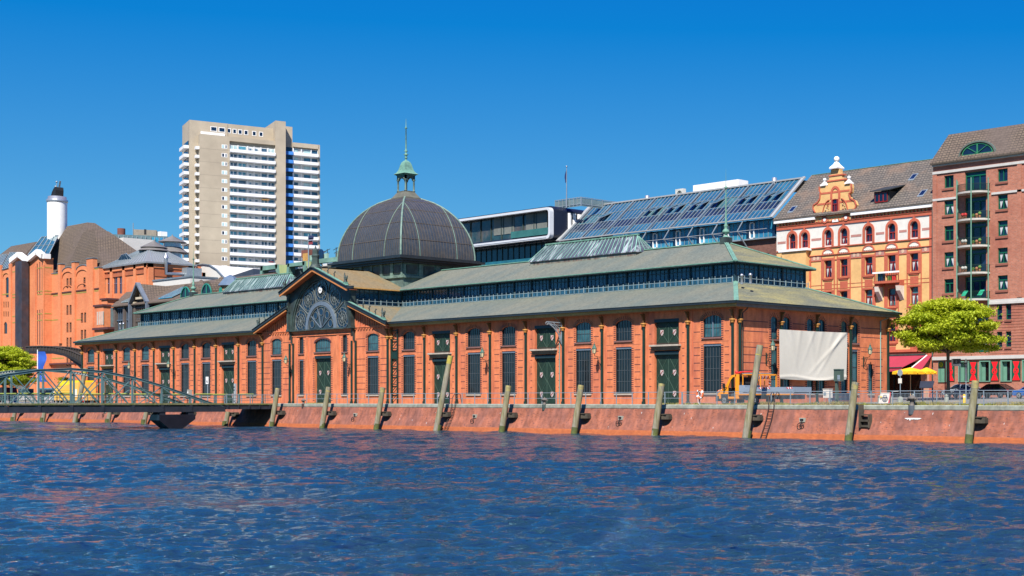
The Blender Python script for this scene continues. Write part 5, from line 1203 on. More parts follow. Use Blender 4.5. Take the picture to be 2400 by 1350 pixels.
g = G(); g.wbox(PT, uT(470, 3), uT(527, 3), 2.6, 3, zT(500, 311, 3)-.8, zT(500, 311, 3)); U(g, 'roof_terrace_parapet', TWH, tw)
# ---------------------------------------------------------------- glass office slab far left
A1 = R(62); o1 = atD(255, 900, 430.0); P5 = FA((o1.x, o1.y), A1)
def uz(px, py, O_, ang):
    c, s_ = math.cos(ang), math.sin(ang); d = ray(px); det = c*(-d[1]) - s_*(-d[0]); rx, ry = CAMX-O_[0], CAMY-O_[1]
    u = (rx*(-d[1]) - ry*(-d[0]))/det; x = O_[0]+u*c; y = O_[1]+u*s_; Yd = (x-CAMX)*(-CS)+(y-CAMY)*SN; return u, EYE+(HY-py)*Yd/F
q = lambda px, py: uz(px, py, (o1.x, o1.y), A1)
go_ = empty('blue_glass_office', 'distant blue glass and beige office block with rooftop plant room', 'office building')
z1 = q(300, 550)[1]; u1 = q(392, 600)[0]; um = q(324, 560)[0]; g = G(); g.wbox(P5, -1, u1, .3, 14, 0, z1); U(g, 'office_body', mat('office_steel', (.10,.17,.19), .6), go_)
g = G(); g.wbox(P5, -1, um, .1, .29, 20, z1-1.6); g.wbox(P5, q(356, 560)[0], u1, .1, .29, 20, z1-.5); gb = U(g, 'curtain_wall', GLB, go_); g = G()
for k in range(14): u = -1+k*u1/13; g.wbox(P5, u-.1, u+.1, -.05, .1, 20, z1-.3, 0)
rnd = random.Random(2)
for k in range(10): 
    u = .2+k*.9
    if rnd.random() < .75: g.wbox(P5, u, u+.6, 0, .1, z1-3.0, z1-1.8, 1)
U(g, 'curtain_wall_fin', [GREYM, mat('pale_green_blind', (.50,.56,.40), .8)], gb)  # pale green blinds near the top of the curtain wall
g = G()
for k in range(9): z = z1-1.9-k*3.4; g.wbox(P5, um, q(356, 560)[0], -.1, .3, z-3.0+1.2, z-.2)
U(g, 'beige_band', mat('beige_panel', (.46,.41,.34), .8), go_)
g = G(); a = q(310, 540)[0]; b = q(365, 540)[0]; g.wbox(P5, a, b, 3, 9, z1, q(340, 536)[1]); g.wbox(P5, a+3, a+3.6, 2.95, 3, z1+.6, z1+2.2, 1); U(g, 'plant_room', [mat('plant_room_cladding', (.27,.23,.18), .9), BLACK], go_)
g = G(); c = P5(q(282, 540)[0], 3, 0); g.lathe([(1.1, z1-.5), (1.1, q(282, 533)[1])], (c[0], c[1], 0), 12); U(g, 'brick_chimney', mat('chimney_brick', (.20,.07,.05), .9), go_)
g = G(); c = P5(a, 3, 0); g.tube([(c[0], c[1], z1), (c[0], c[1], q(310, 520)[1])], .12, 5); c = P5(q(379, 540)[0], 3, 0); g.box(c[0]-1, c[0]+1, c[1]-1, c[1]+1, z1, z1+1.6, 1); U(g, 'roof_mast', [GREYM, WHITE], go_)
# ---------------------------------------------------------------- orange brick malthouse
OB = brick('orange_brick', (.64,.205,.08), (.68,.24,.10), (.58,.22,.11), .5, .16, sc2=.15, stain=(.52,.14,.06), f2=.6, mort=.02, var=.08)
OLV = mat('olive_brick_band', (.34,.26,.06), .85); LEAD = mat('zinc_capping', (.15,.19,.22), .6, .2)
mh = empty('malthouse', 'tall orange brick malthouse with battlements, zigzag gables and a white round chimney', 'brick warehouse')
YM = 30.0; P = FY(YM); X = lambda px, y=YM: xY(px, y); Z = lambda px, py, y=YM: zY(px, py, y)
xa, xb = X(118), X(232); zt = Z(180, 634); ops = []
pair = []
for px, py in ((157, 664), (197, 662), (157, 727), (191, 745), (157, 768), (191, 785), (157, 803), (157, 846)):
    for k in (-1, 1): c = X(px+4.5)+k*.75; z = Z(px, py); ops.append((c-.5, c+.5, z-1.0, z+1.0, 0)); pair.append((c, z))
g = G(); wall(g, P, xa, xb, 0, zt, ops, .5); g.box(xa, xb, YM+14, YM+14.4, 0, zt); g.box(xb-.5, xb, YM+.5, YM+14, 0, zt); g.box(xa, xa+.5, YM+.5, YM+14, 0, zt)
xm = [X(140), X(144.5), X(172), X(179), X(207), X(219)]
for a, b, h in ((xm[0], xm[1]+.3, 1.7), (xm[2], xm[3], 1.7), (xm[4], xm[5]+.5, 1.9)): g.wbox(P, a, b, -.35, .5, 0 if a != xm[0] else 12, zt+h)
for a, b in ((xm[1]+.3, xm[2]), (xm[3], xm[4])):
    g.wpoly(P, [(a, zt)]+arc(a, b, zt, .9, 10)+[(b, zt)], .0, .5); ring(g, P, a+.25, b-.25, zt-1.0, 1.0, .2, -.16, 0, 0, 10); ring(g, P, a+.5, b-.5, zt-3.6, .8, .12, -.10, 0, 0, 10)
U(g, 'brick_wall', OB, mh)
g = G()
for a, b, h in ((xm[0], xm[1]+.3, 1.7), (xm[2], xm[3], 1.7), (xm[4], xm[5]+.5, 1.9)): g.wbox(P, a-.1, b+.1, -.45, .6, zt+h, zt+h+.14)
for a, b in ((xm[1]+.3, xm[2]), (xm[3], xm[4])): ring(g, P, a, b, zt, .9, .14, -.1, .55, 0, 10)
g.wbox(P, xm[5]+.5, xb+.1, -.1, .6, zt, zt+.14); g.wbox(P, xa, xm[0], -.1, .6, zt, zt+.14); U(g, 'battlement_capping', LEAD, mh)
g = G()
for px, py, a, b in ((180, 636, 125, 137), (180, 636, 207, 231), (150, 687, 124, 231), (150, 690.5, 124, 231), (150, 748, 120, 145), (200, 748, 170, 190), (150, 839, 110, 150)): z = Z(px, py); g.wbox(P, X(a), X(b), -.02, .0, z-.12, z+.12)
each(g, 'olive_band', OLV, mh)
g = G(); z = Z(180, 682); g.wbox(P, xa, xb, -.12, 0, z-.1, z+.12); z = Z(180, 851); g.wbox(P, X(121), X(180), -.5, 0, z-.15, z+.15); U(g, 'string_course', BRD, mh)
for c, z in pair:
    o = U(G().wbox(P, c-.43, c+.43, .3, .34, z-.96, z+.96), 'louvred_window', GLN, mh); g = G()
    for k in range(6): g.wbox(P, c-.5, c+.5, .03, .079, z-.85+k*.3, z-.77+k*.3)
    U(g, 'louvre_slats', SLATE, o)
# projecting zigzag block on the left
YZ = 28.6; PZ = FY(YZ); xz0, xz1 = X(29, YZ), X(104, YZ); zz = Z(110, 606, YZ)
gp = [(29, 615), (48, 600), (64, 612), (72, 611), (92, 594), (104, 604)]; gpp = [(X(a, YZ), Z(a, b, YZ)) for a, b in gp]
sl_ = [(47, 628, 690), (53, 626, 690), (87, 618, 690), (93, 614, 689), (99, 617, 688), (47, 728, 792), (53, 728, 792), (87.5, 727, 808), (93, 726, 808), (99, 725, 808)]
ops = [(X(a, YZ)-.28, X(a, YZ)+.28, Z(a, c, YZ), Z(a, b, YZ), 0) for a, b, c in sl_]
g = G(); zlow = min(p[1] for p in gpp)-.3; wall(g, PZ, xz0, xz1, 0, zlow, ops, .5); g.wpoly(PZ, [(xz0, zlow)]+gpp+[(xz1, zlow)], 0, .5)
g.box(xz1-.5, xz1, YZ+.5, YM+.3, 0, gpp[-1][1]); g.box(xz0, xz0+.5, YZ+.5, YM, 0, gpp[0][1])
for px in (84, 103, 45, 57): g.wbox(PZ, X(px, YZ)-.25, X(px, YZ)+.25, -.2, 0, 0, zlow-1)
U(g, 'gabled_brick_block', OB, mh)
g = G()
for p_, q_ in zip(gpp, gpp[1:]): g.bar((p_[0], YZ-.2, p_[1]+.3), (q_[0], YZ-.2, q_[1]+.3), .9, 1.0)
g.bar((xz1+.1, YZ-.3, gpp[-1][1]+.3), (xz1+.1, YM-.4, gpp[-1][1]+.3), .9, 1.0); U(g, 'white_zigzag_cornice', WHITE, mh)
g = G(); 
for a, b, c in sl_: g.wbox(PZ, X(a, YZ)-.3, X(a, YZ)+.3, .08, .12, Z(a, c, YZ)-.05, Z(a, b, YZ)+.05)
each(g, 'slit_window', GLN, mh)
g = G()
for py in (627, 682, 689, 735, 750): z = Z(100, py, YZ); g.wbox(PZ, xz1-3.6, xz1+.01, -.03, 0, z-.1, z+.1); g.wbox(lambda u, d, z_: (xz1-d, u, z_), YZ, YM, -.03, -.001, z-.1, z+.1); g.wbox(PZ, xz0, xz0+3, -.03, 0, z-.1, z+.1)
each(g, 'olive_band', OLV, mh)
g = G(); a, b = X(55, YZ), X(70.5, YZ); g.box(a, b, YZ-1.6, YZ-.25, 4, Z(60, 614, YZ)); U(g, 'dark_lift_shaft', mat('rusty_dark_steel', (.035,.034,.045), .6, .4, .8, .3, col2=(.07,.035,.03), f2=.55), mh)
# low wing beyond to the left
P6 = FY(YM+1); xl = X(-70, YM+1); zl = Z(10, 640, YM+1); g = G(); ops = [(X(17, YM+1)-.9, X(17, YM+1)+.9, Z(17, 697, YM+1), Z(17, 656, YM+1), .6)]
for px in (9, 14, 19): ops += [(X(px, YM+1)-.3, X(px, YM+1)+.3, Z(px, 721, YM+1), Z(px, 707, YM+1), 0), (X(px, YM+1)-.3, X(px, YM+1)+.3, Z(px, 742, YM+1), Z(px, 730, YM+1), 0)]
ops.append((X(13, YM+1)-.9, X(13, YM+1)+.9, Z(15, 782, YM+1), Z(15, 762, YM+1), .7))
wall(g, P6, xl, xz0+1, 0, zl, ops, .5); wallg = g
for a, b in ((-12, 2), (6, 24)): aa, bb = X(a, YM+1), X(b, YM+1); g.wpoly(P6, [(aa, zl)]+arc(aa, bb, zl, 1.1, 10)+[(bb, zl)], 0, .5); ring(g, P6, aa+.4, bb-.4, zl-1, .9, .22, -.15, 0)
for px in (3.5, 27): c = X(px, YM+1); g.wbox(P6, c-.6, c+.6, -.35, 0, 0, zl+1.8)
U(g, 'side_wing_wall', OB, mh); g = G()
for o_ in ops: g.wbox(P6, o_[0]-.05, o_[1]+.05, .1, .14, o_[2]-.05, o_[3]+o_[4]+.05)
each(g, 'side_wing_window', GL, mh)
g = G(); 
for py in (642, 690): z = Z(10, py, YM+1); g.wbox(P6, xl, xz0, -.04, -.001, z-.12, z+.12)
each(g, 'olive_band', OLV, mh)
# roofs
def hiproof(g, x0, x1, y0, y1, z, rx0, rx1, ry0, ry1, zr):
    b = [(x0, y0, z), (x1, y0, z), (x1, y1, z), (x0, y1, z)]; t = [(rx0, ry0, zr), (rx1, ry0, zr), (rx1, ry1, zr), (rx0, ry1, zr)]
    g.add(b+t, [(0,1,5,4), (1,2,6,5), (2,3,7,6), (3,0,4,7), (4,5,6,7), (3,2,1,0)])
g = G(); hiproof(g, X(147, YM+.6), xb-.2, YM+.7, YM+14, zt-.4, X(195, YM+3.5), X(221, YM+3.5), YM+3.5, YM+6.3, Z(195, 544, YM+3.5)); U(g, 'steep_hip_roof', RTB, mh)
g = G(); zmain = Z(170, 531, YM+9); hiproof(g, X(66, YM), X(200, YM+.5), YM+.6, YM+20, zt-1, X(157, YM+8), X(205, YM+8), YM+8, YM+9.5, zmain); U(g, 'main_tiled_roof', RTB, mh)
g = G(); zw = Z(60, 571, YM+8); hiproof(g, xl-2, X(95, YM+8), YM+1.5, YM+17, zl+.2, X(26, YM+8), X(85, YM+8), YM+8, YM+10, zw); U(g, 'wing_tiled_roof', RTB, mh)
def skyl(pxs, y, name='roof_glazing_strip'):
    v = [Vector((*((xY(a, yy)), yy), 0)) for a, b, yy in pxs]
    v = [Vector((xY(a, yy), yy, zY(a, b, yy))) for a, b, yy in pxs]
    g = G(); g.slab(v, .1); o = U(g, name, GLT, mh); g = G()
    for i in range(5):
        t = i/4; g.bar(v[0].lerp(v[1], t)+Vector((0, -.05, .06)), v[3].lerp(v[2], t)+Vector((0, -.05, .06)), .12, .1)
    for t in (0, .5, 1): g.bar(v[0].lerp(v[3], t)+Vector((0, -.05, .06)), v[1].lerp(v[2], t)+Vector((0, -.05, .06)), .12, .1)
    U(g, 'glazing_bar', GREYM, o)
skyl(((66, 598, 30.0), (116, 596, 30.0), (137, 552, 36.0), (98, 556, 36.0)), 30)
skyl(((2, 633, 30.9), (20, 628, 30.9), (38, 592, 35.5), (24, 592, 35.5)), 30); skyl(((-14, 637, 30.9), (-2, 634, 30.9), (18, 596, 35.5), (4, 597, 35.5)), 30)
g = G(); z0, z1 = Z(134, 560, YM+7), Z(134, 472, YM+7); r = (X(155, YM+7)-X(113.5, YM+7))*.5*.84; xc = (X(155, YM+7)+X(113.5, YM+7))/2
k_ = (155-113.5)/2*((xc-CAMX)*(-CS)+(YM+7-CAMY)*SN)/F; g.lathe([(k_, z0-4), (k_, z1)], (xc, YM+7, 0), 32); ch = U(g, 'white_chimney', WHITE, mh)
g = G(); g.lathe([(k_*1.02, 0), (k_*1.08, .15), (k_*1.08, .6), (k_*.95, .7), (k_*.92, 1.3), (k_*.8, 1.35)], (xc, YM+7, z1-.3), 32); U(g, 'chimney_collar', CHROME, ch)
g = G(); zc = z1+1.05; g.prism([(xc-k_*.6, zc-.3), (xc-k_*.62, zc+.3), (xc-k_*.35, zc+1.0), (xc, zc+1.55), (xc+k_*.45, zc+1.95), (xc+k_*.62, zc+1.8), (xc+k_*.68, zc+1.2), (xc+k_*.6, zc-.3)], 'y', YM+6.2, YM+7.8); U(g, 'black_cowl', BLACK, ch)
g = G(); g.tube([(xc-.3, YM+7, zc+1), (xc-.3, YM+7, zc+3.4)], .08, 6); g.ball((xc-.3, YM+7, zc+3.2), .22, 0, 6); g.ball((xc-.8, YM+7, zc+2.2), .25, 0, 6); g.bar((xc-.8, YM+7, zc+2.2), (xc-.3, YM+7, zc+2), .08); g.bar((xc+.9, YM+7, zc+1.5), (xc+1.6, YM+7, zc+3.2), .35, .1); U(g, 'weather_mast', GREYM, ch)
# ---------------------------------------------------------------- orange annexe with grey metal roof
an = empty('orange_annexe', 'square orange brick annexe with a pointed grey metal roof', 'brick annexe')
YA_ = 31.2; P = FY(YA_); X = lambda px, y=YA_: xY(px, y); Z = lambda px, py, y=YA_: zY(px, py, y)
xa, xb = X(233), X(347); zt = Z(340, 617); ops = []
for px in (244.5, 256, 271, 284): ops.append((X(px)-.75, X(px)+.75, Z(px, 688), Z(px, 638), 0))
yb2 = onX(452, xb)[0]
g = G(); wall(g, P, xa, xb, 0, zt, ops, .5); g.box(xb-.5, xb, YA_+.5, yb2, 0, zt); g.box(xa, xb, yb2, yb2+.5, 0, zt)
for px in (234, 263, 292, 318, 343): c = X(px); g.wbox(P, c-.5, c+.5, -.25, 0, 10, zt)
g.wbox(P, xa, xb, -.25, 0, zt-.8, zt)
PR = FX(xb)
for y in (YA_, 40.2, 48.2, yb2-1.0): g.wbox(PR, y, y+.9, -.25, -.001, 10, zt)
g.wbox(PR, YA_, yb2, -.25, -.001, zt-.8, zt); U(g, 'brick_wall', OB, an)
g = G(); 
for o_ in ops: g.wbox(P, o_[0]-.01, o_[1]+.01, .1, .14, o_[2]-.01, o_[3]+.01, 0); g.wbox(P, o_[0], o_[1], .03, .099, o_[2]+1.9, o_[2]+2.05, 1); g.wbox(P, (o_[0]+o_[1])/2-.05, (o_[0]+o_[1])/2+.05, .03, .099, o_[2], o_[3], 1)
U(g, 'tall_window', [GLN, mat('lilac_frame', (.20,.16,.2), .6)], an)
g = G(); 
for a, b in ((236, 260), (265, 289), (294, 316), (320, 341)): g.wbox(P, X(a), X(b), -.15, 0, zt-1.9, zt-1.2)
for a, b in ((YA_+1.2, 39.5), (41.4, 47.6), (49.4, yb2-1.6)): g.wbox(PR, a, b, -.12, -.001, zt-2.4, zt-1.1)
U(g, 'corbel_panel', BRD if False else mat('deep_orange_brick', (.42,.12,.05), .85), an)
g = G(); ya, yb3 = onX(392, xb)[0], onX(418, xb)[0]; g.wbox(PR, ya, yb3, -.05, -.001, zt-9, zt-1.8, 0)
for k in range(5): y = ya+(yb3-ya)*k/4; g.wbox(PR, y-.05, y+.05, -.1, -.05, zt-9, zt-1.8, 1)
for k in range(5): z = zt-1.8-k*1.5; g.wbox(PR, ya, yb3, -.1, -.05, z-.05, z+.05, 1)
U(g, 'gridded_window', [GL, GREYM], an)
ZN = mat('zinc_seam_roof', (.25,.26,.26), .5, .15, 2, .3, metal=.2, stretch=(5,.4,1)); cxm, cym = (xa+xb)/2+3, (YA_+yb2)/2
g = G(); za = zY(367, 583, cym); hiproof(g, xa-.5, xb+.5, YA_-.5, yb2+.5, zt+.05, cxm-1.6, cxm+1.6, cym-1.4, cym+1.4, za); g.box(xa-.55, xb+.55, YA_-.55, yb2+.55, zt-.05, zt+.25); U(g, 'metal_roof', ZN, an)
g = G(); 
for i in range(15):
    x = xa+1+i*(xb-xa-2)/14; xt_ = cxm-1.5+3*i/14; g.bar((x, YA_-.5, zt+.12), (xt_, cym-1.4, za+.06), .1, .1)
    y = YA_+.5+i*(yb2-YA_-1)/14; yt_ = cym-1.3+2.6*i/14; g.bar((xb+.5, y, zt+.12), (cxm+1.6, yt_, za+.06), .1, .1)
U(g, 'standing_seam', GREYM, an)
g = G(); v = [Vector((xa+6.4, YA_+1.2, zt+1.0)), Vector((xa+12.5, YA_+1.2, zt+1.0)), Vector((cxm-3.2, cym-3.2, za-1.2)), Vector((xa+8.5, cym-3.2, za-1.4))]
v = [p+Vector((0, -.4, .35)) for p in v]; g.slab(v, .12); o = U(g, 'roof_glazing', GLN, an); g = G()
for t in (0, .25, .5, .75, 1): g.bar(v[0].lerp(v[1], t)+Vector((0,0,.06)), v[3].lerp(v[2], t)+Vector((0,0,.06)), .1, .08)
U(g, 'glazing_bar', GREYM, o)
def cowl(px, py_top, py_base, Yy, r, name='twin_roofed_vent', body=True):
    x = xY(px, Yy); zt_ = zY(px, py_top, Yy); zb_ = zY(px, py_base, Yy); g = G(); h = zt_-zb_
    g.lathe([(r*.6, 0), (r*.6, h-1.4)], (x, Yy, zb_), 16, 0); g.lathe([(r*1.15, 0), (r*.6, 1.1)], (x, Yy, zt_-3.6 if body else zb_+.3), 16, 1); g.lathe([(r, 0), (.15, 1.25), (.1, 1.5)], (x, Yy, zt_-1.5), 16, 1); g.lathe([(r, -.08), (r, 0)], (x, Yy, zt_-1.5), 16, 1)
    U(g, name, [CHROME, mat('slate_cone', (.16,.15,.14), .6, .2)], an)
cowl(361, 562, 592, cym, 2.4, body=False); cowl(404, 550, 610, cym+6, 2.6)
g = G(); xw = xb+.8; y0 = onX(389, xw)[0]; z0 = zY(389, 605, y0); z1 = zY(389, 641, y0); y1 = onX(430, xw)[0]; g.tube([(xw, y0, z0), (xw, y0, z1), (xw, y1, z1+.1)], .35, 8); g.lathe([(.5, 0), (.3, .5), (.1, .9)], (xw, y0, z0), 10); U(g, 'flue_pipe', CHROME, an)
g = G(); g.box(xw-1, xw+1.5, y1, y1+2.8, z1-1.4, z1+1.3); U(g, 'air_handling_unit', GREYM, an)
# white rendered houses right of the annexe
wh = empty('white_gable_house', 'plain white rendered gable wall with a grey curved coping', 'house')
YW = 42; P = FY(YW); g = G(); pts = [(446, 700), (446, 624), (478, 620), (492, 622), (508, 632), (527, 652), (531, 657), (531, 700)]; pw = [onY(a, YW, b) for a, b in pts]; pw[0] = (pw[0][0], 0); pw[-1] = (pw[-1][0], 0)
g.wpoly(P, pw, 0, 12); U(g, 'white_wall', mat('white_render', (.60,.58,.53), .9, .06), wh); g = G()
for a, b in zip(pw[1:7], pw[2:7]): g.bar((a[0], YW-.1, a[1]+.1), (b[0], YW-.1, b[1]+.1), .3, .14)
U(g, 'grey_coping', LEAD, wh)
lw_ = empty('white_flat_house', 'long low white rendered building below the annexe', 'house'); P = FY(32.0)
a, z = onY(358, 32, 660); b, _ = onY(446, 32, 660); g = G(); g.wbox(P, a, b, 0, 5, 0, z); U(g, 'white_wall', MT['white_render'], lw_); U(G().wbox(P, a-.1, b+.1, -.15, 5.1, z, z+.3), 'grey_coping', LEAD, lw_)
ws = empty('white_tall_house', 'narrow white rendered wall between steep brown roof and metal roof', 'house'); a, z = onY(268, 40, 560); b, _ = onY(289, 40, 562); g = G(); g.box(a, b, 40, 46, 0, z); g.prism([onY(238, 38.5, 583), onY(270, 38.5, 586), onY(270, 38.5, 600), onY(246, 38.5, 606)], 'y', 38.5, 40); U(g, 'white_wall', MT['white_render'], ws)
# ---------------------------------------------------------------- brown roofed house with glass bay front
br = empty('brown_roof_market_house', 'long brown tiled house with timber glazing, pointed gable and round dormers', 'house')
YB = 26.0; P = FY(YB); X = lambda px, y=YB: xY(px, y); Z = lambda px, py, y=YB: zY(px, py, y)
TIM = mat('weathered_timber', (.12,.095,.08), .8, .25, 3); xa, xb = X(272), X(560); ze = Z(300, 716)
g = G(); g.box(xa, xb, YB+.6, YB+14, 0, ze); U(g, 'rear_wall', BRD, br)
g = G(); g.wbox(P, xa, X(352), .3, .36, 4, ze-.3); gw = U(g, 'glass_front', glass('timber_house_glass', (.02,.05,.08), .08, .6, .5), br); g = G()
for px in (271, 293, 312, 318): x = X(px); g.wbox(P, x-.35, x+.35, -.25, .3, 4, ze+.2, 0)
for i in range(16): x = xa+.8+i*.85; g.wbox(P, x-.08, x+.08, .1, .3, 4, ze-.3, 1)
for z in (ze-.4, ze-2.6, ze-6.5, ze-9.5): g.wbox(P, xa, X(352), .05, .3, z-.12, z+.12, 1)
g.wbox(P, xa-.3, xb, -.3, .3, ze-.2, ze+.25, 0); U(g, 'timber_post', [TIM, mat('blue_grey_frame', (.08,.11,.15), .6)], gw)
zr = Z(370, 669, YB+6); g = G(); g.slab([(xa-.6, YB-.6, ze+.1), (xb, YB-.6, ze+.1), (xb, YB+6.5, zr), (X(297, YB+6), YB+6.5, zr)], .2); g.slab([(xa-.6, YB+14, ze), (xb, YB+14, ze), (xb, YB+6.5, zr), (X(297, YB+6), YB+6.5, zr)], .2); g.slab([(xa-.6, YB-.6, ze+.1), (X(297, YB+6), YB+6.5, zr), (xa-.6, YB+14, ze)], .2)
U(g, 'tiled_roof', RTB, br)
# pointed gable
gx0, gx1, ga = X(313), X(353), X(331); zg = Z(331, 668); g = G(); g.slab([(gx0, YB-.5, ze+.3), (ga, YB-.5, zg+.2), (ga+.2, YB+7, zg), (gx0, YB+7, ze+.3)], .3); g.slab([(gx1, YB-.5, ze+.3), (ga, YB-.5, zg+.2), (ga+.2, YB+7, zg), (gx1, YB+7, ze+.3)], .3); U(g, 'gable_roof', RTB, br)
g = G(); g.bar((gx0, YB-.6, ze+.2), (ga, YB-.6, zg+.3), .7, .35); g.bar((gx1, YB-.6, ze+.2), (ga, YB-.6, zg+.3), .7, .35); g.bar((gx0, YB-.6, ze-6), (gx0, YB-.6, ze+.3), .5); g.bar((gx1, YB-.6, ze-6), (gx1, YB-.6, ze+.3), .5); U(g, 'gable_barge', mat('blue_grey_timber', (.13,.155,.19), .7, .2), br)
g = G(); g.wpoly(P, [(gx0+.3, ze-8), (gx1-.3, ze-8), (gx1-.3, ze), (ga, zg-1), (gx0+.3, ze)], .1, .14, 0)
for i in range(9): x = gx0+.5+i*(gx1-gx0-1)/8; zt_ = zg-1.2-abs(x-ga)*.95; g.wbox(P, x-.09, x+.09, -.1, .1, ze-8, max(zt_, ze-7), 1)
for z in (ze-.6, ze-3, ze+.9): g.wbox(P, gx0+.6+(z > ze)*1.2, gx1-.6-(z > ze)*1.2, -.15, .1, z-.12, z+.12, 1)
g.wbox(P, ga-1.2, ga+1.2, -.5, -.1, zg-2.6, zg-2.2, 2); g.wbox(P, gx0+.2, gx0+1.4, -.4, -.1, ze+.2, ze+.5, 2); g.wbox(P, gx1-1.4, gx1-.2, -.4, -.1, ze+.2, ze+.5, 2); ring(g, P, ga-.9, ga+.9, ze-.4, 1.0, .12, -.12, .1, 1, 8)
U(g, 'gable_window', [GL, TIM, mat('cream_timber', (.50,.42,.30))], br)
def rooflight(a, b, t0, t1, m):
    S0, S1 = Vector((X(a), YB-.6, ze+.1)), Vector((X(b), YB-.6, ze+.1)); up = Vector((1.5, 7.1, zr-ze-.1)); g = G()
    v = [S0+up*t0, S1+up*t0, S1+up*t1, S0+up*t1]; v = [p_+Vector((0, -.12, .16)) for p_ in v]; g.slab(v, .08); o = U(g, 'roof_light', m, br); g = G()
    n = 6
    for i in range(n+1): g.bar(v[0].lerp(v[1], i/n)+Vector((0,0,.05)), v[3].lerp(v[2], i/n)+Vector((0,0,.05)), .12, .08)
    g.bar(v[0].lerp(v[3], .6), v[1].lerp(v[2], .6), .1, .12); U(g, 'glazing_bar', GREYM, o)
rooflight(281, 306, .12, .62, mat('pale_glass', (.30,.36,.33), .3, .3)); rooflight(368, 400, .12, .75, GLB)
for px, py, w in ((434, 690, 2.1), (483, 683, 2.1)):                # eyebrow dormers
    x = X(px, YB); z = Z(px, py, YB); g = G(); g.prism(arc(x-w, x+w, z-.6, 2.4, 10), 'y', YB+.2, YB+5); d_ = U(g, 'round_dormer', RTB, br)
    g = G(); g.wpoly(P, arc(x-w+.45, x+w-.45, z-.6, 1.8, 8), .1, .19); ring(g, FY(YB), x-w+.45, x+w-.45, z-.6, 1.8, .2, -.02, .1, 1, 8); g.wbox(P, x-.1, x+.1, .0, .1, z-.6, z+1.1, 1); U(g, 'dormer_window', [GL, mat('jade_frame', (.02,.22,.17), .6)], d_)
for px, py, w in ((465, 655, 4.2), (512, 648, 4.6)):
    x = X(px, YB+3); z = Z(px, py, YB+3); g = G(); 
    for q_ in range(1): g.lathe([(w, z-4.4), (w*.9, z-3.8), (.1, z)], (x, YB+3.5, 0), 6, 0, sm=False); g.lathe([(w*.85, z-6.5), (w*.85, z-4.2)], (x, YB+3.5, 0), 6, 1, sm=False)
    U(g, 'turret_roof', [RTB, BRD], br)
x = X(540, YB+2); z = Z(540, 644, YB+2); g = G(); g.lathe([(1.6, z-5.5), (1.6, z-1.7)], (x, YB+2, 0), 8, 1, sm=False); g.lathe([(2.1, z-1.9), (1.9, z-1.6), (1.0, z-.5), (.1, z)], (x, YB+2, 0), 8, 0, sm=False); U(g, 'corner_turret', [mat('slate_blue_roof', (.10,.15,.22), .5), mat('tan_brick', (.33,.20,.12))], br)
U(G().wpoly(FY(YB+.3), [(x+.1+.5*math.cos(k*.524), z-2.9+.7*math.sin(k*.524)) for k in range(12)], -.1, 0), 'oval_window', MT['jade_frame'], br)
# small red oriel house at its left
oh = empty('orange_oriel_house', 'small orange brick house with a tall oriel beside the timber glazing', 'house'); a, b = X(233), X(271); g = G(); g.wbox(P, a, b, .2, 8, 0, Z(250, 722)); x0_, x1_ = X(237), X(258); g.wbox(P, x0_, x1_, -1.2, .2, 5, Z(250, 719)); x2, x3 = X(243), X(256); g.wbox(P, x2, x3, -.4, 1.5, Z(250, 719), Z(250, 703))
U(g, 'brick_wall', OB, oh); g = G(); z = Z(250, 719); g.wbox(P, x0_-.2, x1_+.2, -1.4, .2, z, z+.35); z3 = Z(250, 703); g.wbox(P, x2-.3, x3+.3, -.6, 1.6, z3, z3+.3); g.wbox(P, x0_-.3, X(272), -1.5, .2, Z(250, 771)-.2, Z(250, 771)+.2); each(g, 'dark_cornice', BRD, oh)
g = G(); 
for k in range(4): x = x0_+1.2+k*.8; g.wbox(P, x, x+.4, -1.26, -1.2, Z(250, 762), Z(250, 731))
U(g, 'oriel_window', mat('cream_blind', (.55,.50,.42)), oh); g = G(); g.wbox(P, X(260), X(270), -.1, .2, Z(262, 768), Z(262, 722)); U(g, 'teal_window', GLT, oh)
# ---------------------------------------------------------------- verdigris copper clad building behind the gable
cu = empty('copper_clad_house', 'verdigris copper clad attic storeys behind the hall gable', 'house')
YC = 40.0; P = FY(YC); X = lambda px, y=YC: xY(px, y); Z = lambda px, py, y=YC: zY(px, py, y)
DKC = mat('dark_weathered_sheet', (.055,.052,.045), .8, .4, 1.5, .4, col2=(.09,.10,.08), stretch=(3,1,.4)); YG = mat('yellow_green_sheet', (.36,.42,.18), .7, .15, 2, stretch=(4,1,.3)); GC = mat('copper_cladding', (.16,.30,.24), .75, .25, 2, .5, col2=(.11,.21,.17))
g = G(); g.wbox(P, X(612), X(800), .8, 14, 0, Z(650, 634)); g.wbox(P, X(712), X(880), 6, 14, 0, Z(760, 596, YC+6)); U(g, 'dark_storey', DKC, cu)
def quadp(g, pts, d0, d1, m, y=YC): g.wpoly(FY(y), [onY(a, y, b) for a, b in pts], d0, d1, m)
g = G(); quadp(g, [(616, 624), (655, 620), (654, 630), (614, 635)], -.4, .8, 0); quadp(g, [(679, 618), (719, 613), (718, 622), (678, 626)], -.4, .8, 0); quadp(g, [(616, 624), (621, 624), (618, 650), (613, 650)], -.4, .8, 0); quadp(g, [(649, 620), (656, 620), (658, 645), (653, 645)], -.4, .8, 0); quadp(g, [(678, 618), (683, 618), (681, 642), (676, 642)], -.4, .8, 0); quadp(g, [(713, 612), (720, 612), (722, 640), (716, 640)], -.4, .8, 0)
g.wbox(FY(YC+5.5), X(712, YC+5.5), X(870, YC+5.5), -.2, .5, Z(760, 616, YC+5.5), Z(760, 606, YC+5.5)); U(g, 'copper_frame', GC, cu)
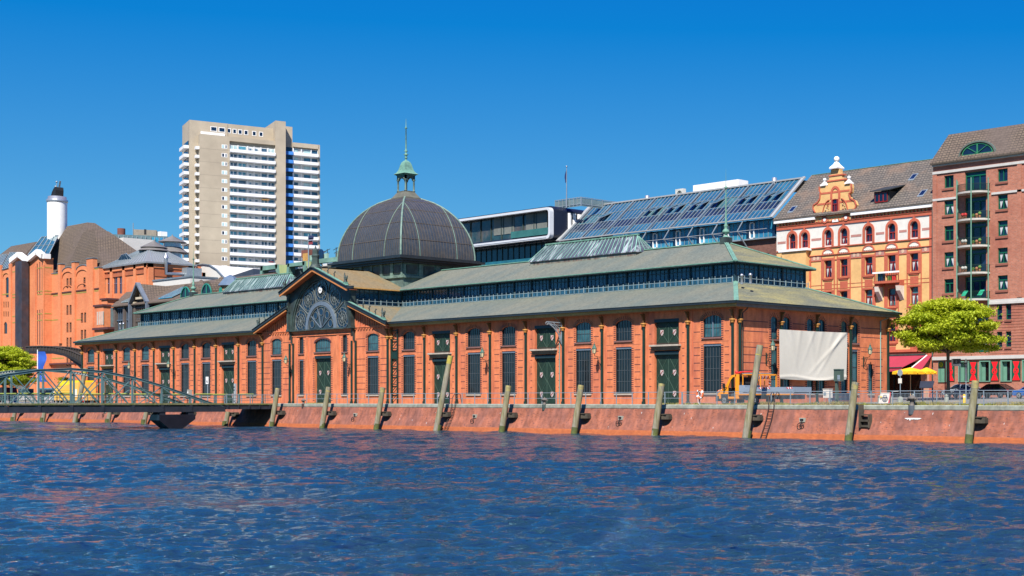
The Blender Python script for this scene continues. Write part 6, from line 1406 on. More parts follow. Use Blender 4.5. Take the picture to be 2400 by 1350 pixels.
g = G(); quadp(g, [(655, 621), (679, 621), (676, 645), (658, 645)], -.15, .79, 0); quadp(g, [(719, 613), (735, 613), (733, 634), (723, 636)], -.15, .79, 0); each(g, 'yellow_green_panel', YG, cu)
g = G(); g.wbox(FY(YC+5.8), X(711, YC+5.8), X(768, YC+5.8), -.1, .2, Z(740, 611, YC+5.8), Z(740, 597, YC+5.8)); U(g, 'pale_copper_wall', mat('pale_copper_sheet', (.28,.42,.34), .7, .15, 2, stretch=(4,1,.3)), cu)
x, z = onY(752, YC+5.5, 602); U(G().wpoly(FY(YC+5.5), [(x+.85*math.cos(k*.393), z+1.4*math.sin(k*.393)) for k in range(16)], -.1, .15), 'round_window', GLN, cu)
x, z = onY(716, YC+5.3, 604); U(G().wbox(FY(YC+5.3), x-.8, x+.8, -.1, .2, z-2, z+.8), 'ochre_window', OCHRE, cu)
g = G(); g.box(X(718, YC+8), X(736, YC+8), YC+7, YC+9, Z(725, 604, YC+8), Z(725, 587, YC+8)); U(g, 'brick_chimney', MT['chimney_brick'], cu)
g = G(); g.wbox(FY(YC+4.5), X(755, YC+4.5), X(782, YC+4.5), 0, 3, Z(760, 630, YC+4.5), Z(760, 618, YC+4.5)); U(g, 'white_wall', MT['white_render'], cu)
g = G(); 
for px, py in ((767, 584), (788, 580)): x, z = onY(px, YC+8, py); g.tube([(x, YC+8, z-6), (x, YC+8, z)], .08, 5); g.bar((x-1, YC+8, z-.4), (x+1, YC+8, z), .08); g.bar((x-.7, YC+8, z-1), (x+.7, YC+8, z-.7), .08)
U(g, 'roof_aerial', SLATE, cu)
x, z = onY(749, YC+8, 591); U(G().lathe([(.1, -.3), (1.0, 0), (1.1, .15)], (x, YC+8, z), 12), 'satellite_dish', WHITE, cu)
fp2 = empty('flagpole', 'grey flagpole with small limp three-coloured flag before the tower block', 'flagpole'); x, z = onY(723, YC-1, 549); g = G(); g.tube([(x, YC-1, 18), (x, YC-1, z)], .1, 6); U(g, 'pole', GREYM, fp2)
g = G(); 
for k, py in enumerate((553, 559, 565)): z = zY(723, py, YC-1); g.wbox(FY(YC-1.05), x+.05, x+1.7-k*.15, 0, .05, z-.65, z-.001, k)
U(g, 'flag', [mat('flag_navy', (.03,.04,.10)), mat('flag_grey', (.25,.25,.32)), mat('flag_dull_red', (.25,.04,.05))], fp2)
nb = empty('blue_white_house', 'low house with navy roof and white dormers below the tower block', 'house'); YN = 44; a, z = onY(528, YN, 655); b, z2 = onY(600, YN, 640); g = G(); g.wpoly(FY(YN), [(a, 0), (b, 0), (b, z2-.5), (a, z-.5)], 0, 8, 0); g.wpoly(FY(YN-.5), [(a, z-.4), (b, z2-.4), (b, z2+.8), (a, z+.1)], 0, 9, 1); U(g, 'house_wall', [mat('lilac_render', (.25,.26,.36), .8), mat('navy_roof', (.04,.055,.08), .6)], nb)
g = G()
for k in range(6): x = a+5+k*3.6; z_ = z+(z2-z)*(x-a)/(b-a); g.box(x, x+1.6, YN-.3, YN, z_-3.4, z_-1.2)
U(g, 'white_dormer', WHITE, nb)
g = G(); c, z3 = onY(619, YN, 640); g.box(b, c, YN-1, YN+8, 0, z3-.3); U(g, 'end_wall', MT['lilac_render'], nb)
# ================================================================== ALONG THE QUAY
WOOD = mat('weathered_pile_wood', (.23,.21,.165), .9, .45, 3, 1.1, col2=(.20,.18,.09), stretch=(2,2,.3), bump=.03); MOSS = mat('mossy_wood', (.10,.12,.03), .95, .4, 4, 1, col2=(.05,.055,.03)); LICH = mat('lichen_wood', (.36,.30,.05), .9, .4, 3, .9, col2=(.24,.21,.13)); OLDW = mat('dark_old_timber', (.10,.08,.055), .9, .4, 4, 1, col2=(.05,.042,.03))
base = [31.7, 20.9, 10.34, -.1, -10.5, -20.9, -31.4, -41.8, -52.2, -62.8] + [-62.8-10.45*k for k in range(1, 11)]
where = {0: 'at the far right of the quay', 1: 'beside the green cabinet post', 2: 'tall, leaning in front of the orange truck', 3: 'in front of the right-hand green door', 4: 'in front of a window left of that door', 5: 'just left of the quay wall bollard', 6: 'tall, leaning beside the left iron ladder', 7: 'below the lattice column', 8: 'in front of the portal door', 9: 'first right of the bridge landing'}
for i, x in enumerate(base):
    tall = i in (2, 6) or i == 14; zt = 4.68 if tall else 1.72 + random.uniform(-.08, .06)
    if i > 9 and not tall: zt = -.9 - random.uniform(0, .1)
    lab = 'weathered timber mooring post ' + where[i] if i in where else ('tall timber mooring post seen through the bridge' if tall else 'short mossy timber fender post under the truss bridge')
    o = empty('mooring_post', lab, 'mooring post', (x, -9.75, -2.62), 0, 'timber mooring posts along the quay wall')
    lean = .95 if not tall else 1.6; dx = (.12 if not tall else .35) + (0 if i != 6 else .15); H_ = zt+2.62; g = G(); n = 9; r0 = .285
    if i > 9 and not tall: lean, dx = .5, .1
    pts = [(dx*t/n, lean*t/n, -1.4+(H_+1.4)*t/n) for t in range(n+1)]
    g.tube(pts, [r0*(1-.1*t/n)*(1+.04*math.sin(t*2.1+i)) for t in range(n+1)], 12, 0)
    g.build('timber_post', WOOD, o); g = G(); k = .9/(H_+1.4)
    g.tube([(0, 0, -1.4), (dx*.38, lean*.36, .6)], [r0*1.04, r0*1.01], 12, 0); g.build('weedy_foot', MOSS, o)
    if i <= 9 or tall:
        g = G(); p0 = Vector(pts[-1]); g.tube([p0-Vector((dx, lean, H_+1.4))*.09, p0+Vector((0,0,.01))], [r0*.915, r0*.915], 12, 0); g.build('lichen_cap', LICH, o)
    zf = 1.75 if i <= 9 else 1.5; g = G()
    if i == 1:
        g.box(.4, 1.25, 1.15, 1.5, zf-.75, zf-.6); g.box(.4, 1.25, 1.1, 1.5, zf-.35, zf-.2); g.box(.4, 1.25, 1.15, 1.5, zf+.1, zf+.2); g.box(.38, .48, 1.0, 1.5, zf-.8, zf+.9); g.box(1.2, 1.28, 1.1, 1.5, zf-.8, zf+.2)
    else:
        g.prism([(-.5, 1.45), (-.5, .95), (.3, .85), (.62, .9), (.82, 1.08), (.85, 1.45)], 'z', zf-.36, zf+.02); g.box(-.3, .7, .8, 1.5, zf+.021, zf+.1, 0)
    g.build('fender_block', OLDW, o)
def ladder(x, lab):
    o = empty('quay_ladder', lab, 'ladder', (x, -8.1, 0)); g = G()
    for s_ in (-.28, .28):
        g.tube([(s_, .75, .05), (s_, .55, .95), (s_, .35, 1.0), (s_, .05, .6), (s_, -.05, -.3), (s_, -.35, -1.25), (s_, -1.15, -3.0)], .035, 6)
    g.build('side_rail', mat('rusty_iron', (.06,.035,.03), .8, .4), o); g = G()
    for k in range(10):
        z = -.35-k*.27; y = -.05-.3*(-z-.3)/.95 if z > -1.25 else -.35-.8*(-z-1.25)/1.75; g.tube([(-.28, y, z), (.28, y, z)], .025, 6)
    g.build('rung', MT['rusty_iron'], o)
ladder(xY(1063, -8.1), 'rusty iron ladder beside the left tall leaning mooring post'); ladder(xY(1808, -8.1), 'rusty iron ladder on the quay wall below the orange truck')
for px, lab in ((829, 'iron mooring ring on the wall below the portal'), (1109, 'iron mooring ring right of the left iron ladder'), (1451, 'iron mooring ring between two short posts, mid wall'), (1877, 'pair of iron mooring rings below the white sheet'), (243, 'iron mooring ring on the wall below the bridge')):
    x = xY(px, -8.5); o = empty('mooring_ring', lab, 'mooring ring', (x, -8.33, -1.15), 0, 'iron mooring rings on the quay wall'); g = G(); g.box(-.26, .26, -.06, .3, -.16, .16); g.box(-.17, .17, -.09, -.06, -.07, .09, 1); g.build('ring_niche', [mat('niche_stone', (.36,.37,.30), .9), BLACK], o)
    g = G(); g.torus((-.12, -.22, -.5), .23, .035, 'y'); 
    if px in (1877, 1451): g.torus((.12, -.2, -.48), .2, .035, 'y')
    g.tube([(0, -.08, -.05), (0, -.2, -.3)], .03, 6); g.build('iron_ring', MT['rusty_iron'], o)
def bollard(px, lab, s=1.0, mb=None):
    x = xY(px, -7.75); o = empty('mooring_bollard', lab, 'bollard', (x, -7.93, 0), 0, 'cast iron bollards set in the quay edge'); g = G()
    g.lathe([(.3*s, -.75*s), (.3*s, -.02)], (0, 0, 0), 14, 0); g.build('bollard_base', mb or SLATE, o); g = G()
    g.lathe([(.24*s, 0), (.18*s, .1), (.17*s, .42*s), (.36*s, .52*s), (.38*s, .6*s), (.3*s, .68*s), (.12*s, .8*s), (.02, .86*s)], (0, 0, -.02), 14, 0); g.tube([(-.5*s, 0, .45*s), (.5*s, 0, .5*s)], .12*s, 8); g.build('bollard_head', mat('bollard_iron', (.15,.13,.11), .7, .4), o)
bollard(1280, 'rusty bollard in the quay edge below the hoist door', .75); bollard(2141, 'big dark bollard at the right above a white lime stain', .9, mat('blue_grey_bollard', (.09,.11,.13), .7, .4)); bollard(715, 'small rusty bollard left of the portal door', .65, MT['rusty_iron'])
# railings
def railing(name, lab, x0, x1, barred, y=-7.45, step=2.05, col=GREYM):
    o = empty(name, lab, 'railing', (0, y, 0)); n = max(1, round((x1-x0)/step)); pm = G().box(-.03, .03, -.03, .03, 0, 1.02).mesh('railing_post', col)
    for i in range(n+1): inst('railing_post', pm, o, (x0+(x1-x0)*i/n, 0, 0))
    g = G(); g.box(x0, x1, -.025, .025, 1.021, 1.07)
    if barred: g.box(x0, x1, -.02, .02, .12, .15); g.box(x0, x1, -.02, .02, .85, .88)
    else: g.box(x0, x1, -.02, .02, .52, .56)
    g.build('railing_rail', col, o)
    if barred:
        g = G(); k = int((x1-x0)/.125)
        for i in range(k): x = x0+.06+i*.125; g.box(x-.009, x+.009, -.009, .009, .15, .85)
        tag(g.build('railing_bars', col, o), kind='stuff') if False else g.build('railing_bars', col, o)
railing('quay_railing', 'plain two-rail steel railing along the quay before the hall', -61.0, xY(1598, -7.45), False)
railing('quay_fence', 'barred steel fence along the quay from the lifebuoy rightwards', xY(1600, -7.45), 60, True)
railing('quay_railing', 'two-rail steel railing behind the truss bridge', -150, -73.5, False)
x, z = onY(1641, -7.55, 924); o = empty('lifebuoy', 'orange and white lifebuoy hanging on the quay fence', 'lifebuoy', (x, -7.58, z)); g = G(); g.torus((0, 0, 0), .34, .085, 'y', 0, 24, 8); g.build('ring', mat('buoy_orange', (.75,.16,.05), .6, .1), o); g = G()
for k in range(4): a = k*math.pi/2+.6; g.torus((0, 0, 0), .34, .092, 'y', 0, 4, 8, a-.22, a+.22)
g.build('white_band', WHITE, o); g = G(); g.torus((.05, -.05, 0), .2, .02, 'y', 0, 16); g.tube([(-.2, -.05, -.3), (-.15, -.05, -.7), (.1, -.05, -.9), (.2, -.05, -.4)], .018, 5); g.build('rope', WHITE, o)
# grass along the coping: uncountable blades
rg = np.random.RandomState(4); V = []; Fc = []
def tuft(x, y, h, n):
    for _ in range(n):
        a = rg.rand()*6.28; px_, py_ = x+rg.normal(0, .09), y+rg.normal(0, .06); l = h*(.5+rg.rand()*.8); w = .012+rg.rand()*.012; dx, dy = math.cos(a)*l*.5, math.sin(a)*l*.4
        k = len(V); V.extend([(px_-w, py_, 0), (px_+w, py_, 0), (px_+dx, py_+dy, l)]); Fc.append((k, k+1, k+2))
x = -2.0
while x < 46:
    d = 1.0 if x > 3 else .35
    if rg.rand() < d: tuft(x, -7.55+rg.rand()*.45, (.09+.14*abs(math.sin(x*.37+1.2)))*(1.2 if x > 10 else .8), 22)
    x += .07
for px in (1100, 1030, 760, 1450, 850, 740): tuft(xY(px, -7.5), -7.5, .08, 60)
for k in range(300): tuft(rg.uniform(xY(716, -7.6), xY(770, -7.6)), -7.6+rg.rand()*.3, .10, 6)
g = G(); g.v = V; g.f = Fc; g.m = [0]*len(Fc); g.s = [False]*len(Fc)
tag(g.build('quay_edge_grass', mat('dry_green_grass', (.25,.26,.05), .9, .4, 3, .5, col2=(.32,.25,.11))), kind='stuff')
tag(G().box(3, 50, -7.24, -6.2, .0, .03).build('verge_soil', mat('verge', (.22,.20,.07), .95, .4, 5, .9, col2=(.26,.22,.13))), kind='structure')
# green cabinet on a post, small electric cabinet, sheet screen, boards
x, z = onY(1966, -6.9, 893); o = empty('meter_cabinet', 'dark green control cabinet on a thick post behind the fence', 'control cabinet', (x, -6.9, 0)); g = G(); g.box(-.34, .34, -.2, .2, z-.02, z+.83); g.prism([(-.36, z+.831), (.36, z+.831), (.3, z+.92), (-.3, z+.92)], 'y', -.24, .24); g.build('cabinet_box', mat('olive_cabinet', (.07,.10,.075), .5, .15), o); U(G().box(-.3, -.1, -.1, .1, 0, z-.021), 'cabinet_post', MT['olive_cabinet'], o); U(G().box(.05, .3, -.24, -.201, z+.1, z+.45).tube([(.1, -.24, z), (.35, -.3, z+.02)], .03, 6), 'cabinet_hatch', GREYM, o)
x, z = onY(1940, -4.5, 913); o = empty('power_cabinet', 'small white power cabinet on thin legs by the gable wall', 'electric cabinet', (x, -4.5, 0)); U(G().box(-.33, .33, -.2, .2, .55, z+.02).box(-.36, .36, -.23, .23, z+.021, z+.06), 'cabinet_box', CREAM, o); U(G().bar((-.3, -.15, 0), (-.2, -.15, .55), .04).bar((.3, -.15, 0), (.2, -.15, .55), .04).bar((-.3, .15, 0), (-.2, .15, .55), .04).bar((.3, .15, 0), (.2, .15, .55), .04), 'cabinet_leg', GREYM, o); U(G().box(-.25, .0, -.22, -.201, .75, 1.0), 'cabinet_door', GREYM, o)
o = empty('stacked_crates', 'stack of dark blue market crates behind the green cabinet post', 'crates', (xY(1973, -2), -2, 0)); g = G()
for k in range(3): g.box(-1.0, -.1, -.4, .4, k*.32, k*.32+.3); g.box(0, .9, -.4, .4, k*.32, k*.32+.3)
U(g, 'crate', mat('dark_blue_crate', (.02,.03,.06), .7, .3), o)
sh = empty('projection_sheet', 'large off-white cloth sheet stretched over the gable end wall', 'cloth sheet', (.62, 0, 0)); g = G(); ny, nz = 70, 44; vs = []
for j in range(nz+1):
    for i in range(ny+1):
        u, v = i/ny, j/nz; y = 4.93+u*9.4+.12*u*(1-v); z = 6.78-v*4.48-.06*math.sin(u*9)*(1-v)*0-.10*math.sin(math.pi*u)*(.3+.7*v)+ .05*u
        s_ = .0; d1 = u-(.98-.62*v); s_ += .10*math.exp(-(d1/.028)**2)*(1-v)*(1 if v < .9 else 0); d2 = u-(.93-.42*v); s_ += .07*math.exp(-(d2/.022)**2)*(1-v)**.7
        for c, q_, w in ((.15, .12, .03), (.3, -.1, .025), (.45, .08, .03), (.62, -.15, .025), (.78, -.2, .03), (.5, -.25, .02), (.07, .25, .03)): s_ += .05*math.exp(-((u-c-q_*v)/w)**2)*math.exp(-v*2.6)
        s_ += .05*math.sin(u*7+v*3)*v + .03*math.sin(u*15-v*5)*v*(1-v) + .06*math.exp(-((v-.97+.03*math.sin(u*8))/.025)**2)
        vs.append((s_*.9, y, z))
g.add(vs, [(j*(ny+1)+i, j*(ny+1)+i+1, (j+1)*(ny+1)+i+1, (j+1)*(ny+1)+i) for j in range(nz) for i in range(ny)], 0, True); CL = mat('off_white_canvas', (.60,.56,.47), .95, .03, 3, .3, col2=(.57,.53,.44)); U(g, 'cloth', CL, sh)
g = G(); 
for y, z in ((4.93, 6.78), (14.33, 6.83)): g.tube([(0, y, z), (-.4, y-.1 if y < 9 else y+.2, z+.2)], .02, 5)
U(g, 'tie_cord', BLACK, sh)
# ---------------------------------------------------------------- orange flatbed truck
ORG = mat('municipal_orange', (.85,.30,.012), .4, .06, spec=.5); GRB = mat('blue_grey_dropside', (.24,.29,.35), .5, .1); TYRE = BLACK; RIM = mat('silver_rim', (.40,.41,.42), .4, .1, metal=.4)
def wheel(par, x, y, r, w=.24, z0=0, side=-1):
    g = G(); g.tube([(x, y-w/2, z0+r), (x, y+w/2, z0+r)], r, 20, 0, sm=False); t = g.build('wheel', TYRE, par); g = G(); ys = y+side*(w/2+.006)
    g.tube([(x, ys, z0+r), (x, ys+side*.02, z0+r)], r*.62, 16, 0, sm=False); g.build('wheel_rim', RIM, t); g = G()
    for k in range(7): a = k*2*math.pi/7; g.tube([(x+r*.42*math.cos(a), ys+side*.021, z0+r+r*.42*math.sin(a)), (x+r*.42*math.cos(a), ys+side*.03, z0+r+r*.42*math.sin(a))], r*.09, 6, 0, sm=False)
    g.tube([(x, ys+side*.021, z0+r), (x, ys+side*.05, z0+r)], r*.18, 10, 0, sm=False); g.build('wheel_holes', BLACK, t)
yt_ = -4.9; xl, xr = xY(1699, yt_), xY(1888, yt_); tr = empty('flatbed_truck', 'orange municipal flatbed truck with open crew cab door and red-white stripes', 'truck', (xl, yt_, 0)); TL = xr-xl; w2 = 1.0
g = G(); hood = [(.0, .55), (.02, 1.0), (.18, 1.18), (.95, 1.45), (1.45, 2.15), (1.75, 2.42), (2.2, 2.5), (3.1, 2.5), (3.2, 2.3), (3.2, .5), (2.3, .5), (.3, .5)]
# cab side frames with real window openings
def cabside(y, d):
    P_ = lambda u, dd, z: (u, y+dd*d, z); g = G()
    for poly in ([(.0, .5), (.02, 1.0), (.18, 1.18), (1.0, 1.42), (1.36, 1.42), (1.36, .5)], [(1.0, 1.42), (1.5, 2.15), (1.75, 2.42), (2.3, 2.5), (2.3, 2.32), (1.9, 2.26), (1.68, 2.04), (1.36, 1.42)], [(1.36, .5), (2.2, .5), (2.2, .66), (1.36, .66)], [(2.2, .5), (2.62, .5), (2.62, 2.5), (2.2, 2.5)]): g.wpoly(P_, poly, 0, .06)
    return g
U(cabside(-w2, 1), 'cab_side', ORG, tr); g = cabside(w2, -1); g.wpoly(lambda u, d, z: (u, w2-d, z), [(1.36, .62), (2.3, .62), (2.3, 1.4), (1.36, 1.4)], 0, .05); U(g, 'cab_side', ORG, tr); U(G().wpoly(lambda u, d, z: (u, w2-d, z), [(1.36, 1.42), (2.2, 1.42), (2.2, 2.3), (1.9, 2.26)], .01, .04), 'far_window', GLN, tr)
g = G(); 
for a, b in (((.0, .5), (.02, 1.0)), ((.02, 1.0), (.18, 1.18)), ((.18, 1.18), (1.0, 1.42)), ((1.75, 2.42), (2.48, 2.5))): g.add([(a[0], -w2+.06, a[1]), (a[0], w2-.06, a[1]), (b[0], w2-.06, b[1]), (b[0], -w2+.06, b[1])], [(0,1,2,3)])
g.box(2.42, 2.48, -w2+.061, w2-.061, .5, 1.35); g.box(.1, 2.4, -w2+.07, w2-.07, .42, .5); U(g, 'cab_shell', ORG, tr)
g = G(); g.add([(1.02, -w2+.07, 1.44), (1.02, w2-.07, 1.44), (1.74, w2-.07, 2.40), (1.74, -w2+.07, 2.40)], [(0,1,2,3)]); U(g, 'windscreen', glass('cab_glass', (.02,.03,.035), .06, .3, alpha=.6), tr)
g = G(); g.box(-.08, .3, -w2-.01, w2+.01, .28, .72); g.box(.3, .55, -w2-.01, -w2+.3, .28, .5); U(g, 'front_bumper', mat('bumper_plastic', (.03,.033,.04), .6), tr)
g = G(); g.prism([(.05, 1.0), (.45, 1.17), (.42, 1.05), (.04, .88)], 'y', -w2-.015, -w2-.001); U(g, 'headlight', CHROME, tr)
g = G()
for k in range(5): g.prism([(.2+k*.13, 1.19+k*.035), (.26+k*.13, 1.2+k*.035), (.20+k*.13, 1.10+k*.035), (.14+k*.13, 1.09+k*.035)], 'y', -w2-.018, -w2-.002, k % 2)
U(g, 'warning_stripe', [REDP, WHITE], tr)
g = G(); g.box(1.5, 2.2, -.75, -.2, .7, .95); g.box(2.05, 2.25, -.75, -.2, .95, 1.7); g.box(1.5, 2.2, .2, .75, .7, .95); g.box(2.05, 2.25, .2, .75, .95, 1.7); U(g, 'cab_seat', mat('grey_seat', (.06,.065,.07), .9), tr)
U(G().box(1.3, 2.2, -.1, .9, .51, 1.0).box(2.12, 2.19, -.93, .93, .66, 2.28).box(1.45, 2.1, -.9, -.15, .5, .7), 'cab_shade_filler', mat('cab_shade_black', (.018,.018,.02), .9), tr)  # black boxes added so the cab reads as shaded inside
g = G(); g.torus((1.42, -.48, 1.28), .2, .025, 'x'); g.box(1.15, 1.35, -.9, .9, 1.0, 1.36); U(g, 'dashboard', BLACK, tr)
g = G(); g.box(1.0, 1.15, -w2-.28, -w2-.12, 1.35, 1.75); g.bar((1.15, -w2-.2, 1.45), (1.25, -w2, 1.4), .05); U(g, 'wing_mirror', BLACK, tr)
g = G(); U(G().box(2.5, 3.3, -w2+.02, w2-.02, .9, 1.6), 'rear_cab_panel', GRB, tr)
g = G()
for p, q_ in (((3.0, 1.5), (3.0, 2.52)), ((5.0, 1.3), (5.0, 2.45)), ((3.0, 2.48), (5.0, 2.42)), ((3.7, 1.6), (3.7, 2.48)), ((4.3, 1.6), (4.3, 2.46))):
    for y in (-w2+.08, w2-.08):
        if p[0] in (3.7, 4.3) and y < 0: continue
        g.bar((p[0], y, p[1]), (q_[0], y, q_[1]), .06)
for x_ in (3.0, 5.0): g.bar((x_, -w2+.08, 2.46), (x_, w2-.08, 2.46), .08)
U(g, 'load_frame', ORG, tr)
g = G()
for k in range(7): g.bar((3.15+k*.2, w2-.3, 2.36), (3.05+k*.2, w2-.3, 2.12), .1, .03, k % 2)
for k in range(6): g.bar((4.35+(k % 2)*.05, w2-.3, 2.2-k*.13), (4.5+(k % 2)*.05, w2-.3, 2.12-k*.13), .09, .03, k % 2)
U(g, 'warning_stripe', [REDP, WHITE], tr)
g = G(); g.box(2.6, 4.9, -.6, .5, 2.53, 2.58, 1); g.tube([(1.9, -.5, 2.62), (2.4, -.5, 2.68), (3.6, -.4, 2.72), (4.4, -.5, 2.66)], .06, 6); g.ball((1.85, -.5, 2.68), .14, 0, 8); g.ball((2.1, -.3, 2.66), .1, 0, 8); g.box(3.9, 4.1, -.3, 0, 2.59, 2.7, 2); U(g, 'roof_rack_load', [REDP, GREYM, ORG], tr)
g = G(); g.box(3.1, TL-.35, -w2-.05, -w2+.02, 1.02, 1.42); g.box(3.1, TL-.35, w2-.02, w2+.05, 1.02, 1.42); g.box(3.1, 3.16, -w2+.021, w2-.021, 1.02, 1.6); g.box(TL-.36, TL-.3, -w2-.05, w2+.05, .95, 1.42); g.box(3.05, TL-.3, -w2-.02, w2+.02, .90, 1.0); U(g, 'drop_side', GRB, tr)
g = G(); g.box(2.62, TL-.4, -w2-.07, -w2+.0, .78, .899); U(g, 'bed_edge', ORG, tr); g = G()
for x_ in (4.9, 5.5, TL-1.1):
    for k in range(5): g.prism([(x_+k*.12, 1.4), (x_+k*.12+.1, 1.4), (x_+k*.12+.18, 1.28), (x_+k*.12+.08, 1.28)], 'y', -w2-.065, -w2-.051, k % 2)
U(g, 'warning_stripe', [REDP, WHITE], tr)
g = G(); g.box(2.6, TL-.5, -.45, .45, .45, .8); g.box(3.3, 4.1, -w2+.05, -.5, .35, .8); U(g, 'chassis', DSTEEL, tr)
for x_ in (.95, 4.35): wheel(tr, x_, -w2+.1, .36); wheel(tr, x_, w2-.1, .36, side=1)
g = G(); U(G().box(.55, 1.38, -w2-.012, -w2+.0, .45, .86), 'wheel_arch', MT['bumper_plastic'], tr); U(G().box(4.0, 4.75, -w2-.0, -w2+.2, .74, .81), 'mudguard', BLACK, tr)
# silver trailer / car tail behind the truck
def car(name, lab, x, y, z0, paint, Lc=4.4, flip=False, estate=False, group=None):
    o = empty(name, lab, 'car', (x, y, z0), math.pi if flip else 0, group); w = .88; s_ = Lc/4.4
    lo = [(0, .35), (.03, .62), (.12, .78), (1.0, .92), (3.9, .95), (4.3, .9), (4.4, .6), (4.38, .3), (.1, .28)]; up = [(.95, .90), (1.75, 1.38), (2.1, 1.44), (3.2 if not estate else 3.7, 1.42), (4.15 if not estate else 4.25, .95)]
    lo = [(a*s_, b) for a, b in lo]; up = [(a*s_, b) for a, b in up]
    g = G(); n = len(lo); vs = [(a, -w, b) for a, b in lo]+[(a, w, b) for a, b in lo]; g.add(vs, [tuple(range(n)), tuple(range(2*n-1, n-1, -1))]+[(i, (i+1) % n, n+(i+1) % n, n+i) for i in range(n)])
    body = g.build('car_body', paint, o)
    m = body.modifiers.new('b', 'BEVEL'); m.width = .07; m.segments = 3
    g = G(); n = len(up); vs = [(a, -w+.06+(b-.92)*.28, b) for a, b in up]+[(a, w-.06-(b-.92)*.28, b) for a, b in up]; g.add(vs, [tuple(range(n)), tuple(range(2*n-1, n-1, -1))]+[(i, (i+1) % n, n+(i+1) % n, n+i) for i in range(n)]); g.build('car_glasshouse', glass('car_glass', (.015,.02,.022), .05, .4), o)
    g = G(); a, b = up[1], up[3]; t = w-.06-(1.44-.92)*.28; g.slab([(up[1][0]+.08, -t, 1.425), (up[3][0], -t, 1.45), (up[3][0], t, 1.45), (up[1][0]+.08, t, 1.425)], .05)
    for s2 in (-1, 1):
        for k in (0, 1, 3): 
            p_ = up[k]; q_ = up[k+1]; f_ = lambda p: (p[0], s2*(w-.055-(p[1]-.92)*.28), p[1]); g.bar(f_(p_), f_(q_), .07, .05)
        xm = 2.55*s_; g.bar((xm, s2*(w-.05), .92), (xm, s2*(w-.19), 1.42), .08, .04)
    g.build('car_roof', paint, o)
    for x_ in (.82*s_, 3.5*s_): wheel(o, x_, -w+.1, .32, .22, 0, -1); wheel(o, x_, w-.1, .32, .22, 0, 1)
    g = G(); g.box(4.3*s_, 4.41*s_, -w+.04, -w+.34, .68, .86); g.box(4.3*s_, 4.41*s_, w-.34, w-.04, .68, .86); g.build('tail_light', mat('tail_red', (.45,.01,.01), .3), o)
    g = G(); g.box(-.01, .15, -w+.06, -w+.4, .62, .76); g.box(-.01, .15, w-.4, w-.06, .62, .76); g.build('headlight', CHROME, o)
    return o
yc = 33; car('parked_car', 'black hatchback parked before the red hourglass shutters', xY(2289, yc), yc, gz(yc), mat('black_car_paint', (.008,.01,.018), .2, .1, spec=.6))
car('parked_car', 'blue car at the right edge of the square', xY(2383, 30), 30, gz(30), mat('blue_car_paint', (.02,.10,.35), .25, .1, spec=.6))
car('parked_car', 'silver car mostly hidden behind the right mooring post', xY(2262, 36)-2.6, 36, gz(36), mat('silver_car_paint', (.30,.34,.38), .3, .1, spec=.6))
# ---------------------------------------------------------------- things on the square, right
def sign_pole(o, h, r=.035, m=GREYM): U(G().tube([(0, 0, 0), (0, 0, h)], r, 8), 'sign_pole', m, o)
y = 12; x = xY(2110, y); o = empty('road_sign', 'round road sign seen from behind on a grey pole with stone foot', 'road sign', (x, y, gz(y))); h = zY(2110, 866, y)-gz(y); sign_pole(o, h); U(G().tube([(0, -.05, h-.3), (0, -.02, h-.3)], .3, 20, sm=False), 'sign_disc', GREYM, o); U(G().box(-.2, .2, -.05, -.02, h-1.25, h-.8), 'sign_plate', CREAM, o); U(G().lathe([(.28, 0), (.28, .45), (.22, .6), (.05, .68)], (0, 0, 0), 10), 'stone_foot', CONC, o)
y = 27; x = xY(2207, y); o = empty('bus_stop_sign', 'grey bus stop flag with a green H on yellow disc', 'bus stop sign', (x+.45, y, gz(y))); zt_, zb_ = zY(2207, 845, y)-gz(y), zY(2207, 864, y)-gz(y); U(G().tube([(0, 0, 0), (0, 0, zt_)], .06, 8), 'sign_pole', mat('maroon_pole', (.28,.01,.015), .5), o); b = U(G().box(-.85, -.06, -.04, .04, zb_, zt_), 'sign_board', mat('grey_sign', (.14,.17,.19), .5), o)
zc = zt_-.42; U(G().tube([(-.46, -.06, zc), (-.46, -.045, zc)], .3, 24, sm=False), 'green_rim', mat('stop_green', (.02,.25,.06)), b); U(G().tube([(-.46, -.075, zc), (-.46, -.061, zc)], .23, 24, sm=False), 'yellow_disc', mat('stop_yellow', (.65,.55,.02)), b); U(G().box(-.57, -.51, -.09, -.076, zc-.15, zc+.15).box(-.41, -.35, -.09, -.076, zc-.15, zc+.15).box(-.51, -.41, -.09, -.076, zc-.03, zc+.03), 'letter_h', MT['stop_green'], b)
y = 27; x = xY(2241, y); o = empty('box_sign', 'white and grey box sign with a small figure 8', 'sign', (x, y, gz(y))); zt_, zb_ = zY(2241, 841, y)-gz(y), zY(2241, 858, y)-gz(y); U(G().box(-.5, .5, -.12, .12, zb_, zb_+.22).box(-.5, -.3, -.12, .12, zb_+.221, zt_), 'sign_frame', WHITE, o); b = U(G().box(-.299, .5, -.11, .11, zb_+.221, zt_), 'sign_face', mat('dark_grey_sign', (.07,.08,.09)), o); zc = (zb_+zt_)/2+.1; U(G().torus((.1, -.125, zc+.06), .05, .015, 'y', 0, 12).torus((.1, -.125, zc-.06), .06, .015, 'y', 0, 12), 'figure_eight', WHITE, b); U(G().tube([(.45, 0, 0), (.45, 0, zb_)], .05, 6), 'sign_pole', GREYM, o)
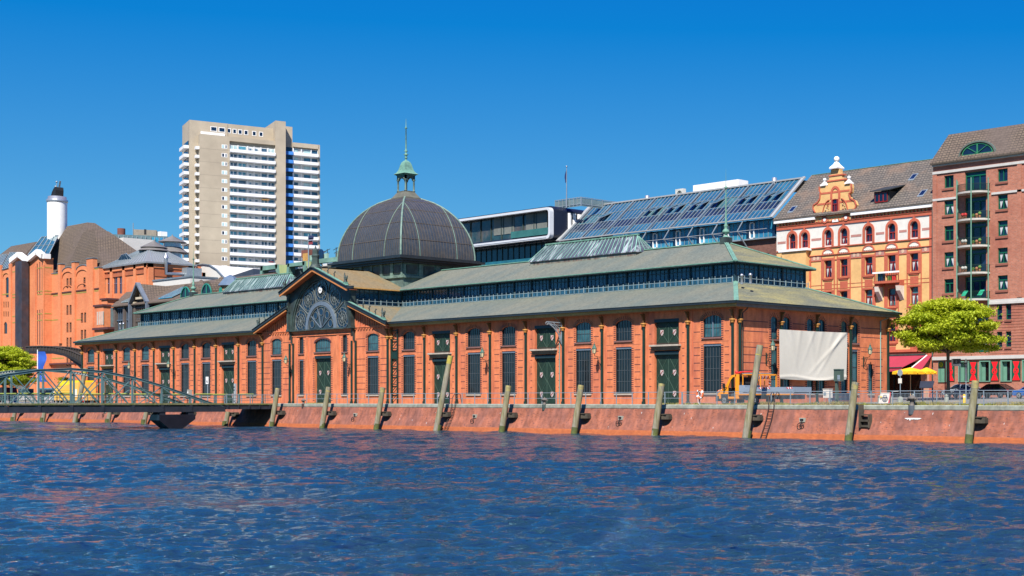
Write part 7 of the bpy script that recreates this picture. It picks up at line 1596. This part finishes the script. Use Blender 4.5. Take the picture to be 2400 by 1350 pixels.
y = 24; x = xY(2264, y); o = empty('street_lamp', 'slim grey street lamp with a lantern head on the square', 'street lamp', (x, y, gz(y))); h = zY(2264, 840, y)-gz(y); U(G().lathe([(.09, 0), (.07, .6), (.045, .7), (.035, h-.8)], (0, 0, 0), 8), 'lamp_post', GREYM, o); U(G().lathe([(.1, h-.8), (.17, h-.4)], (0, 0, 0), 6, sm=False), 'lamp_glass', mat('dark_lamp_glass', (.05,.06,.07), .3), o); U(G().lathe([(.26, h-.4), (.2, h-.3), (.06, h-.15), (.02, h)], (0, 0, 0), 8, sm=False), 'lamp_cap', SLATE, o)
y = -3.5; x0 = xY(2162, y); x1 = xY(2190, y); o = empty('info_board', 'tilted dark information board on blue legs', 'information board', ((x0+x1)/2, y, 0)); w = (x1-x0)/2; zt_, zb_ = zY(2175, 893, y), zY(2175, 908, y); U(G().slab([(-w-.1, -.25, zb_), (w, -.25, zb_), (w-.15, .2, zt_), (-w-.35, .2, zt_)], .06), 'tilted_panel', mat('charcoal_panel', (.03,.035,.045), .5), o); U(G().box(-w, -w+.07, -.03, .04, 0, zb_-.02).box(w-.2, w-.13, -.03, .04, 0, zb_-.02), 'board_leg', mat('navy_leg', (.02,.035,.08), .5), o)
for px, y, hh, lab in ((2062, 3, .75, 'stone bollard with ball top beside the painted sandwich board'), (2218, 14, .8, 'pale stone bollard with ball top in mid square'), (2141, 5, .85, 'stone ball bollard behind the big mooring bollard')):
    x = xY(px, y); o = empty('stone_bollard', lab, 'bollard', (x, y, gz(y)), 0, 'stone bollards on the square'); U(G().lathe([(.2, 0), (.2, hh*.7), (.14, hh*.75)], (0, 0, 0), 12), 'bollard_shaft', CONC, o); U(G().ball((0, 0, hh*.85), .17, 0, 12), 'bollard_ball', CONC, o)
y = 10; o = empty('yellow_marker_post', 'short bright yellow marker post left of the right mooring post', 'marker post', (xY(2260, y), y, gz(y))); U(G().lathe([(.11, 0), (.11, .82), (.05, .88)], (0, 0, 0), 10), 'post_tube', mat('traffic_yellow', (.80,.50,.01), .5, .05), o); U(G().lathe([(.112, .6), (.112, .7)], (0, 0, 0), 10), 'reflective_ring', WHITE, o)
tag(G().add([(xY(2160, 6), 6, gz(6)+.012), (xY(2160, 6)+.3, 5.6, gz(5.6)+.012), (xY(2255, 22)+.3, 22, gz(22)+.012), (xY(2255, 22), 22.4, gz(22.4)+.012)], [(0,1,2,3)]).build('road_marking', MT['traffic_yellow']), kind='structure')
y = 1.5; o = empty('sandwich_board', 'white sandwich board with grey round artwork and yellow mark near hall corner', 'sandwich board', (xY(2076, y), y, 0)); 
b = U(G().slab([(-.55, -.3, .02), (.55, -.3, .02), (.5, -.02, .98), (-.5, -.02, .98)], .04), 'board_panel', CREAM, o); U(G().slab([(-.55, .3, .02), (.55, .3, .02), (.5, .0, .98), (-.5, .0, .98)], .04), 'board_panel', CREAM, o); U(G().slab([(.50, -.32, .02), (.6, -.32, .02), (.55, -.03, 1.0), (.46, -.03, 1.0)], .03), 'red_edge', REDP, o)
g = G(); g.torus((.1, -.24, .5), .26, .03, 'y', 0, 18); g.torus((.1, -.24, .45), .12, .03, 'y', 0, 12); g.bar((-.1, -.22, .75), (.3, -.22, .75), .05, .02); U(g, 'board_artwork', mat('art_grey', (.14,.15,.16)), b); U(G().ball((-.32, -.22, .62), .09, 0, 8), 'yellow_mark', MT['traffic_yellow'], b)
YELC = mat('sun_yellow_canvas', (.80,.42,.01), .8, .06)
for px, y, r, lab in ((2134, 40, 2.1, 'yellow parasol with wooden pole before the restaurant, left one'), (2172, 41.5, 1.2, 'yellow parasol partly under the wine-red awning, right one')):
    x = xY(px, y); o = empty('parasol', lab, 'parasol', (x, y, gz(y)), 0, 'yellow parasols of the restaurant'); h = zY(px, 872, y)-gz(y); U(G().tube([(0, 0, 0), (0, 0, h+.4)], .05, 8), 'parasol_pole', mat('pale_wood', (.45,.30,.16)), o); U(G().lathe([(r, h-.1), (r, h+.05), (r*.5, h+.3), (.1, h+.52)], (0, 0, 0), 4, a0=R(45), sm=False), 'parasol_canopy', YELC, o)
    g = G(); 
    for k in range(8): a = k*math.pi/4+.39; g.tube([(r*.9*math.cos(a), r*.9*math.sin(a), h-.13), (r*.5*math.cos(a), r*.5*math.sin(a), h-.02)], .12, 6)
    g.lathe([(r*1.01, h-.26), (r*1.01, h-.101)], (0, 0, 0), 4, a0=R(45), sm=False); U(g, 'canopy_valance', YELC, o)
for k, px in enumerate((2098, 2122, 2148)):
    y = 41.2; o = empty('cafe_table', 'small white-topped cafe table under the parasols, %s' % ('left', 'middle', 'right')[k], 'table', (xY(px, y), y, gz(y)), 0, 'cafe tables before the restaurant'); U(G().lathe([(.42, .70), (.42, .74)], (0, 0, 0), 16), 'table_top', WHITE, o); U(G().lathe([(.25, 0), (.04, .05), (.04, .7)], (0, 0, 0), 8), 'table_leg', BLACK, o)
y = 30; o = empty('bicycle_row', 'row of parked bicycles leaning together behind the fence', 'bicycles', (xY(2185, y), y, gz(y))); g = G(); x_ = 0
for k in range(5): g.torus((k*.8, 0, .34), .32, .025, 'y', 0, 16, 5); g.torus((k*.8+1.05, .05, .34), .32, .025, 'y', 0, 16, 5); g.tube([(k*.8, 0, .34), (k*.8+.4, 0, .75), (k*.8+1.0, .03, .78), (k*.8+1.05, .05, .34)], .025, 5); g.tube([(k*.8+.4, 0, .4), (k*.8+.35, 0, .95)], .02, 5); g.tube([(k*.8+.95, -.2, 1.0), (k*.8+.95, .25, 1.0)], .02, 5)
U(g, 'bicycle_frames', DSTEEL, o)
# ---------------------------------------------------------------- trees
LEAF = mat('spring_leaf', (.34,.41,.02), .6, .45, 2.2, .35, col2=(.46,.50,.03), f2=.5, edge=.1); LEAF.node_tree.nodes['Principled BSDF'].inputs['Transmission Weight'].default_value = 0
nl = LEAF.node_tree; tb = nl.nodes.new('ShaderNodeBsdfTranslucent'); ms = nl.nodes.new('ShaderNodeMixShader'); ms.inputs[0].default_value = .35; tb.inputs[0].default_value = (.55,.62,.02, 1)
nl.links.new(nl.nodes['Principled BSDF'].outputs[0], ms.inputs[1]); nl.links.new(tb.outputs[0], ms.inputs[2]); nl.links.new(ms.outputs[0], nl.nodes['Material Output'].inputs[0])
BARK = mat('grey_brown_bark', (.11,.09,.065), .9, .3, 5, bump=.02)
def tree(name, lab, x, y, z0, trunk_h, rx, ry, h, seed, npads, per, lean=0, group=None, zoff=0):
    o = empty(name, lab, 'tree', (x, y, z0), 0, group); rg = np.random.RandomState(seed); rn = random.Random(seed)
    g = G(); top = Vector((lean, 0, trunk_h)); g.tube([(0, 0, -.1), (.02, 0, trunk_h*.4), (lean*.6, 0, trunk_h*.8), top], [.27, .17, .16, .2], 10)
    U(g, 'tree_trunk', BARK, o); pads = []; gb = G()
    for i in range(npads):
        t = (i+.5)/npads; ang = i*2.399+rn.uniform(-.3, .3); rr_ = math.sqrt(rn.uniform(.02, 1)); zz = rn.random()
        env = (1-abs(zz-.28)**1.5*1.25) if zz < .28 else math.sqrt(max(.03, 1-((zz-.28)/.74)**2))
        c = Vector((lean+rx*rr_*env*math.cos(ang), ry*rr_*env*math.sin(ang), trunk_h-.15+h*zz+zoff)); pads.append(c)
        if i % 3 == 0:
            m = top.lerp(c, .5)+Vector((0, 0, -.15*rn.random())); gb.tube([top-Vector((0, 0, rn.uniform(0, .5))), m, c], [.10, .06, .02], 6)
    U(gb, 'tree_branches', BARK, o)
    V = np.zeros((npads*per, 4, 3)); k = 0
    for c in pads:
        n = per; s = rg.uniform(.55, 1.35); p = rg.normal(0, 1, (n, 3)); p /= np.linalg.norm(p, axis=1)[:, None]; p *= rg.rand(n, 1)**.38*np.where(rg.rand(n, 1) < .12, 1.5, 1)
        p = p*np.array([1.1*s, 1.1*s, .40*s])+np.array(c); a = rg.rand(n)*6.28; el = rg.normal(0, .55, n); L_ = .17*(.7+.6*rg.rand(n)); W_ = .075*(.7+.6*rg.rand(n))
        d = np.stack([np.cos(a)*np.cos(el), np.sin(a)*np.cos(el), np.sin(el)], 1); q_ = np.stack([-np.sin(a), np.cos(a), rg.normal(0, .5, n)], 1)
        V[k:k+n, 0] = p-d*L_[:, None]; V[k:k+n, 1] = p+q_*W_[:, None]; V[k:k+n, 2] = p+d*L_[:, None]; V[k:k+n, 3] = p-q_*W_[:, None]; k += n
    me = bpy.data.meshes.new('foliage'); me.from_pydata(V.reshape(-1, 3).tolist(), [], np.arange(npads*per*4).reshape(-1, 4).tolist()); me.materials.append(LEAF)
    f = bpy.data.objects.new('tree_crown', me); COL.objects.link(f); f.parent = o
y = 26; x = xY(2222, y); zt_ = zY(2222, 815, y)
tree('street_tree', 'bright green flat-crowned tree on the square before the brick house', x, y, gz(y), zt_-gz(y)-.1, 5.3, 5.0, 4.7, 11, 190, 330, zoff=.1)
y = 2; x = xY(8, y); tree('street_tree', 'yellow-green tree at the left edge behind the bridge', x, y, 0, 3.3, 6.3, 5.0, 5.9, 23, 190, 300)
y = 16; tree('young_tree', 'small dark-leaved tree left of the yellow container', xY(158, y), y, gz(y), 2.2, 1.6, 1.6, 2.2, 5, 18, 220)
# ---------------------------------------------------------------- truss bridge and its float
XN, XF = -64.7, -71.6; bd_ = empty('truss_bridge', 'grey-green steel bowstring truss bridge leading from the quay across the water', 'bridge', (0, 0, 0))
cy = -35.6+3*1.95; ztab = {0: 3.5, 1: 3.28, 2: 2.75, 3: 1.9, 4: .82, 5.25: -.45}
def ztop(i):
    d = abs(i-1.95); ks = sorted(ztab); 
    for a, b in zip(ks, ks[1:]):
        if d <= b: t = (d-a)/(b-a); return ztab[a]+(ztab[b]-ztab[a])*t - .0
    return -.45
ztop_s = lambda i: ztop(i)
yi = lambda i: -35.6+3*i
for side, X0 in ((0, XN), (1, XF)):
    g = G(); st = [-3.3]+[i for i in range(-3, 8)]+[7.2]; tops = [(X0, yi(i), max(ztop(i), -.45)) for i in st]
    for p, q_ in zip(tops, tops[1:]):
        g.bar(p, q_, .28, .2)
        g.bar((p[0], p[1], p[2]+.13), (q_[0], q_[1], q_[2]+.13), .4, .05)
    U(g, 'top_chord', BRIDGEC, bd_); g = G()
    for i in range(-3, 7): g.box(X0-.09, X0+.09, yi(i)-.075, yi(i)+.075, -.15, ztop(i)-.05)
    each(g, 'vertical_member', BRIDGEC, bd_); g = G()
    for i in range(-3, 7):
        z0, z1 = -.5, ztop(i)-.1; z2 = ztop(i+1)-.1 if i < 6 else -.3
        off = .07
        g.bar((X0+off, yi(i), z1), (X0+off, yi(i+1), z0), .1, .1)
        if i < 6: g.bar((X0-off, yi(i), z0), (X0-off, yi(i+1), z2), .08, .08)
    U(g, 'diagonal_member', BRIDGEC, bd_)
    g = G(); g.box(X0-.22, X0+.22, yi(-3.3), yi(7.25), -.82, -.30)
    g.box(X0-.32, X0+.32, yi(-3.3), yi(7.25), -.88, -.821)
    for i in range(-3, 7): g.box(X0-.27, X0+.27, yi(i)-.14, yi(i)+.14, -.8, -.15)
    U(g, 'bottom_girder', DSTEEL, bd_)
g = G(); g.box(XF-.2, XN+.24, yi(-3.3), -14.0, -.12, .06); g.box(XF-.2, XN+.2, -13.99, -7.9, -.14, .02); U(g, 'bridge_deck', mat('weedy_deck_planks', (.17,.15,.085), .95, .5, 4, .9, col2=(.11,.13,.035)), bd_)
g = G(); 
for i in range(-3, 8): g.box(XF, XN, yi(i)-.1, yi(i)+.1, -.6, -.13)
for x in (XN, (XN+XF)/2, XF): g.box(x-.12, x+.12, -14, -8.3, -.62, -.141)
g.bar((XN, -8.6, -.5), (XN, -8.1, -.15), .2); g.box(XF, XN, -14.2, -13.8, -.8, -.2)
for i in range(5): g.box(XN-.2, XN+.25, -13.6+i*1.2, -13.5+i*1.2, -.6, -.16)
U(g, 'cross_girder', DSTEEL, bd_)
g = G(); 
for X0 in (XN-.5, XF+.5):
    for z in (.35, .62, .88): g.tube([(X0, yi(-3.3), z), (X0, -8.2, z)], .022, 5)
    for k in range(26): yy = yi(-3.2)+k*1.45; g.box(X0-.03, X0+.03, yy-.03, yy+.03, .06, 1.0)
U(g, 'hand_railing', BRIDGEC, bd_); g = G()
for X0 in (XN-.5, XF+.5): 
    for a, b in ((-45.4, -36.2), (-34.5, -29.2), (-26.2, -23.7), (-22, -19.4), (-16.8, -14.9), (-12, -10.3)): g.tube([(X0, a, 1.03), (X0, b, 1.03)], .075, 8)
U(g, 'padded_handrail', mat('lime_green_rail', (.30,.36,.08), .6, .2), bd_); g = G()
for k in range(5): yy = -13.7+k*1.35; g.box(XN+.1, XN+.17, yy-.035, yy+.035, -.2, 1.05)
g.box(XN+.11, XN+.16, -13.9, -8.1, 1.0, 1.05); g.box(XN+.11, XN+.16, -13.9, -8.1, .5, .54); U(g, 'landing_railing', GREYM, bd_)
g = G(); 
for k, i in enumerate((0, 1, 2, 2.6, 3.4)): pass
SCR = mat('chalky_graffiti', (.55,.58,.57), .8)
for y0, n, dz in ((-34.6, 9, 0), (-27.3, 8, 0)):
    for k in range(n):
        yy = y0+k*.26; i = (yy+35.6)/3; z = ztop(i)-.02; g.bar((XF+.19, yy, z-.09), (XF+.19, yy+.08, z+.09), .02, .05); g.bar((XF+.19, yy+.08, z+.09), (XF+.19, yy+.16, z-.09), .02, .05)
U(g, 'chalk_scrawl', SCR, bd_)
fl = empty('mooring_float', 'black wedge-shaped steel float carrying the truss bridge', 'float', (0, 0, 0)); g = G()
ya, yb_ = -21.1, -17.3; pr = [(ya, -1.15), (yb_, -1.15), (yb_, -1.65), (-18.6, -2.6), (-19.0, -3.4), (-19.9, -3.4), (-20.1, -2.6), (ya, -1.75)]
g.prism(pr, 'x', XN-1.5, XN+.6); U(g, 'float_hull', mat('black_hull_paint', (.012,.016,.025), .3, .4, 1), fl); g = G()
for x in (XN, XN-1.1):
    for y in (-20.6, -17.6): g.box(x-.25, x+.25, y-.3, y+.3, -1.15, -.85); g.bar((x, y-.5, -1.12), (x, y, -.88), .12)
each(g, 'support_bracket', DSTEEL, fl, 2)
# ---------------------------------------------------------------- left forecourt
fb = empty('arched_footbridge', 'dark iron footbridge curving down behind the hall left end', 'footbridge', (0, 0, 0)); YF = 12.0; pf = FY(YF)
tp = [(60, 812), (95, 811), (125, 812.5), (150, 817), (172, 824), (195, 835), (210, 843)]; bt = [(60, 829), (95, 828), (125, 829), (150, 834), (172, 843), (195, 857), (210, 868)]
T = [onY(a, YF, b) for a, b in tp]; B = [onY(a, YF, b-3) for a, b in bt]; g = G()
for k in range(len(T)-1): g.bar((B[k][0], YF+1.2, B[k][1]), (B[k+1][0], YF+1.2, B[k+1][1]), 2.6, .45)
g.wpoly(pf, [onY(150, YF, 834), onY(172, YF, 843), onY(195, YF, 856), onY(210, YF, 866), onY(210, YF, 884), onY(195, YF, 872), onY(180, YF, 858)], .2, 2.2)
U(g, 'curved_deck', mat('sooty_iron', (.022,.020,.020), .7, .3), fb); g = G()
for off in (0, 2.4):
    for k in range(len(T)-1):
        g.bar((T[k][0], YF+off, T[k][1]), (T[k+1][0], YF+off, T[k+1][1]), .12, .16); n = 4
        for j in range(n):
            t = j/n; x0_ = T[k][0]+(T[k+1][0]-T[k][0])*t; z0_ = T[k][1]+(T[k+1][1]-T[k][1])*t; x1_ = B[k][0]+(B[k+1][0]-B[k][0])*t; z1_ = B[k][1]+(B[k+1][1]-B[k][1])*t; g.bar((x0_, YF+off, z0_), (x1_, YF+off, z1_), .1)
        g.add([(T[k][0], YF+off+.08, T[k][1]), (T[k+1][0], YF+off+.08, T[k+1][1]), (B[k+1][0], YF+off+.08, B[k+1][1]), (B[k][0], YF+off+.08, B[k][1])], [(0,1,2,3)], 1)
U(g, 'iron_parapet', [mat('brown_iron', (.07,.055,.045), .7), mat('parapet_sheet', (.045,.038,.034), .8)], fb)
y = -2.5; x0, x1 = xY(127, y), xY(184, y); o = empty('yellow_container', 'big yellow box container on the forecourt seen through the bridge', 'container', (0, y, 0)); zt_ = zY(150, 904, y); g = G(); g.prism([(x0, .35), (x1, .35), (x1, zt_+.5), (x0, zt_-.3)], 'y', 0, 2.4); U(g, 'box_body', mat('pale_yellow_panel', (.80,.45,.09), .6, .08, 1, col2=(.75,.40,.06)), o); U(G().box(x0+1.2, x1-.2, .3, 2.2, zt_+.01, zt_+.75), 'roof_hood', mat('vivid_yellow', (.85,.62,.01), .5), o); g = G(); 
for k in range(5): z = .6+k*.32; g.box(x0+.2, x1-1.4, -.03, -.001, z, z+.05)
g.box(x1-1.2, x1-.5, -.03, -.001, .9, 2.0, 1); U(g, 'side_rib', [MT['vivid_yellow'], CREAM], o)
for k in (.9, 2.0, 4.2): wheel(o, x0+k, .2, .3)
y = 6; x0, x1 = xY(92, y), xY(126, y); o = empty('market_stall_truck', 'white and blue market sales truck beside the yellow container', 'truck', ((x0+x1)/2, y, 0)); w = (x1-x0)/2; U(G().box(-w, w, 0, 2, .5, 2.2), 'truck_body', mat('truck_white', (.50,.54,.56), .5), o); U(G().box(-w+.2, w-.6, -.03, -.001, 1.0, 1.9).box(0, w-.2, -.05, -.031, 1.1, 2.0), 'truck_window', GLN, o); U(G().box(-w, w, -.2, 2.1, 2.201, 2.4), 'truck_roof', GLB, o); wheel(o, -w+.6, .2, .35); wheel(o, w-.6, .2, .35)
y = 9; o = empty('ice_lorry', 'white lorry with a green and blue stripe behind the container', 'truck', (xY(172, y), y, gz(y))); U(G().box(-3.2, 3.2, 0, 2.3, .6, 3.6), 'truck_body', WHITE, o); U(G().box(-3.2, 3.2, -.02, -.001, 2.2, 2.6), 'blue_stripe', mat('deep_blue_stripe', (.02,.03,.35)), o); U(G().box(-3.2, 3.2, -.02, -.001, 2.75, 3.4), 'green_stripe', mat('jade_stripe', (.02,.40,.25)), o); wheel(o, -2, .2, .4); wheel(o, 2, .2, .4)
y = 0; x = xY(88, y); o = empty('banner_flag', 'tall blue vertical banner with white lettering on a white pole', 'banner', (x, y, 0), R(39)); zt_, zb_ = zY(88, 824, y), zY(88, 895, y); U(G().tube([(0, 0, 0), (0, 0, zt_+.3)], .07, 8), 'pole', WHITE, o); g = G(); n = 14; vs = []
for k in range(n+1):
    z = zt_+(zb_-zt_)*k/n; wv = 1.0+.25*math.sin(k*.55); vs += [(.1, 0, z), (.1+wv*.5, -.08+.12*math.sin(k*.9), z), (.1+wv*1.05, .05*math.sin(k*.7), z)]
g.add(vs, [(k*3+j, k*3+j+1, k*3+4+j, k*3+3+j) for k in range(n) for j in range(2)], 0, True); b = U(g, 'banner_cloth', mat('banner_blue', (.02,.09,.42), .8), o); g = G(); 
for k in range(7): z = zb_+.3+k*.24; g.bar((.75, -.2, z), (.75+(.2 if k % 2 else .12), -.2, z+.15), .07, .02); g.bar((.95, -.2, z+.02), (.98, -.2, z+.14), .06, .02)
U(g, 'white_lettering', WHITE, b)
for px, y, lab in ((115, -5.5, 'red and white warning beacon left of the yellow container'), (195, -5.5, 'red and white warning beacon right of the yellow container')):
    o = empty('warning_beacon', lab, 'traffic beacon', (xY(px, y), y, 0), 0, 'warning beacons on the forecourt'); U(G().box(-.25, .25, -.2, .2, 0, .1), 'rubber_foot', BLACK, o); g = G()
    for k in range(5): g.prism([(-.13, .12+k*.22), (.13, .2+k*.22), (.13, .42+k*.22), (-.13, .34+k*.22)], 'y', -.03, .03, k % 2)
    U(g, 'striped_panel', [REDP, WHITE], o)
y = -5; x0, x1 = xY(40, y), xY(80, y); o = empty('graffiti_barrier', 'grey wooden barrier with white sprayed lettering behind the bridge deck', 'barrier', (0, y, 0)); U(G().box(x0, x1, 0, .12, .1, 1.15), 'barrier_board', mat('grey_boards', (.25,.23,.19), .9, .3, 3), o); g = G(); rn = random.Random(8)
for k in range(9):
    x = x0+.4+k*(x1-x0-.8)/9; 
    for _ in range(3): g.bar((x+rn.uniform(0, .3), -.02, rn.uniform(.35, .6)), (x+rn.uniform(0, .35), -.02, rn.uniform(.6, .95)), .09, .02)
U(g, 'sprayed_lettering', WHITE, o)
y = 4; x0, x1 = xY(-8, y), xY(11, y); o = empty('maroon_market_van', 'dark maroon market van at the left picture edge', 'van', ((x0+x1)/2, y, 0)); w = (x1-x0)/2; U(G().prism([(-w, .4), (w, .4), (w, 1.5), (w-.5, 2.6), (-w, 2.6)], 'y', 0, 2), 'van_body', mat('maroon_paint', (.12,.01,.012), .4), o); U(G().prism([(w-.5, 1.5), (w-.05, 1.5), (w-.5, 2.4)], 'y', -.02, -.001), 'van_window', GLN, o); wheel(o, -w+.8, .2, .35); wheel(o, w-.7, .2, .35)
y = 3; x0, x1 = xY(27, y), xY(48, y); o = empty('blue_market_stall', 'blue market stall with white folding awning left of the banner', 'market stall', ((x0+x1)/2, y, 0)); w = (x1-x0)/2; U(G().box(-w, w, 0, 2, 0, 1.1), 'stall_counter', mat('stall_blue', (.02,.10,.30)), o); U(G().box(-w, w, 1.0, 2, 1.101, 2.3), 'stall_back', GLN, o); U(G().slab([(-w-.8, -.9, 3.9), (-w+.6, -.9, 3.9), (w+1.5, .2, 2.4), (w-.4, .2, 2.4)], .2).ball((-w-.2, -.6, 3.8), .6, 0, 8), 'stall_awning', WHITE, o)
# signs on the quay above the bridge end
y = -6.5; x = xY(486, y); o = empty('notice_sign', 'white notice sign on a thin pole near the bridge end', 'sign', (x, y, 0)); zt_, zb_ = zY(486, 883, y), zY(486, 900, y); U(G().box(-.06, .06, 0, .06, 0, zb_), 'sign_pole', GREYM, o); b = U(G().box(-.32, .32, -.05, -.01, zb_, zt_), 'sign_board', WHITE, o); U(G().box(-.15, .15, -.06, -.051, zb_+.35, zb_+.42).box(-.1, .0, -.06, -.051, zb_+.2, zb_+.34).box(.02, .16, -.06, -.051, zb_+.15, zb_+.3), 'sign_lettering', BLACK, b)
y = -6.8; x = xY(551, y); o = empty('gauge_post', 'pale grey square post with number marks on the landing', 'gauge post', (x, y, 0)); h = zY(551, 899, y); U(G().box(-.13, .13, -.1, .1, 0, h), 'post_body', mat('pale_grey_post', (.36,.38,.39), .6), o); U(G().box(-.1, .1, -.115, -.101, h-.5, h-.35).box(-.1, .1, -.115, -.101, h-.85, h-.7), 'number_mark', SLATE, o)
y = -6; x, z = onY(444, y, 913); o = empty('switch_box', 'small grey switch box on a short pole left of the notice sign', 'electric box', (x, y, 0)); U(G().prism([(-.28, .65), (.28, .65), (.22, z), (-.2, z)], 'y', -.2, .2), 'box_body', mat('box_grey', (.30,.29,.25)), o); U(G().box(-.06, .06, -.06, .06, 0, .65), 'box_pole', GREYM, o); U(G().box(-.12, .1, -.215, -.2, z-.45, z-.25), 'white_label', WHITE, o)
